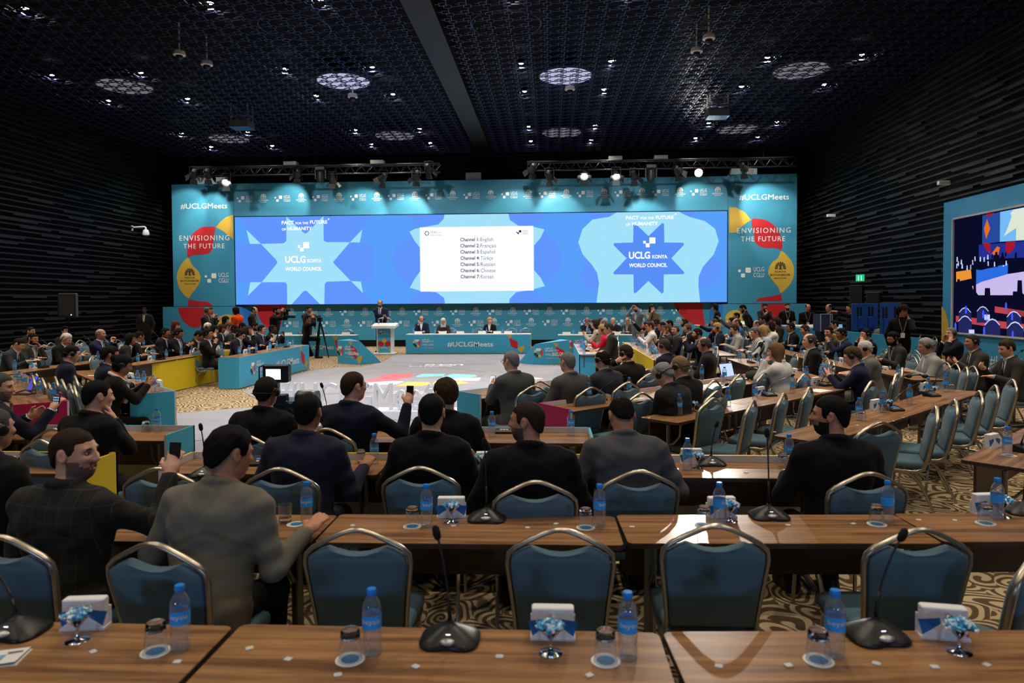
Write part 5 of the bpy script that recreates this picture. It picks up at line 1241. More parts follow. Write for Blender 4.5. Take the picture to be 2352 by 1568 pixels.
def person(label,px,py,z=None,Y=None,yaw=0,stand=False,lean=8,hy=0,hp=8,hr=0,arms=('table','table'),skin='mid',hair='short',hc=(.02,.013,.009,1),jk=(.012,.013,.018,1),tr=None,shirt=(.75,.76,.78,1),tie=None,lan=False,hs=False,beard=None,glasses=False,vox=None,w=1.,plaid=0,chairlab=None,skirt=False,tops=False,twist=0,seat=True,collar=True,scarf=None,kneel=False):
    """one person; px,py the photo pixel of the head centre, z its height or Y its distance"""
    global NP_
    hd=P(px,py,z=z) if z is not None else P(px,py,Y=Y)
    sc=1.
    if not stand:
        sc=1. if hd.y<8.6 else (.97 if hd.y<11.5 else .93)
        if z is not None and sc<1:hd=P(px,py,z=z*sc)
    else:sc=max(.84,min(1.03,hd.z/1.64)) if not kneel else .9
    dist=hd.y;hz=hd.z/sc
    if vox is None:vox=.0075 if dist<4.9 else (.0095 if dist<7.5 else (.0125 if dist<12 else .0155))
    A=np.array
    la=math.radians(lean);T=lambda u,v,x=0.:A([x,u*math.cos(la)+v*math.sin(la),-u*math.sin(la)+v*math.cos(la)])   # torso frame: u forward, v up
    # pelvis height follows from the head height
    neckv=.53;hd_up=.155
    Rh=rotm(hy,hp,hr)
    head_from_pelvis=T(.0,neckv)+A([0,.02,.10])+Rh@A([0,.015,.055])
    k=1.
    if stand:
        pz=hz-head_from_pelvis[2]
        if kneel:pz=max(pz,.42)
        else:pz=min(max(pz,.80),1.02)
    else:
        pz=.575+max(-.07,min(.10,(hz-head_from_pelvis[2]-.575)))
        if pz>.59:k=1+(pz-.59)*.9
        pz=min(pz,.585)
    pel=A([0,0,pz])
    c=pel+head_from_pelvis*A([1,1,1]);c[2]=max(c[2],hz) if hz-c[2]<.12 else c[2]+.12
    dz=c[2]-(pel+head_from_pelvis)[2]
    nk=pel+T(0,neckv)+A([0,0,dz])
    tp=lambda u,v,x=0.:pel+T(u,v*(1+dz/.53),x)
    tw=math.radians(twist);ct,st_=math.cos(tw),math.sin(tw)
    def tx(u,v,x):
        return tp(u*ct+x*st_,v,x*ct-u*st_)
    b=w
    torso=[cap(tx(.01,.03,-.085*b),tx(.01,.03,.085*b),.100,k=.05),cap(tx(.015,.16,-.075*b),tx(.015,.16,.075*b),.098*b,k=.06),
       cap(tx(.01,.31,-.095*b),tx(.01,.31,.095*b),.103*b,k=.06),cap(tx(-.015,.44,-.125*b),tx(-.015,.44,.125*b),.075,k=.07),cap(tx(-.02,.40,-.09*b),tx(-.02,.40,.09*b),.10,k=.06)]
    neck=[cap(nk-T(0,.07),c+Rh@A([0,-.02,-.03]),.062,.052,k=.03)]
    trap=[cap(nk-T(.01,.02),tx(-.02,.46,s*.15*b),.060,.055,k=.05) for s in (-1,1)]
    head=head_prims(Rh,c,1.)
    L1,L2=.285,.25
    skinarm=[];sleeve=[];hands=[];cuff=[];HT=[]
    for s,ar in zip((-1,1),arms):
        sh=tx(-.02,.448,s*.190*b)
        kw=dict(curl=.6);pole=A([s*.55,-.25,-.9])
        bs=nk+A([0,0,-.07])
        tz=.795 if not stand else pz+.2
        if isinstance(ar,tuple):
            tgt=A(ar[0]) if len(ar)<3 or not ar[2] else None
            if tgt is None:                                     # a photo pixel at a height/depth: turned into the body frame below
                tgt=None
            tgt=A(ar[0],float);kw['curl']=ar[1] if len(ar)>1 else .6
            up=A([s*.2,-.3,1.]);fd=None;pole=A([s*.25,-.1,-1.])
        elif ar=='table':tgt=A([s*.15,max(.36,c[1]+.22),tz]);up=A([0,0,1.]);fd=A([-s*.55,.8,-.05]);kw['curl']=.35
        elif ar=='near':tgt=A([s*.20,.30,tz]);up=A([0,0,1.]);fd=A([-s*.9,.35,0]);kw['curl']=.3
        elif ar=='lap':tgt=A([s*.12,.26,pz+.14]);up=A([0,0,1.]);fd=A([-s*.6,.8,-.1])
        elif ar=='phone':tgt=A([s*.07,c[1]+.26,c[2]-.30]);up=A([s*.7,.5,-.2]);fd=A([-s*.35,.35,.75]);kw['curl']=.8
        elif ar=='low':tgt=A([s*.09,c[1]+.26,.90]);up=A([s*.7,.4,.1]);fd=A([-s*.4,.7,.35]);kw['curl']=.8
        elif ar=='chin':tgt=c+Rh@A([s*.055,.10,-.175]);up=A([s*.6,.6,0]);fd=A([-s*.25,-.1,1.]);kw['curl']=1.1;pole=A([s*.3,.3,-1.])
        elif ar=='mouth':tgt=c+Rh@A([s*.07,.14,-.13]);up=A([s*.7,.5,0]);fd=A([-s*.6,-.35,.7]);kw['curl']=.9;pole=A([s*.3,.2,-1.])
        elif ar=='cheek':tgt=c+Rh@A([s*.085,.10,-.16]);up=A([s*.8,.4,0]);fd=A([-s*.15,-.12,1.]);kw['curl']=.25;pole=A([s*.4,.3,-1.])
        elif ar=='ear':tgt=c+Rh@A([s*.13,.06,-.10]);up=A([s*.9,.2,0]);fd=A([-s*.3,-.5,.8]);kw['curl']=.8;pole=A([s*.7,.2,-.7])
        elif ar=='clasp':tgt=c+A([s*.045,.27,-.16]);up=A([s,.2,.2]);fd=A([-s*.35,.1,.9]);kw['curl']=1.3;pole=A([s*.6,.1,-1.])
        elif ar=='raise':tgt=c+A([s*.06,.42,.16]);up=A([0,-.4,.6]);fd=A([-s*.1,.6,.8]);kw['curl']=.9
        elif ar=='cam':tgt=c+Rh@A([s*.09,.20,.0]);up=A([s*.8,.2,.3]);fd=A([-s*.3,.25,.9]);kw['curl']=1.
        elif ar=='hip':tgt=A([s*.27,.05,pz-.02]);up=A([s,0,.2]);fd=A([0,.1,-1.]);kw['curl']=.5;pole=A([s*.5,-1,-.1])
        elif ar=='front':tgt=A([s*.06,.24,pz+.08]);up=A([0,1.,.3]);fd=A([-s*.8,.1,-.5])
        elif ar=='mic':tgt=A([s*.07,c[1]+.17,c[2]-.20]);up=A([s*.9,.3,0]);fd=A([-s*.5,.3,.8]);kw['curl']=1.2
        elif ar=='point':tgt=c+A([s*.08,.55,-.05]);up=A([s*.5,0,1.]);fd=A([-s*.1,1,.1]);kw['curl']=.4
        else:tgt=A([s*.235,.02,pz-.06]);up=A([s,0,0]);fd=A([0,.12,-1.]);kw['curl']=.35
        sc=1.0
        D=np.linalg.norm(tgt-sh)
        if D>L1+L2+.02 and not isinstance(ar,tuple):tgt=sh+(tgt-sh)*(L1+L2-.01)/D
        elif D>L1+L2:sc=min(1.12,D/(L1+L2))
        e,wr=ik(sh,tgt,L1*sc,L2*sc,pole)
        if fd is None:fd=(wr-e)
        fd=fd/np.linalg.norm(fd)*.75+(wr-e)/np.linalg.norm(wr-e)*.4
        hp_=hand_prims(wr,fd,up,s=-s,**kw)
        hands+=hp_;HT.append((wr,fd/np.linalg.norm(fd),e))
        skinarm+=[cap(sh,e,.045,.040,k=.03),cap(e,wr,.040,.026,k=.015)]
        v=(wr-e)/np.linalg.norm(wr-e)
        sleeve+=[cap(tx(-.02,.445,s*.12*b),sh,.072,.066,k=.03),cap(sh,e,.060,.052,k=.035),cap(e,wr-v*(.025 if not tops else .0),.052,.037,k=.02)]
        if tops:sleeve=sleeve[:-1] if tops==2 else sleeve
        cuff.append((wr-v*.03,wr-v*.005))
    # legs
    legs=[];shoes=[]
    for s in (-1,1):
        if stand and not kneel:
            h=A([s*.095,0,pz-.02]);kn=A([s*.105,.03,pz*.53]);an=A([s*.11,0,.085])
        elif kneel:
            h=A([s*.10,0,pz]);kn=A([s*.15,.40 if s>0 else .22,pz*1. if s>0 else .12]);an=A([s*.13,.36 if s>0 else -.25,.085])
        else:
            h=A([s*.095,.0,pz-.015]);kn=A([s*.12,.40,pz-.06]);an=A([s*.13,.36,.085])
        legs+=[cap(h,kn,.080*b,.056,k=.05),cap(kn,an,.058,.042,k=.03)]
        shoes+=[cap(an+A([0,-.02,-.04]),an+A([s*.02,.15,-.047]),.040,.036,k=.02),cap(an,an-A([0,0,.03]),.042,.042,k=.02)]
    allp=torso+neck+trap+head+skinarm+hands+legs+shoes
    lo=np.min([p['lo']-p['r'] for p in allp],0)-.05;hi=np.max([p['hi']+p['r'] for p in allp],0)+.06
    lo[2]=max(lo[2],-.02)
    fine=vox
    Fd=Field(lo,hi,fine);Fd.add(torso);Fd.add(trap);Fd.add(legs);Fd.add(shoes);Fd.add(skinarm);Fd.add(neck);Fd.add([q for q in head if not q['cut']]);Fd.add([q for q in head if q['cut']]);Fd.add(hands)
    sk=mat('skin '+skin,SKIN[skin],.5,spec=.35,bump=.03,bscale=90)
    V,Q=Fd.mesh()
    cen=V[Q].mean(1);hl=(cen-c)@Rh
    mi=np.zeros(len(Q),int);bm_=[sk]
    face=(np.abs(hl).max(1)<.16)
    lip=face&(hl[:,1]>.078)&(np.abs(hl[:,0])<.024)&(hl[:,2]<-.045)&(hl[:,2]>-.067)
    bm_.append(mat('lip '+skin,tuple(SKIN[skin][i]*(.75,.5,.5)[i] for i in range(3))+(1,),.45));mi[lip]=1
    if beard is not None:
        bd=face&(hl[:,1]>.0)&(hl[:,2]<-.028)&(hl[:,2]>-.128+.0*hl[:,1])&~lip&~((hl[:,2]>-.040)&(np.abs(hl[:,0])<.012))&~((hl[:,2]>-.05)&(np.abs(hl[:,0])>.028)&(hl[:,1]>.06))
        if bd.any():
            ii=np.where(bd)[0];X=cen[ii];bd[ii]=np.min([pd(q,X) for q in hands+skinarm],0)>.006
        bm_.append(mat('beard '+'%.3f'%beard[0],beard,.9,bump=.5,bscale=200));mi[bd]=2
    root=thing('person',label,'person')
    me=nmesh('body',V,Q,bm_,mi);o=bpy.data.objects.new('body',me);COL.objects.link(o);o.parent=root
    # clothes grown from the same skeleton
    jm=cloth('jacket',jk,plaid)
    J=Field(lo,hi,fine);J.add(torso,.012)
    if stand and not tops:J.add([cap(tx(.0,-.10,-.08*b),tx(0,-.10,.08*b),.105,k=.06)],.012)
    J.add(trap,.010);J.add(sleeve,.006)
    if collar:
        cr=[];n=nk-T(0,.035)
        for i in range(9):
            a=-.55*PI+1.1*PI*i/8-PI/2;cr.append(n+T(.070*math.sin(a)*1.05-.005,.035+.012*math.cos(a+PI/2),.072*math.cos(a)))
        J.add([cap(cr[i]+A([0,0,.016]),cr[i+1]+A([0,0,.016]),.0215,k=.008) for i in range(8)])
    if not stand:J.add([cap(tx(.02,-.03,-.09*b),tx(.02,-.03,.09*b),.104,k=.05)],.012)
    if skirt:
        J.add([cap(tx(0,-.05,0),A([0,.02 if stand else .25,pz-.45 if stand else pz-.1]),.13,.19,k=.06)],.012)
    # neck opening
    J.add([cap(nk-T(-.01,.03),nk+T(.02,.12),.062,.07,k=.008,cut=True)])
    facing=abs(((yaw+180)%360)-180)>35 or stand
    if facing and shirt is not None and not tops:J.add([cap(tx(.125,.25,0),tx(.105,.55,0),.012,.066,k=.006,cut=True)])
    if fine<.0105:
        G=J.grid();x,y,q=G[...,0],G[...,1],G[...,2]
        J.F+=(.0028*np.sin(q*52+5*np.sin(x*9+1.3)+3*np.sin(y*7))*np.sin(x*13+q*6+2.)+.0022*np.sin(q*24-x*31+4*np.sin(q*8))).astype(np.float32)
    V2,Q2=J.mesh();o=bpy.data.objects.new('jacket' if not tops else 'top',nmesh('jacket',V2,Q2,[jm]));COL.objects.link(o);o.parent=root
    tm=cloth('trousers',tr or tuple(v*.8 for v in jk[:3])+(1,))
    Tf=Field(lo,hi,fine);Tf.add(legs,.010);Tf.add(torso[:1],.0)
    V3,Q3=Tf.mesh();o=bpy.data.objects.new('trousers',nmesh('trousers',V3,Q3,[tm]));COL.objects.link(o);o.parent=root
    for s_ in (0,1):
        Sf=Field(lo,hi,fine);Sf.add(shoes[2*s_:2*s_+2],.008);V4,Q4=Sf.mesh();o=bpy.data.objects.new('shoe',nmesh('shoe',V4,Q4,[mat('shoe black',(.01,.01,.011,1),.3)]));COL.objects.link(o);o.parent=root
    def part(mb,name,mats,**kw):return mb.build(name,mats,root,**kw)
    # shirt collar, cuffs
    if shirt is not None:
        m=MB();n=nk+T(.008,.015)
        ring=[tuple(n+T(.066*math.sin(2*PI*i/16),.010-.018*math.sin(2*PI*i/16),.064*math.cos(2*PI*i/16))) for i in range(16)]
        m.tube(ring,.011,6,closed=True,flat=(.45,1.3));sm=cloth('shirt',shirt,rough=.7)
        if not tops:
            for a,bb in cuff:part(MB().tube([tuple(a-(bb-a)*.6),tuple(bb+(bb-a)*.15)],[.042,.038],10),'shirt_cuff',sm,smooth=True)
        part(m,'shirt_collar',sm,smooth=True)
    # patches lying on the chest surface
    def surf(x,v,off):
        y=np.linspace(.02,.30,141);X=(np.stack([tx(u,v,x) for u in y])-Fd.lo)/Fd.h
        X=np.clip(X,0,np.array(Fd.F.shape)-1.01);i0=X.astype(int);f=X-i0;d=0
        for a_ in (0,1):
            for b_ in (0,1):
                for c_ in (0,1):
                    d=d+Fd.F[i0[:,0]+a_,i0[:,1]+b_,i0[:,2]+c_]*(f[:,0] if a_ else 1-f[:,0])*(f[:,1] if b_ else 1-f[:,1])*(f[:,2] if c_ else 1-f[:,2])
        i=np.where(d>0)[0];u=y[i[0]] if len(i) else .12
        return tuple(tx(u+off,v,x))
    def strip(rows,mats,name,off):
        m=MB();vs=[];fs=[]
        for v,x0,x1 in rows:
            for t in (0,.5,1):vs.append(surf(x0+(x1-x0)*t,v,off))
        for i in range(len(rows)-1):
            for j in range(2):fs.append((i*3+j,i*3+j+1,i*3+4+j,i*3+3+j))
        m.add(vs,fs);return part(m,name,mats,smooth=True)
    facing=abs(((yaw+180)%360)-180)>35 or stand
    if facing and shirt is not None and not tops:
        strip([(v,-w_,w_) for v,w_ in ((.57,.052),(.535,.060),(.50,.060),(.46,.058),(.41,.050),(.36,.040),(.30,.028),(.25,.014))],cloth('shirt',shirt,rough=.7),'shirt_front',.004)
        if tie is not None:strip([(v,-w_,w_) for v,w_ in ((.52,.013),(.49,.017),(.46,.010),(.40,.017),(.33,.021),(.27,.018))],cloth('tie',tie,rough=.5),'tie',.012)
    if lan and facing:
        m=MB();lm=mat('lanyard white',(.8,.8,.8,1),.6)
        for s in (-1,1):
            q=[surf(s*x,v,.020) for x,v in ((.075,.54),(.060,.46),(.036,.36),(.020,.29),(.004,.23))]
            m.tube(q,.0085,4,flat=(1,.25))
        part(m,'lanyard',lm);q=surf(0,.19,.028);m=MB();m.box((-.04,-.003,-.055),(.04,.003,.05),0,Matrix.Translation(q));part(m,'badge',mat('badge white',(.7,.75,.75,1),.5))
    # hair
    hm=mat('hair '+'%.3f%.3f'%(hc[0],hc[2]),hc,.75,spec=.12,bump=.6,bscale=140)
    if hair not in ('bald',):
        Hf=Field(c-A([.22]*3) if hair!='long' else c-A([.22,.22,.42]),c+.2,min(fine,.011));G=(Hf.grid()-c)@Rh
        thick={'short':.010,'crop':.005,'side':.006,'full':.020,'long':.020,'bun':.014,'curly':.050,'bob':.022,'hijab':.016,'cap':.014,'balding':.007,'crown':.006}[hair]
        Hf.add([ell(c+Rh@A([0,-.012,.030]),(.077,.098,.088),Rh),ell(c+Rh@A([0,-.02,-.02]),(.070,.080,.085),Rh,k=.03)],.003,.02)
        x,y,z_=G[...,0],G[...,1],G[...,2]
        nz=np.sin(x*95+y*40)*np.sin(z_*80+x*30)*np.sin(y*75-z_*35)
        nzh=(nz*(.012 if hair=='curly' else (.005 if hair in('full','bob','long') else .0025))).astype(np.float32)
        Hf.F+=nzh
        fr=.075 if hair!='cap' else .085
        # hairline: above the brow in front, to the nape behind, clear of the ears
        line=np.where(y>.035,.062-(.078-np.minimum(y,.078))*.25,np.where(y>-.03,.045-(.035-y)*.25,.030-(-.03-y)*1.9))
        line=np.where((np.abs(x)>.055)&(y>-.005)&(y<.04),-.012+.0*y,line)
        cut=line-z_
        if hair not in('hijab','cap','curly','long','bob','bun'):Hf.F-=((thick-.003)*np.clip((z_-line)/(.055 if hair in('short','full') else .03),0.,1.)).astype(np.float32)
        else:Hf.F-=np.float32(thick-.003)
        if hair in('side','balding','crown'):
            top=z_-(.075-.55*np.maximum(-y-.02,0)) if hair!='crown' else -(np.sqrt(x*x+(y+.055)**2+(z_-.105)**2)-.045)
            topc=np.maximum(cut,top if hair!='crown' else -(np.sqrt(x*x+(y+.05)**2+(z_-.11)**2)-.042))
            if hair=='balding':topc=np.maximum(cut,np.where((np.abs(x)<.055)&(y>-.05),z_-.05,-1.))
            cut=topc
        if hair in('long','bob','bun','hijab'):
            cut=np.where(y>.045,.052-z_-(.0 if hair!='hijab' else .01),np.where(y>.0,(-.08 if hair!='bun' else -.01)-z_,-1.))
            cut=np.where((y>.02)&(np.abs(x)<.058)&(z_<.055),.05,cut)
        Hf.F=np.maximum(Hf.F,(cut*.7).astype(np.float32))
        if hair=='long':Hf.add([cap(c+Rh@A([sx*.06,-.045,.0]),c+Rh@A([sx*.075,-.055,-.02])+A([0,-.02,-.24]),.045,.040,k=.03) for sx in(-1,0,1)])
        if hair=='bob':Hf.add([cap(c+Rh@A([sx*.055,-.05,.02]),c+Rh@A([sx*.06,-.06,-.07]),.042,.036,k=.03) for sx in(-1,0,1)])
        if hair=='bun':Hf.add([ell(c+Rh@A([0,-.12,.05]),(.045,.04,.045),Rh)])
        if hair=='hijab':Hf.add([cap(nk-T(0,.05),c+Rh@A([0,-.02,-.06]),.105,.085,k=.03)]+[cap(c+Rh@A([s*.05,.03,-.09]),nk+T(.06,-.06,s*.05),.03,.05,k=.03) for s in(-1,1)]);
        if hair=='cap':Hf.add([ell(c+Rh@A([0,.10,.055]),(.07,.06,.010),Rh)])
        V5,Q5=Hf.mesh();o=bpy.data.objects.new({'hijab':'headscarf','cap':'cap'}.get(hair,'hair'),nmesh('hair',V5,Q5,[hm if hair not in('hijab','cap') else cloth('headwear',hc)]));COL.objects.link(o);o.parent=root
    TH_=Matrix.Translation(c.tolist())@Matrix(Rh.tolist()).to_4x4()
    # eyes, brows
    m=MB()
    for s in (-1,1):
        m.ball((s*.031,.0765,.012),(.0110,.0090,.0066),10,0,TH_).ball((s*.031,.0830,.0115),(.0055,.0040,.0055),8,1,TH_)
        m.tube([(s*.014,.090,.030),(s*.030,.092,.034),(s*.046,.082,.029)],.0035,5,2,TH_)
    if dist<26:part(m,'eyes',[mat('eye white',(.6,.58,.55,1),.3),mat('iris',(.02,.012,.008,1),.2),hm],smooth=True)
    if glasses:
        m=MB()
        for s in (-1,1):
            m.tube([(s*.032+.022*math.cos(a),.104,.012+.017*math.sin(a)) for a in [2*PI*i/14 for i in range(14)]],.0022,5,0,TH_,closed=True)
            m.tube([(s*.054,.103,.016),(s*.080,.05,.018),(s*.084,-.015,.012)],.0022,5,0,TH_)
        m.tube([(-.010,.107,.015),(.010,.107,.015)],.002,5,0,TH_);part(m,'glasses',mat('spectacle frame',(.02,.018,.018,1),.3))
    if hs:
        m=MB()
        for s in (-1,1):
            m.lathe([(.001,-.012),(.028,-.012),(.034,-.004),(.034,.010),(.026,.018),(.001,.020)],14,0,TH_@Matrix.Translation((s*.088,-.006,.0))@Matrix.Rotation(s*PI/2,4,'Y'))
        bnd=[(.10*math.cos(a),-.006-.125*abs(math.sin(a))**.8,-.012+.012*math.sin(a)) for a in [PI*i/12 for i in range(13)]]
        m.tube(bnd,.005,6,0,TH_);part(m,'headset',mat('headset black',(.008,.008,.009,1),.4),smooth=True,ang=50)
    if scarf:
        m=MB();n=nk+T(.0,.0)
        for i,(cc,of) in enumerate(scarf):
            ring=[tuple(n+T((.088+of)*math.sin(2*PI*j/18)+.01,.010-.035*math.sin(2*PI*j/18)-of*.6,(.092+of)*math.cos(2*PI*j/18))) for j in range(18)]
            m.tube(ring,.022,8,i,closed=True)
            for s in (-1,1):m.tube([surf(s*.06,.46,.03),surf(s*.055,.36,.03+of),surf(s*.05,.24,.03+of)],.028,8,i,flat=(1,.35))
        part(m,'scarf',[cloth('scarf %d'%i,cc) for i,(cc,of) in enumerate(scarf)],smooth=True)
    # stand the figure so that its head comes out where the photo shows it
    a=math.radians(yaw);off=Matrix.Rotation(a,3,'Z')@Vector((c*sc).tolist())
    root.location=(hd.x-off.x,hd.y-off.y,0);root.rotation_euler=(0,0,a);root.scale=(sc,sc,sc)
    if not stand and seat:
        q=Matrix.Rotation(a,3,'Z')@Vector((0,-.01,0))
        chair(hd.x-off.x+q.x,hd.y-off.y+q.y,yaw,'blue banquet chair seating the '+(chairlab or label),'occupied chairs')
    NP_+=1
    M=Matrix.Translation(root.location)@Matrix.Rotation(a,4,'Z')@Matrix.Scale(sc,4)
    return [(M@Vector(w_.tolist()),(Matrix.Rotation(a,3,'Z')@Vector(d_.tolist())),yaw) for w_,d_,e_ in HT],root
def held(name,label,cat,hand,w,h,mt,glow=None,tilt=0,rz=None,icons=None,up=.075,fwd=.0):
    """a phone or receiver resting in a hand"""
    p,d,yw=hand
    loc=p+d*up
    t=thing(name,label,cat,loc,math.radians(yw if rz is None else rz));T=Matrix.Rotation(math.radians(tilt),4,'X')
    MB().box((-w/2,-.0045,-h/2),(w/2,.0045,h/2),T=T).build('casing',mt,t)
    if glow:MB().add([(-w*.46,-.0052,-h*.47),(w*.46,-.0052,-h*.47),(w*.46,-.0052,h*.47),(-w*.46,-.0052,h*.47)],[(0,1,2,3)],0,T).build('screen',glow,t,fix=False)
    if icons:
        m=MB()
        for r in range(6):
            for cc in range(4):
                x=(-.345+.23*cc)*w;z=(.38-.145*r)*h;s=.07*w;m.add([(x-s,-.006,z-s),(x+s,-.006,z-s),(x+s,-.006,z+s),(x-s,-.006,z+s)],[(0,1,2,3)],0,T)
        m.build('icons',icons,t,fix=False)
    return t
# ------------------------------------------------------------------ the people of the hall
BLK=(.0065,.0065,.0075,1);NAV=(.010,.013,.028,1);CHA=(.024,.024,.026,1);GRY=(.085,.085,.09,1);LGR=(.34,.34,.35,1);BRG=(.045,.040,.033,1)
WHI=(.72,.72,.72,1);PUR=(.021,.020,.038,1)
hbl=(.007,.006,.006,1);hbr=(.035,.020,.011,1);hdk=(.014,.010,.008,1);hgr=(.17,.17,.175,1);hwh=(.58,.56,.53,1);hbd=(.34,.23,.11,1);hsg=(.075,.07,.066,1)
bdk=(.012,.009,.008,1)
PH={}
# near, with their backs to the camera
H1,_=person('man in a grey plaid jacket turning right and holding up a black receiver',172,1042,z=1.21,yaw=-6,hy=-82,hp=2,lean=6,arms=('near',((.30,.37,1.05),.9)),skin='fair',hair='crop',hc=(.030,.018,.010,1),jk=(.026,.024,.022,1),plaid=1,beard=(.16,.10,.07,1),shirt=None,w=1.05,chairlab='man in the plaid jacket')
held('receiver','black pocket receiver held up by the man in the plaid jacket','receiver',H1[1],.06,.15,mat('device black',(.01,.01,.012,1),.3),None,-10,None,None,.09)
person('man in a grey-beige jacket with full dark hair, bent over the second table row',530,1042,z=1.20,yaw=-8,hy=-30,hp=14,lean=18,arms=('near',((.33,.34,.80),.4)),skin='mid',hair='full',hc=hbl,jk=(.165,.15,.12,1),tr=BLK,shirt=None,w=1.08,chairlab='man in the grey-beige jacket')
person('man in a purple-navy suit seen from behind, third table row',709,948,z=1.2,yaw=-2,hy=0,hp=4,lean=12,arms=('near',((.30,.36,.80),.4)),skin='tan',hair='short',hc=hbl,jk=PUR,shirt=(.3,.3,.4,1),w=1.04,chairlab='man in the purple-navy suit')
person('man in plain black seen from behind with short black hair, third table row',992,948,z=1.2,yaw=0,hp=4,arms=('near','near'),skin='fair',hair='short',hc=hbl,jk=BLK,shirt=None,w=.98,chairlab='man in plain black')
person('balding man in a black suit turning his face to the left, third table row',1210,968,z=1.2,yaw=6,hy=66,hp=3,arms=('near','near'),skin='mid',hair='crop',hc=(.030,.02,.014,1),jk=BLK,beard=(.10,.07,.055,1),shirt=(.04,.04,.05,1),w=1.1,chairlab='balding man turning left')
person('man in a grey suit bowing his head, seen from behind',1428,955,z=1.17,yaw=4,hy=5,hp=38,lean=20,arms=('near','near'),skin='mid',hair='crown',hc=hbl,jk=(.075,.075,.082,1),shirt=None,w=1.05,chairlab='man in the grey suit bowing his head')
person('bearded man in a black suit looking left, right of the microphone in the second row',1906,955,z=1.2,yaw=6,hy=58,hp=2,arms=('near','near'),skin='mid',hair='short',hc=hbl,jk=BLK,beard=bdk,shirt=None,w=1.06,chairlab='bearded man in black looking left')
# innermost row before the letters
person('man with a behind-neck headset before the broadcast camera, from behind',613,900,z=1.2,yaw=-4,hp=3,arms=('near','near'),skin='tan',hair='short',hc=hdk,jk=BLK,hs=True,shirt=None,w=1.05,chairlab='man with a headset before the camera')
H2,_=person('man in spectacles and navy suit raising a black receiver beside his shoulder',813,888,z=1.22,yaw=-12,hy=-28,hp=3,arms=('ear',((.40,.30,1.06),.9)),skin='fair',hair='short',hc=hbr,jk=NAV,glasses=True,shirt=None,w=1.08,chairlab='man raising a black receiver')
held('receiver','black pocket receiver held by the man in spectacles near the letters','receiver',H2[1],.06,.14,mat('device black',(.01,.01,.012,1),.3),None,-10,None,None,.09)
person('man with swept brown hair and white collar looking left, before the letters',1024,906,z=1.2,yaw=4,hy=20,hp=4,arms=('near','near'),skin='fair',hair='full',hc=hbr,jk=BLK,shirt=WHI,chairlab='man with swept brown hair')
# left, near
person('man in black suit resting his chin on his hand at the left aisle',226,910,z=1.2,yaw=-16,hy=-22,hp=6,lean=12,arms=('near','chin'),skin='fair',hair='short',hc=hbl,jk=BLK,shirt=WHI,w=1.08,chairlab='man with chin on hand')
H3,_=person('grey-haired man in a dark suit at the left edge looking at a lit phone',2,888,z=1.2,yaw=-30,hy=-48,hp=10,arms=('low',((.26,.40,.98),.8)),skin='fair',hair='crop',hc=hsg,jk=NAV,beard=(.2,.15,.12,1),shirt=WHI,w=1.05,chairlab='man at the left edge with a phone')
held('phone','phone with a lit screen of icons held before the pink board','phone',H3[1],.072,.15,mat('device black',(.01,.01,.012,1),.3),emat('phone night screen',(.03,.05,.12,1),1.),-12,-12,emat('phone icons',(.5,.62,.85,1),1.),.06)
person('man in a black leather jacket cut by the left edge, with a headset',-14,985,z=1.2,yaw=-10,hy=-10,hp=4,arms=('near','near'),skin='mid',hair='crown',hc=hsg,jk=(.010,.010,.010,1),hs=True,shirt=(.02,.06,.25,1),w=1.1,chairlab='man in the black leather jacket')
H4,_=person('woman in a black shawl and orange and white scarf reading a phone',282,838,z=1.16,yaw=-52,hy=-8,hp=22,lean=16,arms=('low','low'),skin='tan',hair='bun',hc=hbl,jk=(.010,.008,.008,1),hs=True,shirt=None,w=.95,scarf=[((.55,.10,.02,1),.0),((.6,.6,.62,1),.022)],chairlab='woman in the orange scarf')
held('phone','phone in the hands of the woman with the orange scarf','phone',H4[1],.072,.15,mat('phone case lilac',(.3,.2,.45,1),.4),emat('dim phone glow',(.25,.3,.5,1),.6),-50)
person('dark-haired person in a navy suit beside the woman in the orange scarf',255,822,z=1.2,yaw=-50,hy=-5,hp=8,arms=('table','table'),skin='tan',hair='full',hc=hbl,jk=NAV,chairlab='person beside the orange scarf')
person('man in navy with a headset among the turned chair backs at the left',166,822,z=1.15,yaw=-46,hy=0,hp=16,lean=10,arms=('lap','lap'),skin='fair',hair='short',hc=hbl,jk=NAV,hs=True,shirt=(.35,.42,.6,1),chairlab='man in navy among the turned chairs')
# brown-fronted left row and the one behind it
g='people of the left rows'
def L(*a,**k):
    k.setdefault('yaw',-88);k.setdefault('lan',False);return person(*a,**k)
L('man in a slate grey suit bending his head low at the far left',44,802,z=1.10,hp=34,lean=26,arms=('table','table'),skin='fair',hair='crop',hc=hdk,jk=(.03,.035,.045,1),tie=(.02,.02,.05,1),yaw=-80,chairlab='man in slate grey')
L('man in a brown-grey jacket with a dark beard, second from the left',76,787,z=1.19,hy=-8,hp=16,lean=10,arms=('mouth','table'),skin='mid',hair='crop',hc=hbl,jk=BRG,beard=bdk,lan=True,chairlab='bearded man in brown-grey')
L('dark-haired man almost hidden behind the man in brown-grey',71,777,Y=17.6,skin='mid',hair='crop',hc=hdk,jk=CHA,chairlab='man hidden behind brown-grey')
L('white-haired man in a dark suit with a white lanyard looking down',153,789,z=1.14,hp=28,lean=18,skin='fair',hair='full',hc=hwh,jk=BLK,tie=(.01,.01,.03,1),lan=True,chairlab='white-haired man with lanyard')
L('man with swept dark hair behind the white-haired man',150,775,Y=17.6,hy=-20,hp=0,skin='fair',hair='full',hc=hbl,jk=CHA,chairlab='man behind the white-haired man')
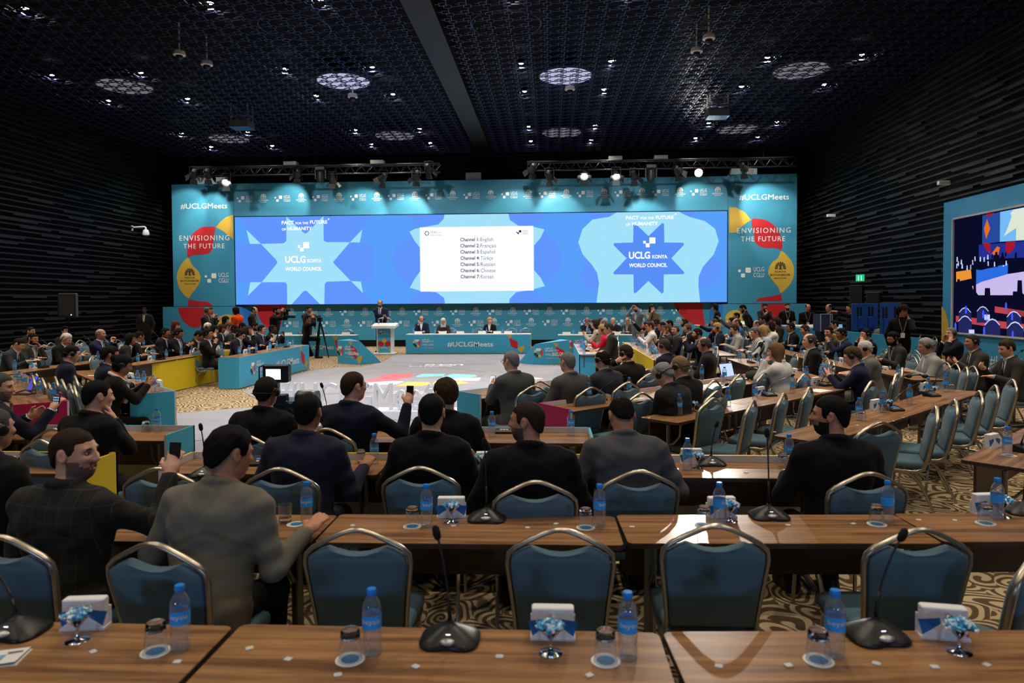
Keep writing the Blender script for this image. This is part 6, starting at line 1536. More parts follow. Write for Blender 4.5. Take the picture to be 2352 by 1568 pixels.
L('grey-haired man in a navy blue suit with clasped hands',232,777,z=1.24,hp=4,lean=2,arms=('clasp','clasp'),skin='mid',hair='side',hc=hgr,jk=(.010,.016,.05,1),tie=(.02,.02,.06,1),chairlab='man with clasped hands')
L('woman with long black hair leaning to talk beside the yellow board',301,792,z=1.10,yaw=-70,hy=0,hp=8,lean=22,arms=('table','table'),skin='tan',hair='long',hc=hbl,jk=CHA,w=.9,chairlab='woman with long black hair')
L('dark-suited man facing the long-haired woman, looking down',320,788,z=1.12,yaw=-60,hy=30,hp=20,skin='tan',hair='short',hc=hbl,jk=BLK,tie=(.01,.01,.02,1),chairlab='man facing the long-haired woman')
L('man in glasses and black suit with a headset at the yellow front',381,773,z=1.20,hp=8,hs=True,glasses=True,skin='tan',hair='short',hc=hbl,jk=BLK,tie=(.03,.03,.04,1),chairlab='man in glasses at the yellow front')
L('man in black suit with headset reading a phone at the yellow front',411,776,z=1.16,hp=18,hs=True,skin='tan',hair='full',hc=hdk,jk=BLK,lan=True,arms=('low','low'),chairlab='man reading a phone at the yellow front')
L('man in black bowing his dark head behind the seated figure',458,780,z=1.10,hp=38,lean=26,hy=8,skin='tan',hair='full',hc=hbl,jk=BLK,chairlab='man bowing his head')
H5,_=person('man in black suit sitting apart on a chair, side-on before the yellow board',479,776,z=1.185,yaw=-84,hy=-6,hp=2,lean=-2,arms=('lap','mic'),skin='tan',hair='full',hc=hbl,jk=BLK,hs=True,chairlab='man sitting apart before the yellow board')
L('white-haired man with a headset behind the man sitting apart',478,758,Y=19.6,hp=12,hs=True,skin='tan',hair='full',hc=(.8,.78,.72,1),jk=CHA,chairlab='white-haired man with headset')
L('dark-haired woman touching her face behind the left block',493,768,Y=18.2,hp=14,arms=('table','cheek'),skin='fair',hair='bob',hc=hbl,jk=BLK,w=.88,chairlab='dark-haired woman touching her face')
L('woman with short brown hair in a navy jacket, left block',510,764,Y=19.,hp=10,hy=-10,skin='tan',hair='bob',hc=hbr,jk=NAV,w=.88,chairlab='woman with short brown hair')
L('fair youth in a grey shirt behind the left block',527,757,Y=20.4,hp=18,skin='fair',hair='full',hc=hsg,jk=LGR,chairlab='youth in a grey shirt')
L('bald dark-skinned man in a grey suit, left block',539,765,Y=19.2,hp=22,lean=14,skin='dark',hair='crop',hc=hbl,jk=(.03,.03,.032,1),tie=(.02,.02,.05,1),chairlab='bald man in grey, left block')
L('person in a black cap behind the left block',557,758,Y=20.4,hp=14,skin='tan',hair='cap',hc=(.006,.006,.007,1),jk=(.1,.02,.02,1),chairlab='person in a black cap')
L('woman with a headset bending over her papers at the blue left desk',554,779,z=1.10,yaw=-84,hp=34,lean=20,hs=True,skin='fair',hair='bun',hc=hbl,jk=(.012,.014,.024,1),w=.88,lan=True,chairlab='woman bending over papers')
L('woman with shoulder-length hair looking up at the blue left desk',571,769,z=1.16,hp=-10,hy=-6,skin='tan',hair='long',hc=hbr,jk=BLK,w=.86,arms=('table','mouth'),chairlab='woman looking up')
L('bearded man in a dark suit behind the man with glasses, left desk',586,757,Y=19.8,hp=16,skin='tan',hair='short',hc=hbl,jk=NAV,beard=bdk,tie=(.01,.02,.07,1),chairlab='bearded man, left desk')
H6,_=L('man in navy suit, glasses and headset holding a white tablet',602,764,z=1.19,hp=4,hs=True,glasses=True,skin='fair',hair='short',hc=hbl,jk=NAV,tie=(.02,.03,.08,1),arms=('table','low'),chairlab='man with a white tablet')
held('tablet','white tablet held by the man in navy with glasses','tablet',H6[1],.14,.20,paper,emat('pale tablet glow',(.5,.6,.75,1),.5),-20,None,None,.12)
L('dark-skinned man in black clapping at the far end of the blue left desk',627,767,z=1.13,hp=2,skin='dark',hair='crop',hc=hbl,jk=BLK,lan=True,arms=('clasp','clasp'),chairlab='man clapping')
# standing at the back left
St=dict(stand=True)
person('bald man in a dark grey jacket standing and speaking into a microphone',478,729,Y=21.4,yaw=-80,hy=-6,hp=8,arms=('mic','mic'),skin='mid',hair='crown',hc=hsg,jk=CHA,hs=True,shirt=(.5,.3,.35,1),**St)
person('dark-haired man standing close behind the bald man with microphone',483,719,Y=22.2,yaw=-70,hy=-10,hp=4,arms=('mic','phone'),skin='mid',hair='short',hc=hbl,jk=NAV,**St)
person('woman in a bright orange jacket with long black hair, standing',541,729,Y=22.,yaw=70,hy=8,hp=6,arms=('front','front'),skin='tan',hair='long',hc=hbl,jk=(.80,.085,.012,1),tr=BLK,shirt=None,w=.86,**St)
person('woman with dark hair sitting alone before the mustard shape at the back left',519,742,Y=21.3,yaw=-80,hp=12,skin='fair',hair='long',hc=hdk,jk=BLK,w=.86,shirt=None,chairlab='woman before the mustard shape')
person('woman with long reddish hair at the low left panel',404,756,Y=18.2,yaw=-95,hp=14,skin='fair',hair='long',hc=(.07,.018,.012,1),jk=(.02,.014,.014,1),w=.86,shirt=None,chairlab='woman with reddish hair')
person('man in a dark jacket standing with a bottle beside the red shape',585,721,Y=22.6,yaw=-86,hy=-4,hp=6,arms=('front','low'),skin='fair',hair='balding',hc=hdk,jk=(.016,.017,.02,1),lan=True,shirt=(.02,.02,.02,1),**St)
H7,_=person('photographer in a black hooded jacket raising a camera with flash',636,716,Y=21.4,yaw=-88,hy=-4,hp=6,arms=('cam','cam'),skin='mid',hair='short',hc=hbl,jk=(.008,.008,.008,1),beard=bdk,shirt=None,w=1.15,**St)
person('man in grey at the wall filming with a video camera',710,718,Y=24.3,yaw=-120,hy=-2,hp=8,arms=('low','mic'),skin='mid',hair='short',hc=hbl,jk=(.035,.037,.035,1),shirt=(.3,.32,.3,1),lan=True,**St)
person('photographer in black crouching behind a tripod',708,741,Y=23.2,yaw=-60,hy=-30,hp=-6,arms=('cam','cam'),skin='mid',hair='cap',hc=(.006,.006,.007,1),jk=BLK,shirt=None,stand=True,kneel=True,w=.9)
person('waiter in a white shirt and black waistcoat standing by the black left wall',331,725,Y=24.6,yaw=-170,hp=8,arms=('down','down'),skin='dark',hair='crop',hc=hbl,jk=(.016,.016,.02,1),tr=BLK,collar=False,shirt=(.45,.44,.38,1),**St)
# head table
person('speaker in a navy suit standing at the white lectern',873,713,Y=25.75,yaw=178,hy=6,hp=6,arms=('table',((-.42,.30,1.10),.3)),skin='mid',hair='balding',hc=hdk,jk=(.012,.016,.04,1),tie=(.015,.02,.07,1),beard=(.10,.075,.06,1),**St)
person('bald man with a headset speaking into a hand microphone at the head table',968,738,Y=25.85,yaw=176,hp=8,arms=('table','mic'),skin='mid',hair='bald',jk=(.012,.016,.035,1),hs=True,chairlab='bald man at the head table')
person('woman in a white headscarf at the head table',1018,745,Y=25.8,yaw=180,hp=20,lean=14,skin='mid',hair='hijab',hc=(.55,.5,.48,1),jk=(.05,.03,.035,1),w=.86,plaid=2,shirt=None,chairlab='woman in the headscarf')
person('woman with blond hair and a white-collared dark jacket at the head table',1125,742,Y=25.9,yaw=168,hy=28,hp=4,skin='fair',hair='bob',hc=(.40,.24,.10,1),jk=BLK,w=.86,chairlab='woman with blond hair')
# right of the stage
person('bald man with glasses at the left end of the right back table',1349,743,Y=25.0,yaw=168,hy=20,hp=8,skin='tan',hair='balding',hc=hgr,jk=NAV,hs=True,glasses=True,arms=('table','mouth'),chairlab='bald man with glasses')
person('dark-skinned bald man with a headset at the right back table',1380,740,Y=26.2,yaw=170,hy=10,hp=6,skin='dark',hair='bald',jk=NAV,hs=True,chairlab='dark-skinned bald man')
person('white-haired man in a navy suit at the right back table',1408,746,Y=25.1,yaw=158,hy=18,hp=4,skin='fair',hair='side',hc=hwh,jk=(.015,.018,.035,1),chairlab='white-haired man, right back table')
person('balding man in an olive jacket leaning on the right back table',1441,748,Y=25.0,yaw=150,hy=20,hp=8,skin='mid',hair='balding',hc=hbl,jk=(.045,.048,.024,1),glasses=True,shirt=(.3,.3,.35,1),chairlab='balding man in olive')
H8,_=person('man in a light blue-grey suit standing and filming with raised arms',1461,707,Y=23.7,yaw=150,hy=8,hp=0,arms=('cam','cam'),skin='mid',hair='short',hc=hbl,jk=(.17,.22,.30,1),shirt=(.5,.55,.6,1),beard=bdk,**St)
held('phone','black phone raised by the man in the light blue-grey suit','phone',H8[0],.16,.08,mat('device black',(.01,.01,.012,1),.3),None,0,None,None,.10)
person('long-haired man in a khaki blazer standing with hand at mouth',1498,713,Y=24.2,yaw=165,hy=30,hp=6,arms=('lap','mouth'),skin='fair',hair='long',hc=hdk,jk=(.20,.165,.11,1),tr=BLK,shirt=(.01,.01,.01,1),lan=True,w=.95,**St)
def R(*a,**k):
    k.setdefault('yaw',86);return person(*a,**k)
H9,_=R('woman with brown hair raising a phone at the blue right desk',1366,752,Y=18.6,hp=2,hs=True,arms=('phone','phone'),skin='fair',hair='long',hc=hbr,jk=(.45,.40,.33,1),w=.86,shirt=None,chairlab='woman raising a phone')
held('phone','phone raised by the brown-haired woman at the blue right desk','phone',H9[0],.075,.15,mat('device black',(.01,.01,.012,1),.3))
R('woman in a red jacket with blond hair at the blue right desk',1383,765,Y=17.3,hp=4,hs=True,arms=('phone','table'),skin='fair',hair='bob',hc=hbd,jk=(.55,.015,.05,1),w=.88,shirt=None,chairlab='woman in red')
R('man with tousled grey-black hair in a charcoal suit at the blue right desk',1397,764,Y=15.75,hp=14,lean=14,arms=('table','table'),skin='mid',hair='full',hc=(.04,.038,.036,1),jk=(.022,.024,.022,1),glasses=True,w=1.05,chairlab='man with tousled hair')
R('grey-haired man half hidden behind the woman in red',1386,750,Y=20.,skin='fair',hair='short',hc=hgr,jk=CHA,chairlab='grey-haired man behind red')
# yellow-fronted right row
H10,_=R('bearded man in navy raising his phone high above the yellow row',1483,756,Y=19.8,hp=-4,arms=('table','raise'),skin='mid',hair='short',hc=hbl,jk=NAV,beard=(.05,.035,.03,1),chairlab='bearded man raising his phone')
held('phone','phone held high by the bearded man above the yellow row','phone',H10[1],.075,.15,mat('device black',(.01,.01,.012,1),.3))
H11,_=R('man in a white shirt filming with a phone over the yellow board',1491,757,z=1.24,Y=None,hy=12,hp=6,arms=('phone','mic'),skin='mid',hair='short',hc=hbr,jk=(.68,.68,.68,1),tops=1,glasses=True,shirt=None,w=1.05,chairlab='man in a white shirt')
held('phone','phone held by the man in the white shirt','phone',H11[0],.075,.15,mat('device black',(.01,.01,.012,1),.3))
R('brown-haired man with an earpiece behind the white shirt',1506,748,Y=20.6,hy=-10,hs=True,skin='mid',hair='short',hc=hbr,jk=NAV,chairlab='brown-haired man behind white shirt')
R('man with cropped black hair between the white shirt and the heavy man',1520,757,Y=18.4,hp=4,skin='tan',hair='crop',hc=hbl,jk=CHA,chairlab='man with cropped black hair')
R('dark-haired man hidden behind the heavy bald man',1537,752,Y=19.6,skin='mid',hair='short',hc=hbl,jk=NAV,chairlab='hidden dark-haired man')
R('heavy-set man with shaven head and a black phone before his face',1530,765,z=1.20,hp=6,hy=10,arms=('cheek','phone'),skin='tan',hair='crop',hc=(.06,.045,.035,1),jk=CHA,w=1.15,chairlab='heavy-set man')
R('round-faced man in a grey suit looking towards the camera, yellow row',1551,766,z=1.18,hy=45,hp=4,skin='fair',hair='crop',hc=hsg,jk=(.028,.028,.032,1),hs=True,w=1.12,chairlab='round-faced man')
R('bearded man with short hair standing out against the teal wall',1571,748,Y=20.6,hp=2,skin='fair',hair='short',hc=hbr,jk=NAV,beard=(.07,.045,.03,1),hs=True,chairlab='bearded man against the teal wall')
R('man with cropped sandy hair, headset and dark suit, yellow row',1579,761,Y=18.3,hp=8,skin='fair',hair='crop',hc=(.12,.08,.05,1),jk=BLK,hs=True,tie=(.1,.1,.12,1),w=1.08,chairlab='man with cropped sandy hair')
R('man in a navy suit with headset, resting on clasped hands',1601,775,z=1.18,hp=8,lean=10,arms=('clasp','clasp'),skin='fair',hair='short',hc=hdk,jk=(.012,.012,.035,1),hs=True,beard=(.09,.06,.045,1),chairlab='man resting on clasped hands')
R('bald man in glasses and black jacket with headset, near end of the yellow row',1617,796,z=1.19,yaw=66,hp=6,arms=('table','table'),skin='mid',hair='balding',hc=hsg,jk=(.018,.017,.016,1),hs=True,glasses=True,shirt=(.1,.15,.3,1),chairlab='bald man in glasses, yellow row')
# third right row
R('blond woman in a navy jacket speaking into a headset microphone',1647,760,z=1.20,hp=4,arms=('table','mouth'),skin='fair',hair='bob',hc=(.36,.25,.11,1),jk=(.012,.016,.035,1),hs=True,w=.9,shirt=None,lan=True,chairlab='blond woman in navy')
R('man with light brown hair behind the blond woman',1640,748,Y=20.6,hp=4,skin='fair',hair='short',hc=(.1,.065,.035,1),jk=NAV,arms=('point','table'),chairlab='man behind the blond woman')
R('man in a light grey jacket with headset, head bent',1687,764,z=1.18,hp=16,lean=10,skin='fair',hair='short',hc=hbr,jk=LGR,hs=True,shirt=(.5,.5,.5,1),chairlab='man in light grey, head bent')
H12,_=R('person with dark hair stretching a grey-sleeved arm up with a phone',1680,746,Y=20.8,hp=2,arms=('raise','table'),skin='fair',hair='full',hc=hdk,jk=GRY,chairlab='person stretching an arm')
held('phone','phone at the end of the stretched grey-sleeved arm','phone',H12[0],.075,.15,mat('device black',(.01,.01,.012,1),.3))
R('bald man in a bright blue jacket',1691,748,Y=20.2,hp=10,skin='fair',hair='balding',hc=hsg,jk=(.06,.13,.36,1),shirt=(.1,.2,.5,1),chairlab='bald man in bright blue')
R('dark-haired man sitting before the mustard dome at the back right',1691,730,Y=22.6,z=None,skin='mid',hair='short',hc=hbl,jk=BLK,chairlab='man before the mustard dome')
person('bearded man in a black suit bending down at the back right',1706,722,Y=21.4,yaw=80,hp=30,lean=42,arms=('front','front'),skin='mid',hair='short',hc=hbl,jk=BLK,beard=bdk,**St)
R('woman with short grey hair in a black and white striped blouse',1734,773,z=1.19,hp=10,hy=10,arms=('table','table'),skin='fair',hair='full',hc=(.13,.125,.12,1),jk=(.62,.62,.62,1),plaid=2,tops=1,w=.95,shirt=None,chairlab='woman in stripes')
R('person with long blond hair in pale blue beside the striped blouse',1752,776,Y=16.7,hp=8,hy=-12,skin='fair',hair='long',hc=(.36,.23,.09,1),jk=(.40,.46,.55,1),w=.88,shirt=None,chairlab='person in pale blue')
R('bald man with a phone behind the grey-haired woman in stripes',1738,752,Y=20.,hp=12,arms=('table','phone'),skin='fair',hair='balding',hc=hsg,jk=CHA,chairlab='bald man behind stripes')
R('woman with long dark hair in a white jacket, hand near her mouth',1769,757,z=1.21,hp=4,arms=('mouth','table'),skin='fair',hair='long',hc=hdk,jk=(.70,.70,.66,1),hs=True,lan=True,w=.88,shirt=None,chairlab='woman in a white jacket')
R('brown-haired woman in brown behind the white jacket',1783,746,Y=20.2,hp=14,skin='fair',hair='bob',hc=hbr,jk=(.03,.022,.018,1),w=.88,shirt=None,chairlab='woman in brown')
R('dark-haired man half seen below the men with badges',1752,742,Y=21.6,hp=10,skin='mid',hair='short',hc=hbl,jk=CHA,chairlab='man below the badges')
R('shaven-headed man in a black suit with headset and lanyard',1859,788,z=1.24,yaw=78,hp=4,lean=2,arms=('lap','lap'),skin='fair',hair='balding',hc=hsg,jk=BLK,hs=True,lan=True,tie=(.05,.05,.06,1),w=1.05,chairlab='shaven-headed man')
H13,_=R('woman with straight light brown hair and a white blouse seen from behind',1781,815,z=1.18,yaw=48,hp=6,hy=14,arms=('mouth','near'),skin='fair',hair='long',hc=(.15,.085,.04,1),jk=(.62,.62,.60,1),tops=1,w=.9,shirt=None,chairlab='woman in a white blouse, draped with a beige coat')
R('man with thick white hair and a grey suit leaning forward',1986,806,z=1.18,yaw=66,hp=14,lean=16,arms=('table','table'),skin='fair',hair='crop',hc=(.55,.54,.52,1),jk=(.12,.12,.115,1),hs=True,w=1.05,chairlab='man with thick white hair')
H14,_=R('young man in a navy suit, glasses and headset tapping a phone',1957,826,z=1.15,yaw=60,hp=24,lean=16,arms=('low','low'),skin='fair',hair='full',hc=(.06,.038,.02,1),jk=(.012,.013,.035,1),hs=True,glasses=True,chairlab='young man tapping a phone')
held('phone','phone with a violet glow tapped by the young man','phone',H14[0],.075,.15,mat('device black',(.01,.01,.012,1),.3),emat('violet screen',(.10,.09,.50,1),1.),-30)
# pink-edged row and the inner row
person('grey-haired man with a headset bowing deep over his phone, pink-edged row',1524,862,z=1.13,yaw=44,hp=42,lean=24,arms=('chin','table'),skin='fair',hair='full',hc=(.22,.22,.22,1),jk=(.018,.018,.022,1),hs=True,chairlab='grey-haired man bowing over his phone')
person('sandy-haired man in a black suit with a headset, pink-edged row',1560,842,z=1.18,yaw=46,hp=10,lean=12,arms=('near','near'),skin='fair',hair='crop',hc=(.24,.15,.08,1),jk=BLK,hs=True,w=1.1,chairlab='sandy-haired man')
H15,_=person('grey-haired man in glasses and a grey suit reading a phone before the letters',1173,830,z=1.20,yaw=40,hy=12,hp=8,arms=('low','near'),skin='fair',hair='short',hc=hgr,jk=(.065,.068,.065,1),glasses=True,w=1.05,chairlab='grey-suited man reading a phone')
held('phone','phone with a white screen held by the grey-suited man','phone',H15[0],.075,.155,mat('device black',(.01,.01,.012,1),.3),emat('white phone glow',(.8,.85,.9,1),1.),-25,-20)
person('man with short grey hair in a grey suit, second on the inner diagonal row',1303,832,z=1.20,yaw=38,hp=4,arms=('near','near'),skin='fair',hair='crop',hc=hgr,jk=(.07,.07,.068,1),w=1.05,chairlab='man with short grey hair')
person('bald man with a headset in a slate suit, third on the inner diagonal row',1383,826,z=1.19,yaw=40,hp=6,arms=('near','near'),skin='fair',hair='balding',hc=hdk,jk=(.030,.032,.044,1),hs=True,chairlab='bald man in slate')
person('man in a black suit holding a headphone to his ear, inner diagonal row',1436,818,z=1.19,yaw=42,hy=6,hp=8,arms=('ear','near'),skin='fair',hair='short',hc=hbr,jk=(.011,.011,.010,1),hs=True,w=1.1,chairlab='man holding a headphone to his ear')
person('man with close-cropped brown hair in a dark suit seen from behind, by the yellow board',1525,800,z=1.19,yaw=46,hp=4,arms=('near','near'),skin='mid',hair='crop',hc=(.05,.04,.032,1),jk=NAV,hs=True,chairlab='man with close-cropped hair by the yellow board')
# fourth and outer right rows
R('dark-haired man in a black suit looking left before the blue booth',1815,760,z=1.22,hp=2,skin='tan',hair='short',hc=hbl,jk=BLK,hs=True,chairlab='man looking left before the booth')
R('man with cropped dark hair reading before the red mark of the booth',1848,766,z=1.17,hp=14,hs=True,skin='fair',hair='short',hc=hbr,jk=(.012,.012,.018,1),chairlab='man reading before the red mark')
R('young black-haired man in a grey jacket with a white lanyard',1903,771,z=1.18,hy=38,hp=10,skin='fair',hair='short',hc=hbl,jk=BRG,hs=True,lan=True,shirt=(.01,.01,.012,1),chairlab='young man with a lanyard')
R('dark-haired person half hidden behind the young man with the lanyard',1915,754,Y=18.2,hp=8,skin='mid',hair='short',hc=hbl,jk=GRY,chairlab='half-hidden person')
R('man in a navy suit with headset rubbing his hands',1932,776,z=1.19,hp=10,lean=10,arms=('clasp','table'),skin='tan',hair='short',hc=hbl,jk=(.015,.017,.045,1),hs=True,tie=(.1,.02,.06,1),chairlab='man in navy rubbing his hands')
R('dark-haired man with heavy brows resting his face on his hands',1988,779,z=1.17,hp=4,hy=10,arms=('mouth','mouth'),skin='fair',hair='short',hc=hbl,jk=BLK,hs=True,chairlab='man with heavy brows')
R('man with curly dark hair, beard and a grey jacket looking down',2051,791,z=1.15,hp=18,hy=14,skin='mid',hair='full',hc=hbl,jk=(.035,.034,.03,1),beard=bdk,lan=True,glasses=True,shirt=(.01,.01,.01,1),hs=True,chairlab='man with curly dark hair')
R('grey-haired man in a pale grey suit bending over the table',2126,802,z=1.17,yaw=80,hp=16,lean=8,arms=('table','table'),skin='mid',hair='full',hc=(.26,.26,.25,1),jk=(.30,.30,.30,1),hs=True,w=1.12,shirt=(.6,.6,.62,1),chairlab='man in a pale grey suit')
R('grey-haired man holding his face in both hands by the side screen',2184,776,z=1.21,hp=0,hy=18,arms=('cheek','cheek'),skin='fair',hair='short',hc=hgr,jk=NAV,hs=True,w=1.08,chairlab='man holding his face')
H16,_=R('man in a brown-grey suit with headset and lanyard holding a glowing phone',2232,791,z=1.22,hp=4,hy=6,arms=('low','low'),skin='mid',hair='crop',hc=(.03,.022,.018,1),jk=BRG,hs=True,tie=(.02,.012,.012,1),w=1.1,chairlab='man with a glowing phone')
held('phone','glowing phone held by the man in a brown-grey suit','phone',H16[0],.075,.15,mat('device black',(.01,.01,.012,1),.3),emat('violet glow',(.45,.4,.8,1),1.),-25)
R('fair youth with a side parting in a grey suit at the right edge',2311,806,z=1.19,hp=18,hy=8,arms=('table','low'),skin='fair',hair='full',hc=(.05,.032,.018,1),jk=(.040,.040,.036,1),tie=(.006,.006,.007,1),hs=False,chairlab='fair youth at the right edge')
# standing at the back right
person('woman in black with a dark hat of hair reading at the side lectern',1642,722,Y=25.6,yaw=78,hp=16,arms=('low','low'),skin='tan',hair='bob',hc=hbl,jk=BLK,w=.88,shirt=None,**St)
person('man in a dark hood photographing, standing before the red shape',1757,704,Y=26.3,yaw=176,hp=14,arms=('mic','phone'),skin='tan',hair='full',hc=hbl,jk=(.012,.012,.02,1),lan=True,shirt=(.02,.02,.02,1),beard=bdk,**St)
person('young man in a black T-shirt with a lanyard, arms down',1809,701,Y=24.8,yaw=178,hp=6,arms=('hip','hip'),skin='fair',hair='short',hc=hbl,jk=(.006,.006,.007,1),tops=2,lan=True,collar=False,shirt=None,beard=bdk,**St)
person('balding man in black with a white lanyard behind the booth desk',1856,707,Y=22.8,yaw=165,hy=14,hp=6,arms=('front','front'),skin='mid',hair='balding',hc=hbl,jk=BLK,lan=True,shirt=(.01,.01,.01,1),**St)
person('man in black looking left behind the blue monitor case',1904,703,Y=22.0,yaw=100,hp=0,arms=('down','down'),skin='mid',hair='balding',hc=hbl,jk=BLK,shirt=None,**St)
person('man in black pointing left behind the booth monitors',1952,723,Y=20.6,yaw=96,hp=4,arms=('point','down'),skin='mid',hair='crop',hc=hbl,jk=BLK,shirt=None,**St)
person('operator with white headphones bent behind the booth desk',2034,752,Y=18.7,yaw=170,hp=40,skin='mid',hair='short',hc=(.03,.025,.02,1),jk=(.2,.2,.15,1),hs=False,shirt=None,chairlab='operator with headphones')
person('woman in black with a great curly head of hair and a lanyard, standing',2074,733,Y=15.4,yaw=165,hy=20,hp=10,arms=('cheek','down'),skin='mid',hair='curly',hc=hbl,jk=(.007,.007,.008,1),lan=True,shirt=(.01,.01,.01,1),w=.92,**St)
# ------------------------------------------------------------------ equipment and the rest
devb=mat('device black',(.01,.01,.012,1),.3)
# broadcast camera before the letters
p=P(634,858,Y=7.3);t=thing('broadcast_camera','black broadcast camera with a bright viewfinder monitor before the letters','camera',(p.x,7.3,0))
z=p.z
MB().box((-.13,-.06,z-.09),(.15,.06,z+.10),bev=.02).build('viewfinder',devb,t)
MB().add([(-.085,-.064,z-.055),(.075,-.064,z-.055),(.075,-.064,z+.055),(-.085,-.064,z+.055)],[(0,1,2,3)]).build('screen',emat('viewfinder glow',(.80,.84,1,1),2.2),t,fix=False)
MB().tube([(-.13,0,z+.09),(-.185,0,z+.07),(-.185,0,z-.08),(-.13,0,z-.11)],.008,6).build('guard_handle',devb,t)
MB().box((-.02,-.03,z-.28),(.03,.03,z-.09)).box((.0,-.05,z-.33),(.12,.06,z-.22),bev=.015).build('bracket',devb,t)
MB().box((-.08,-.02,z-.56),(.20,.38,z-.30),bev=.03).build('body',devb,t)
MB().lathe([(.06,0),(.085,.02),(.09,.16),(.075,.2),(.085,.24)],16,T=Matrix.Translation((.20,.05,z-.27))@Matrix.Rotation(PI/2,4,'Y')@Matrix.Rotation(0,4,'X')).build('lens_hood',devb,t,True,40)
m=MB()
for i in range(5):m.tube([(.16,-.03,z-.36),(.22+.01*i,-.04,z-.44-.01*i),(.20,-.04,z-.52),(.12+.012*i,-.03,z-.48)],.004,5)
m.build('cable',devb,t,True)
m=MB();m.tube([(.05,.1,z-.56),(.05,.1,.75)],.04,8)
m.build('column',devb,t)
for k in range(3):
    a=2*PI*k/3+.4;MB().tube([(.05,.1,.85),(.05+.5*math.cos(a),.1+.5*math.sin(a),.01)],.02,6).build('leg',devb,t)
p=P(710,910,Y=7.6);t=thing('field_monitor','small black monitor on a stand left of the thin microphone','monitor',(p.x,7.6,0))
MB().box((-.06,-.03,p.z-.05),(.06,.03,p.z+.05),bev=.01).build('body',devb,t);MB().tube([(0,0,.02),(0,0,p.z-.05)],.012,6).build('pole',devb,t)
for k in range(3):
    a=2*PI*k/3;MB().tube([(0,0,.3),(.25*math.cos(a),.25*math.sin(a),.01)],.01,5).build('leg',devb,t)
# photographers' cameras and tripod
def photo_cam(px,py,Y,yaw,label,flash=True):
    t=thing('photo_camera',label,'camera',P(px,py,Y=Y),math.radians(yaw))
    MB().box((-.075,-.04,-.05),(.075,.04,.05),bev=.012).box((-.03,-.035,.05),(.03,.03,.085)).build('body',devb,t)
    MB().lathe([(.035,0),(.042,.02),(.042,.12),(.048,.14),(.048,.20),(.040,.2)],14,T=Matrix.Translation((0,.04,0))@Matrix.Rotation(-PI/2,4,'X')).build('lens',devb,t,True,40)
    if flash:
        MB().box((-.03,-.03,.085),(.03,.03,.16)).box((-.04,-.03,.16),(.04,.09,.23),bev=.01).build('flash',devb,t)
        MB().tube([(.07,-.04,.03),(.08,-.1,-.15),(.04,-.12,-.30),(-.05,-.08,-.25)],.008,5).build('strap',devb,t)
photo_cam(660,727,20.6,-88,'camera with raised flash in the hands of the hooded photographer')
photo_cam(724,727,24.1,-120,'video camera in the hands of the man in grey at the wall',False)
t=thing('tripod','black tripod before the crouching photographer','tripod',P(736,822,z=0))
hz=1.25
for k in range(3):
    a=2*PI*k/3+.5;MB().tube([(0,0,hz),(.10*math.cos(a),.10*math.sin(a),hz*.7),(.28*math.cos(a),.28*math.sin(a),0)],[.03,.03,.018],6).build('leg',devb,t)
MB().box((-.08,-.08,hz),(.08,.08,hz+.15),bev=.02).build('head',devb,t)
# loudspeakers
def pa(loc,yaw,label,h=.62,pole=True):
    t=thing('loudspeaker',label,'speaker',loc,math.radians(yaw))
    MB().box((-.2,-.18,0),(.2,.18,h),bev=.03).build('cabinet',mat('speaker black',(.006,.006,.007,1),.6),t)
    MB().add([(-.17,-.184,.05),(.17,-.184,.05),(.17,-.184,h-.04),(-.17,-.184,h-.04)],[(0,1,2,3)]).build('grille',mat('grille black',(.012,.012,.014,1),.8),t,fix=False)
    MB().ball((.1,-.19,.06),(.012,.006,.012),8).build('indicator',emat('speaker blue light',(.3,.4,1,1),12.),t)
    if pole:
        z=loc[2];MB().tube([(0,0,0),(0,0,-z+.02)],.02,8).build('pole',devb,t)
        for k in range(3):
            a=2*PI*k/3;MB().tube([(0,0,-z+.6),(.45*math.cos(a),.45*math.sin(a),-z+.02)],.014,6).build('leg',devb,t)
p=P(157,728,Y=17.5);pa((p.x,17.5,p.z),25,'black loudspeaker with a blue light on a pole by the left wall',.62)
p=P(1968,706,X=10.1);pa((p.x,p.y,p.z),-30,'tall black loudspeaker on a pole under the green sign',.74)
p=P(2004,704,X=10.0);pa((p.x,p.y-.1,p.z),-30,'second black loudspeaker right of the tall one',.45)
t=thing('exit_sign','small lit green exit sign high on the right wall','sign',P(1977,638,X=10.35),math.radians(-62))
MB().box((-.17,-.03,-.12),(.17,.03,.12)).build('box',mat('sign case',(.2,.25,.22,1),.5),t)
MB().add([(-.16,-.033,-.11),(.16,-.033,-.11),(.16,-.033,.11),(-.16,-.033,.11)],[(0,1,2,3)]).build('panel',emat('exit green',(.01,.62,.25,1),1.),t,fix=False)
m=MB()
for x in (-.06,.05):
    m.add([(x-.018,-.036,-.08),(x+.018,-.036,-.08),(x+.018,-.036,.03),(x-.018,-.036,.03)],[(0,1,2,3)]).ball((x,-.036,.055),(.02,.002,.02),8)
m.build('pictogram',emat('exit white',(.8,1,.85,1),1.),t,fix=False)
MB().box((-.012,.0,.12),(.012,.02,.2)).box((-.03,.03,-.03),(.03,.45,.03)).build('bracket',devb,t)
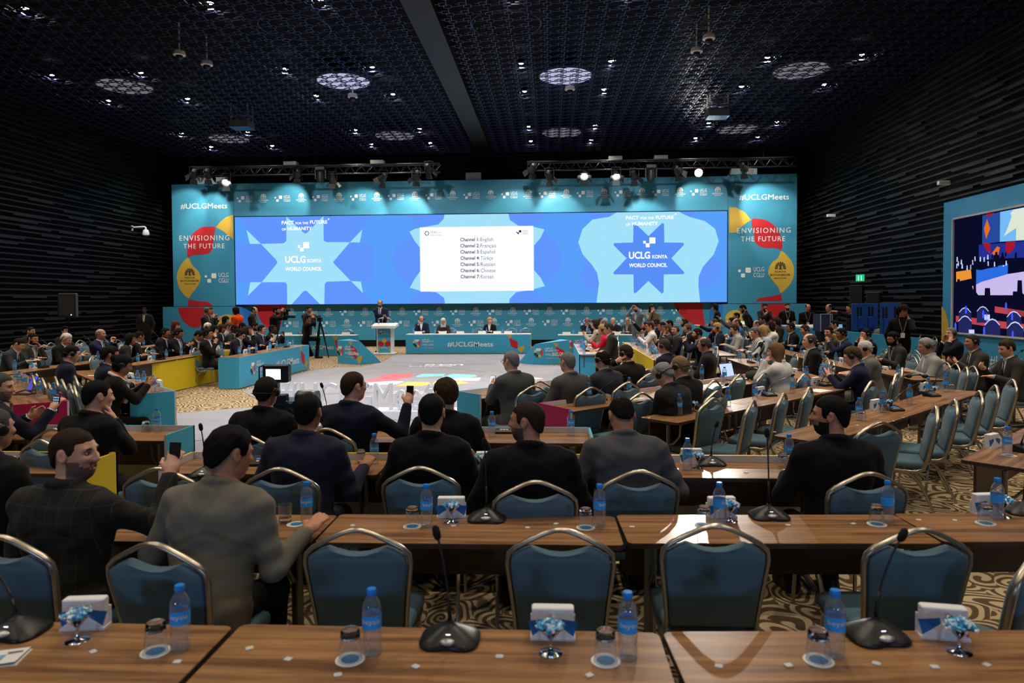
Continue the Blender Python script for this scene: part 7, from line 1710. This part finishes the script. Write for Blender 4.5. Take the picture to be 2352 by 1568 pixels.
# surveillance cameras
p=P(335,530,X=ROOM_L+.6);t=thing('surveillance_camera','white dome surveillance camera on an arm on the left wall','camera',p)
wp=mat('white plastic',(.75,.75,.74,1),.4)
MB().box((-.62,-.05,.02),(-.55,.05,.22)).tube([(-.58,0,.15),(-.05,0,.17),(0,0,.12),(0,0,.02)],.035,8).build('arm',wp,t,True,50)
MB().lathe([(.05,.06),(.10,.02),(.13,-.08),(.13,-.16),(.12,-.18)],16).build('housing',wp,t,True,50);MB().ball((0,0,-.18),(.10,.10,.09),12).build('lens_dome',mat('smoked dome',(.02,.02,.025,1),.1),t,True)
for px,py,l in ((1912,495,'small camera high on the right wall near the teal panel'),(2172,420,'small camera high on the right wall above the side screen')):
    t=thing('wall_camera',l,'camera',P(px,py,X=10.5));MB().box((-.2,-.06,-.05),(.1,.06,.05),bev=.015).build('body',wp,t);MB().tube([(.05,0,0),(.3,0,.0)],.02,6).build('bracket',devb,t)
# ------------------------------------------------------------------ side screen on the right wall
SX=10.55
def sp(px,py):
    p=P(px,py,X=SX);return p.y,p.z
t=thing('side_screen','big side screen in a blue surround on the right wall showing the hall','screen',(SX,17.,0))
def inv(o):o.matrix_parent_inverse=Matrix.Translation(t.location).inverted();return o
y0,zt=sp(2168,466);_,zb=sp(2175,838);yN=10.4
iy,it=sp(2191,503);_,ib=sp(2189,764)
m=MB();X=SX
m.box((X,iy,.0),(X+.2,y0,zt)).box((X,yN,it),(X+.2,iy,zt)).box((X,yN,0.),(X+.2,iy,ib))
inv(m.build('surround',mat('side surround blue',(.03,.26,.50,1),.5),t))
m=MB();
for a,b in (((iy,it),(yN,it)),((iy,ib),(yN,ib)),((iy,ib),(iy,it))):
    m.tube([(X-.02,a[0],a[1]),(X-.02,b[0],b[1])],.03,4)
inv(m.build('inner_frame',mat('pale frame',(.5,.5,.52,1),.5),t))
inv(MB().box((X+.02,yN,ib),(X+.12,iy,it)).build('cabinet',devb,t))
g=MB()
def sh2(pts,mi,k):g.flat([(X+.018-.002*k,*sp(a,b)) for a,b in pts],mi)
def sl(x,y):return (2100+x/3.92,420+y/3.92)
g.flat([(X+.018,iy,ib),(X+.018,yN,ib),(X+.018,yN,it),(X+.018,iy,it)],0)
Rr=988+220
def quad(a,b,c,d,mi,k):sh2([sl(a,b),sl(c,b),sl(c,d),sl(a,d)],mi,k)
sh2([sl(608,292),sl(768,262),sl(764,530),sl(575,555),sl(605,550)],1,1)
sh2([sl(622,410),sl(650,325),sl(678,410),sl(642,505)],2,2);sh2([sl(645,280),sl(710,270),sl(690,295),sl(650,310)],3,2)
sh2([sl(764,262),sl(1230,170),sl(1230,500),sl(764,530)],4,1);sh2([sl(800,480),sl(835,405),sl(870,300),sl(860,270),sl(890,240),sl(1230,180),sl(1230,500),sl(975,512),sl(910,515),sl(912,405)],5,2)
sh2([sl(575,558),sl(1230,505),sl(1230,660),sl(575,690)],6,1);sh2([sl(820,530),sl(905,525),sl(895,580),sl(850,640),sl(815,620)],3,2);sh2([sl(610,540),sl(680,545),sl(680,640),sl(640,600)],3,2);sh2([sl(685,645),sl(740,570),sl(765,580),sl(750,650)],2,2)
sh2([sl(372,800),sl(505,780),sl(512,860),sl(372,890)],7,2);sh2([sl(552,780),sl(595,785),sl(838,725),sl(835,820),sl(600,890),sl(552,915)],8,2)
sh2([sl(600,890),sl(835,820),sl(1230,760),sl(1230,1010),sl(540,1010),sl(515,930)],9,1)
rr=random.Random(5)
for i in range(46):
    x=rr.uniform(378,830);y=745-(x-372)*.10+rr.uniform(-70,25);sh2([sl(x-7,y+30),sl(x+7,y+30),sl(x+5,y-12),sl(x-4,y-12)],10 if i%3 else 11,3)
for x,y,w,h in ((395,950,70,300),(470,1000,70,250),(540,960,70,240),(655,1010,140,230),(945,960,120,300),(910,1060,160,300),(735,640,60,70),(790,650,50,90),(910,660,50,120)):
    sh2([sl(x-w/2,y+h),sl(x+w/2,y+h),sl(x+w*.45,y+h*.2),sl(x+w*.2,y+h*.1),sl(x+w*.16,y-h*.28),sl(x-w*.16,y-h*.28),sl(x-w*.2,y+h*.1),sl(x-w*.45,y+h*.2)],10,4)
sh2([sl(372,1195),sl(1230,1300),sl(1230,1370),sl(372,1250)],12,5)
sh2([sl(720,1110),sl(1230,1190),sl(1230,1240),sl(720,1165)],12,4)
for x,y,r in ((455,1180,55),(615,1170,55),(455,1260,60),(700,1300,72),(895,1225,66),(905,1330,76),(1060,1260,60)):
    sh2([sl(x-r,y+r*1.6),sl(x+r,y+r*1.6),sl(x+r,y-r*.3),sl(x+r*.45,y-r*.95),sl(x,y-r*1.1),sl(x-r*.45,y-r*.95),sl(x-r,y-r*.3)],13,6)
    sh2([sl(x-r,y-r*.3),sl(x-r*.45,y-r*.95),sl(x,y-r*1.12),sl(x+r*.45,y-r*.95),sl(x+r,y-r*.3),sl(x+r*.9,y-r*.25),sl(x+r*.4,y-r*.8),sl(x,y-r*.95),sl(x-r*.4,y-r*.8),sl(x-r*.9,y-r*.25)],11,7)
for x,y in ((370,1290),(465,1140),(620,1180),(880,1200),(628,1330),(885,1365),(825,1110),(650,1210)):
    sh2([sl(x-9,y+35),sl(x+9,y+35),sl(x+9,y-15),sl(x+4,y-35),sl(x-4,y-35),sl(x-9,y-15)],14,8)
for x,y in ((655,1210),(515,1345)):quad(x-25,y-25,x+25,y+22,11,8)
inv(g.build('display',[emat('scr%d'%i,srgb(*c),.95) for i,c in enumerate(((10,12,40),(40,75,160),(235,110,30),(170,25,45),(120,190,250),(225,235,215),(35,50,150),(240,150,50),(45,110,230),(205,190,240),(12,12,40),(205,215,255),(190,70,75),(35,40,95),(70,90,255)))],t,fix=False))
k=MB();k.flat([(X-.006,*sp(a,b)) for a,b in ((2163,702),(2172,715),(2178,735),(2181,760),(2181,838),(2163,838))],0)
o=inv(k.build('printed_shapes',[mat('mustard print',(.56,.36,.045,1),.5)],t,fix=False))
m=MB();a=sp(2274,824);b=sp(2352,850);text_on(m,'#UCLGMeets',(X-.006,0,0),(0,-1,0),(0,0,1),-a[0],-a[0]+2.1,a[1]-.20,a[1]+.10)
inv(m.build('lettering',pale,t,fix=False))
# ------------------------------------------------------------------ technicians' booth at the back right
t=thing('booth_desk','white-topped blue technicians desk at the back right','desk',(8.,20.,0))
inv=lambda o:setattr(o,'matrix_parent_inverse',Matrix.Translation(t.location).inverted())
A=P(1792,746,Y=21.2);B_=P(1895,757,Y=18.8)
inv(MB().prism([(A.x,21.2),(A.x+1.5,21.6),(B_.x+.2,19.3),(B_.x,18.8)],A.z-.04,A.z).build('desk_top',mat('white tabletop',(.75,.76,.78,1),.35),t))
def pan(a,b,ya,yb,m,nm):
    pa_,pb=P(*a,Y=ya),P(*b,Y=yb);z=(pa_.z+pb.z)/2
    inv(MB().add([(pa_.x,ya,0.01),(pb.x,yb,.01),(pb.x,yb,pb.z-.01),(pa_.x,ya,pa_.z-.01),(pa_.x+.05,ya+.05,0.01),(pb.x+.05,yb+.05,.01),(pb.x+.05,yb+.05,pb.z-.01),(pa_.x+.05,ya+.05,pa_.z-.01)],[(0,1,2,3),(7,6,5,4),(3,2,6,7),(0,3,7,4),(1,5,6,2)]).build(nm,m,t))
boo=mat('booth blue',(.035,.30,.56,1),.5)
pan((1790,748),(1896,759),21.1,18.7,boo,'front_panel');pan((1896,759),(1925,770),18.7,17.4,yel,'front_panel');pan((1925,758),(2122,776),17.6,16.2,boo,'front_panel')
pan((1838,752),(1854,754),20.0,19.6,red,'red_mark')
MB_=None
for px,py,Y,w,h,l in ((1986,728,18.9,.345,.36,'back of a big blue-lit monitor, left of two in the booth'),(2045,733,18.3,.265,.42,'back of a big blue-lit monitor beside the curly-haired woman')):
    p=P(px,py,Y=Y);q=thing('monitor',l,'monitor',(p.x,Y,p.z),.05)
    MB().box((-w,-.03,-h),(w,.03,h),bev=.015).build('casing',mat('monitor blue sheen',(.012,.06,.25,1),.35),q)  # blue light on casing and bar is put into their colours
    m=MB()
    for s in (-1,1):m.box((s*.13-.07,-.09,-h*.85),(s*.13+.07,-.03,.05*h),bev=.02)
    m.build('speaker_bar',mat('monitor painted deep blue light',(.01,.05,.3,1),.4),q)
    m=MB()
    for x in (-.2,-.12,.1,.18):m.box((x-.02,-.05,.1*h),(x+.02,-.03,.75*h))
    m.build('mount_slot',devb,q)
    MB().tube([(0,.0,-h),(0,0,-p.z+.02)],.035,8).box((-.3,-.2,-p.z),(.3,.2,-p.z+.03)).build('stand',devb,q)
p=P(1897,741,Y=18.2);q=thing('equipment_case','dark upright equipment case with pale edges on the booth desk','case',(p.x,18.3,p.z),.1)
MB().box((-.15,-.1,-.22),(.15,.3,.22)).build('body',mat('case navy',(.02,.025,.06,1),.4),q)
m=MB()
for a,b in (((-.15,-.22),(-.15,.22)),((-.15,.22),(.15,.22)),((.15,.22),(.15,-.22)),((.10,-.22),(.10,.22))):m.tube([(a[0],-.105,a[1]),(b[0],-.105,b[1])],.012,4)
m.build('edge_trim',mat('case trim',(.28,.32,.5,1),.4),q)
MB().box((-.12,-.05,-p.z+.02),(.12,.25,-.22)).build('stand',devb,q)
slab_screen('laptop_screen','small lit blue screen in the booth beside the monitors','screen',P(1928,750,Y=18.5),.0,-.2,.16,.13,emat('small blue screen',(.16,.38,.55,1),1.))
# laptop, bag, coat on the pink-edged row
p=z75(1688,872)
t=thing('laptop','open laptop with a white screen on the pink-edged right row','laptop',p,math.radians(40))
MB().box((-.16,-.13,0),(.16,.11,.018)).build('keyboard',mat('laptop grey',(.12,.12,.13,1),.4),t)
MB().add([(-.16,.11,.018),(.16,.11,.018),(.16,.17,.235),(-.16,.17,.235),(-.16,.118,.018),(.16,.118,.018),(.16,.178,.235),(-.16,.178,.235)],[(0,1,2,3),(7,6,5,4),(0,4,5,1),(2,6,7,3),(1,5,6,2),(3,7,4,0)]).build('lid',devb,t)
MB().add([(-.148,.1125,.03),(.148,.1125,.03),(.148,.166,.225),(-.148,.166,.225)],[(0,1,2,3)]).build('screen',emat('laptop screen',(.55,.68,1,1),1.1),t,fix=False)
p=z75(1732,872);o=MB().ball((0,0,.07),(.13,.09,.07),16).tube([(-.08,0,.12),(-.05,0,.19),(.05,0,.19),(.08,0,.12)],.012,6).build('bag',mat('olive bag',(.03,.04,.022,1),.8,var=.6,bscale=18),None,True)
o.location=p;tag(o,'soft dark green bag right of the open laptop','bag')
# beige coat over the chair of the woman in the white blouse
p=P(1800,845,z=.95)
m=MB();vs=[];fs=[];n,k=12,9
for j in range(k):
    for i in range(n+1):
        u=i/n*2-1;v=j/(k-1);s=1 if j<5 else -1
        w=.25+.03*v*math.sin(u*6);h=.96-abs(j-3)*.13-.05*u*u
        vs.append((u*w,(-.06 if j<3 else .02+.02*(j-3))+.015*math.sin(u*9+j),h if j!=3 else .965-.05*u*u))
for j in range(k-1):
    for i in range(n):fs.append((j*(n+1)+i,j*(n+1)+i+1,(j+1)*(n+1)+i+1,(j+1)*(n+1)+i))
o=m.add(vs,fs).build('coat',mat('beige coat',(.50,.40,.26,1),.9),None,True)
o.location=(p.x,p.y,0);o.rotation_euler=(0,0,math.radians(48));tag(o,'beige coat hung over a chair back behind the white blouse','coat')
sd=o.modifiers.new('thick','SOLIDIFY');sd.thickness=.012
# papers on some tables
def sheet(px,py,w,d,rz,label):
    o=MB().box((-w/2,-d/2,0),(w/2,d/2,.003)).build('paper_sheet',paper);o.location=z75(px,py);o.rotation_euler=(0,0,rz);tag(o,label,'paper')
sheet(1085,900,.30,.22,.7,'open white papers by the grey-suited man reading a phone');sheet(1222,869,.22,.28,.7,'white papers by a bottle on the inner diagonal row')
sheet(1455,915,.25,.2,.8,'white papers seen through a chair on the pink-edged row');sheet(1880,897,.3,.22,.7,'white papers before the young man in navy');sheet(2263,846,.3,.22,1.4,'white folded papers on the outer right table');sheet(215,862,.16,.1,.4,'white slip on the diagonal left row')
o=MB().box((-.10,-.06,0),(.10,.06,.012),bev=.004).tube([(-.1,0,.02),(-.03,.09,.05),(.05,.06,.03),(.12,.02,.02)],.008,6).ball((.13,.03,.02),(.035,.03,.02),10).build('headset_pouch',devb);o.location=z75(52,906);tag(o,'black pouch and headset on the pink-ended left row','headset')
o=MB().tube([(-.2,0,.02),(-.08,.07,.03),(.05,.03,.05),(.16,.06,.02),(.26,0,.02)],.012,6).ball((-.1,.02,.03),(.05,.04,.03),10).ball((.12,.0,.03),(.05,.04,.03),10).build('headset',devb);o.location=z75(2105,868);tag(o,'tangle of black headset cables before the man in pale grey','headset')
o=MB().box((-.13,-.09,0),(.13,.09,.03),bev=.01).box((-.1,-.08,.03),(.12,.08,.055),bev=.01).build('black_case',devb);o.location=z75(88,1062);tag(o,'flat black case on the table behind the yellow board','case')
o=MB().tube([(-.16,0,.012),(.16,0,.012)],.004,6).ball((.17,0,.013),(.014,.014,.012),8).build('flat_microphone_cable',devb);o.location=z75(720//1+0,606+0) if False else z75(118,840);tag(o,'thin black microphone neck lying on the brown left table','cable')
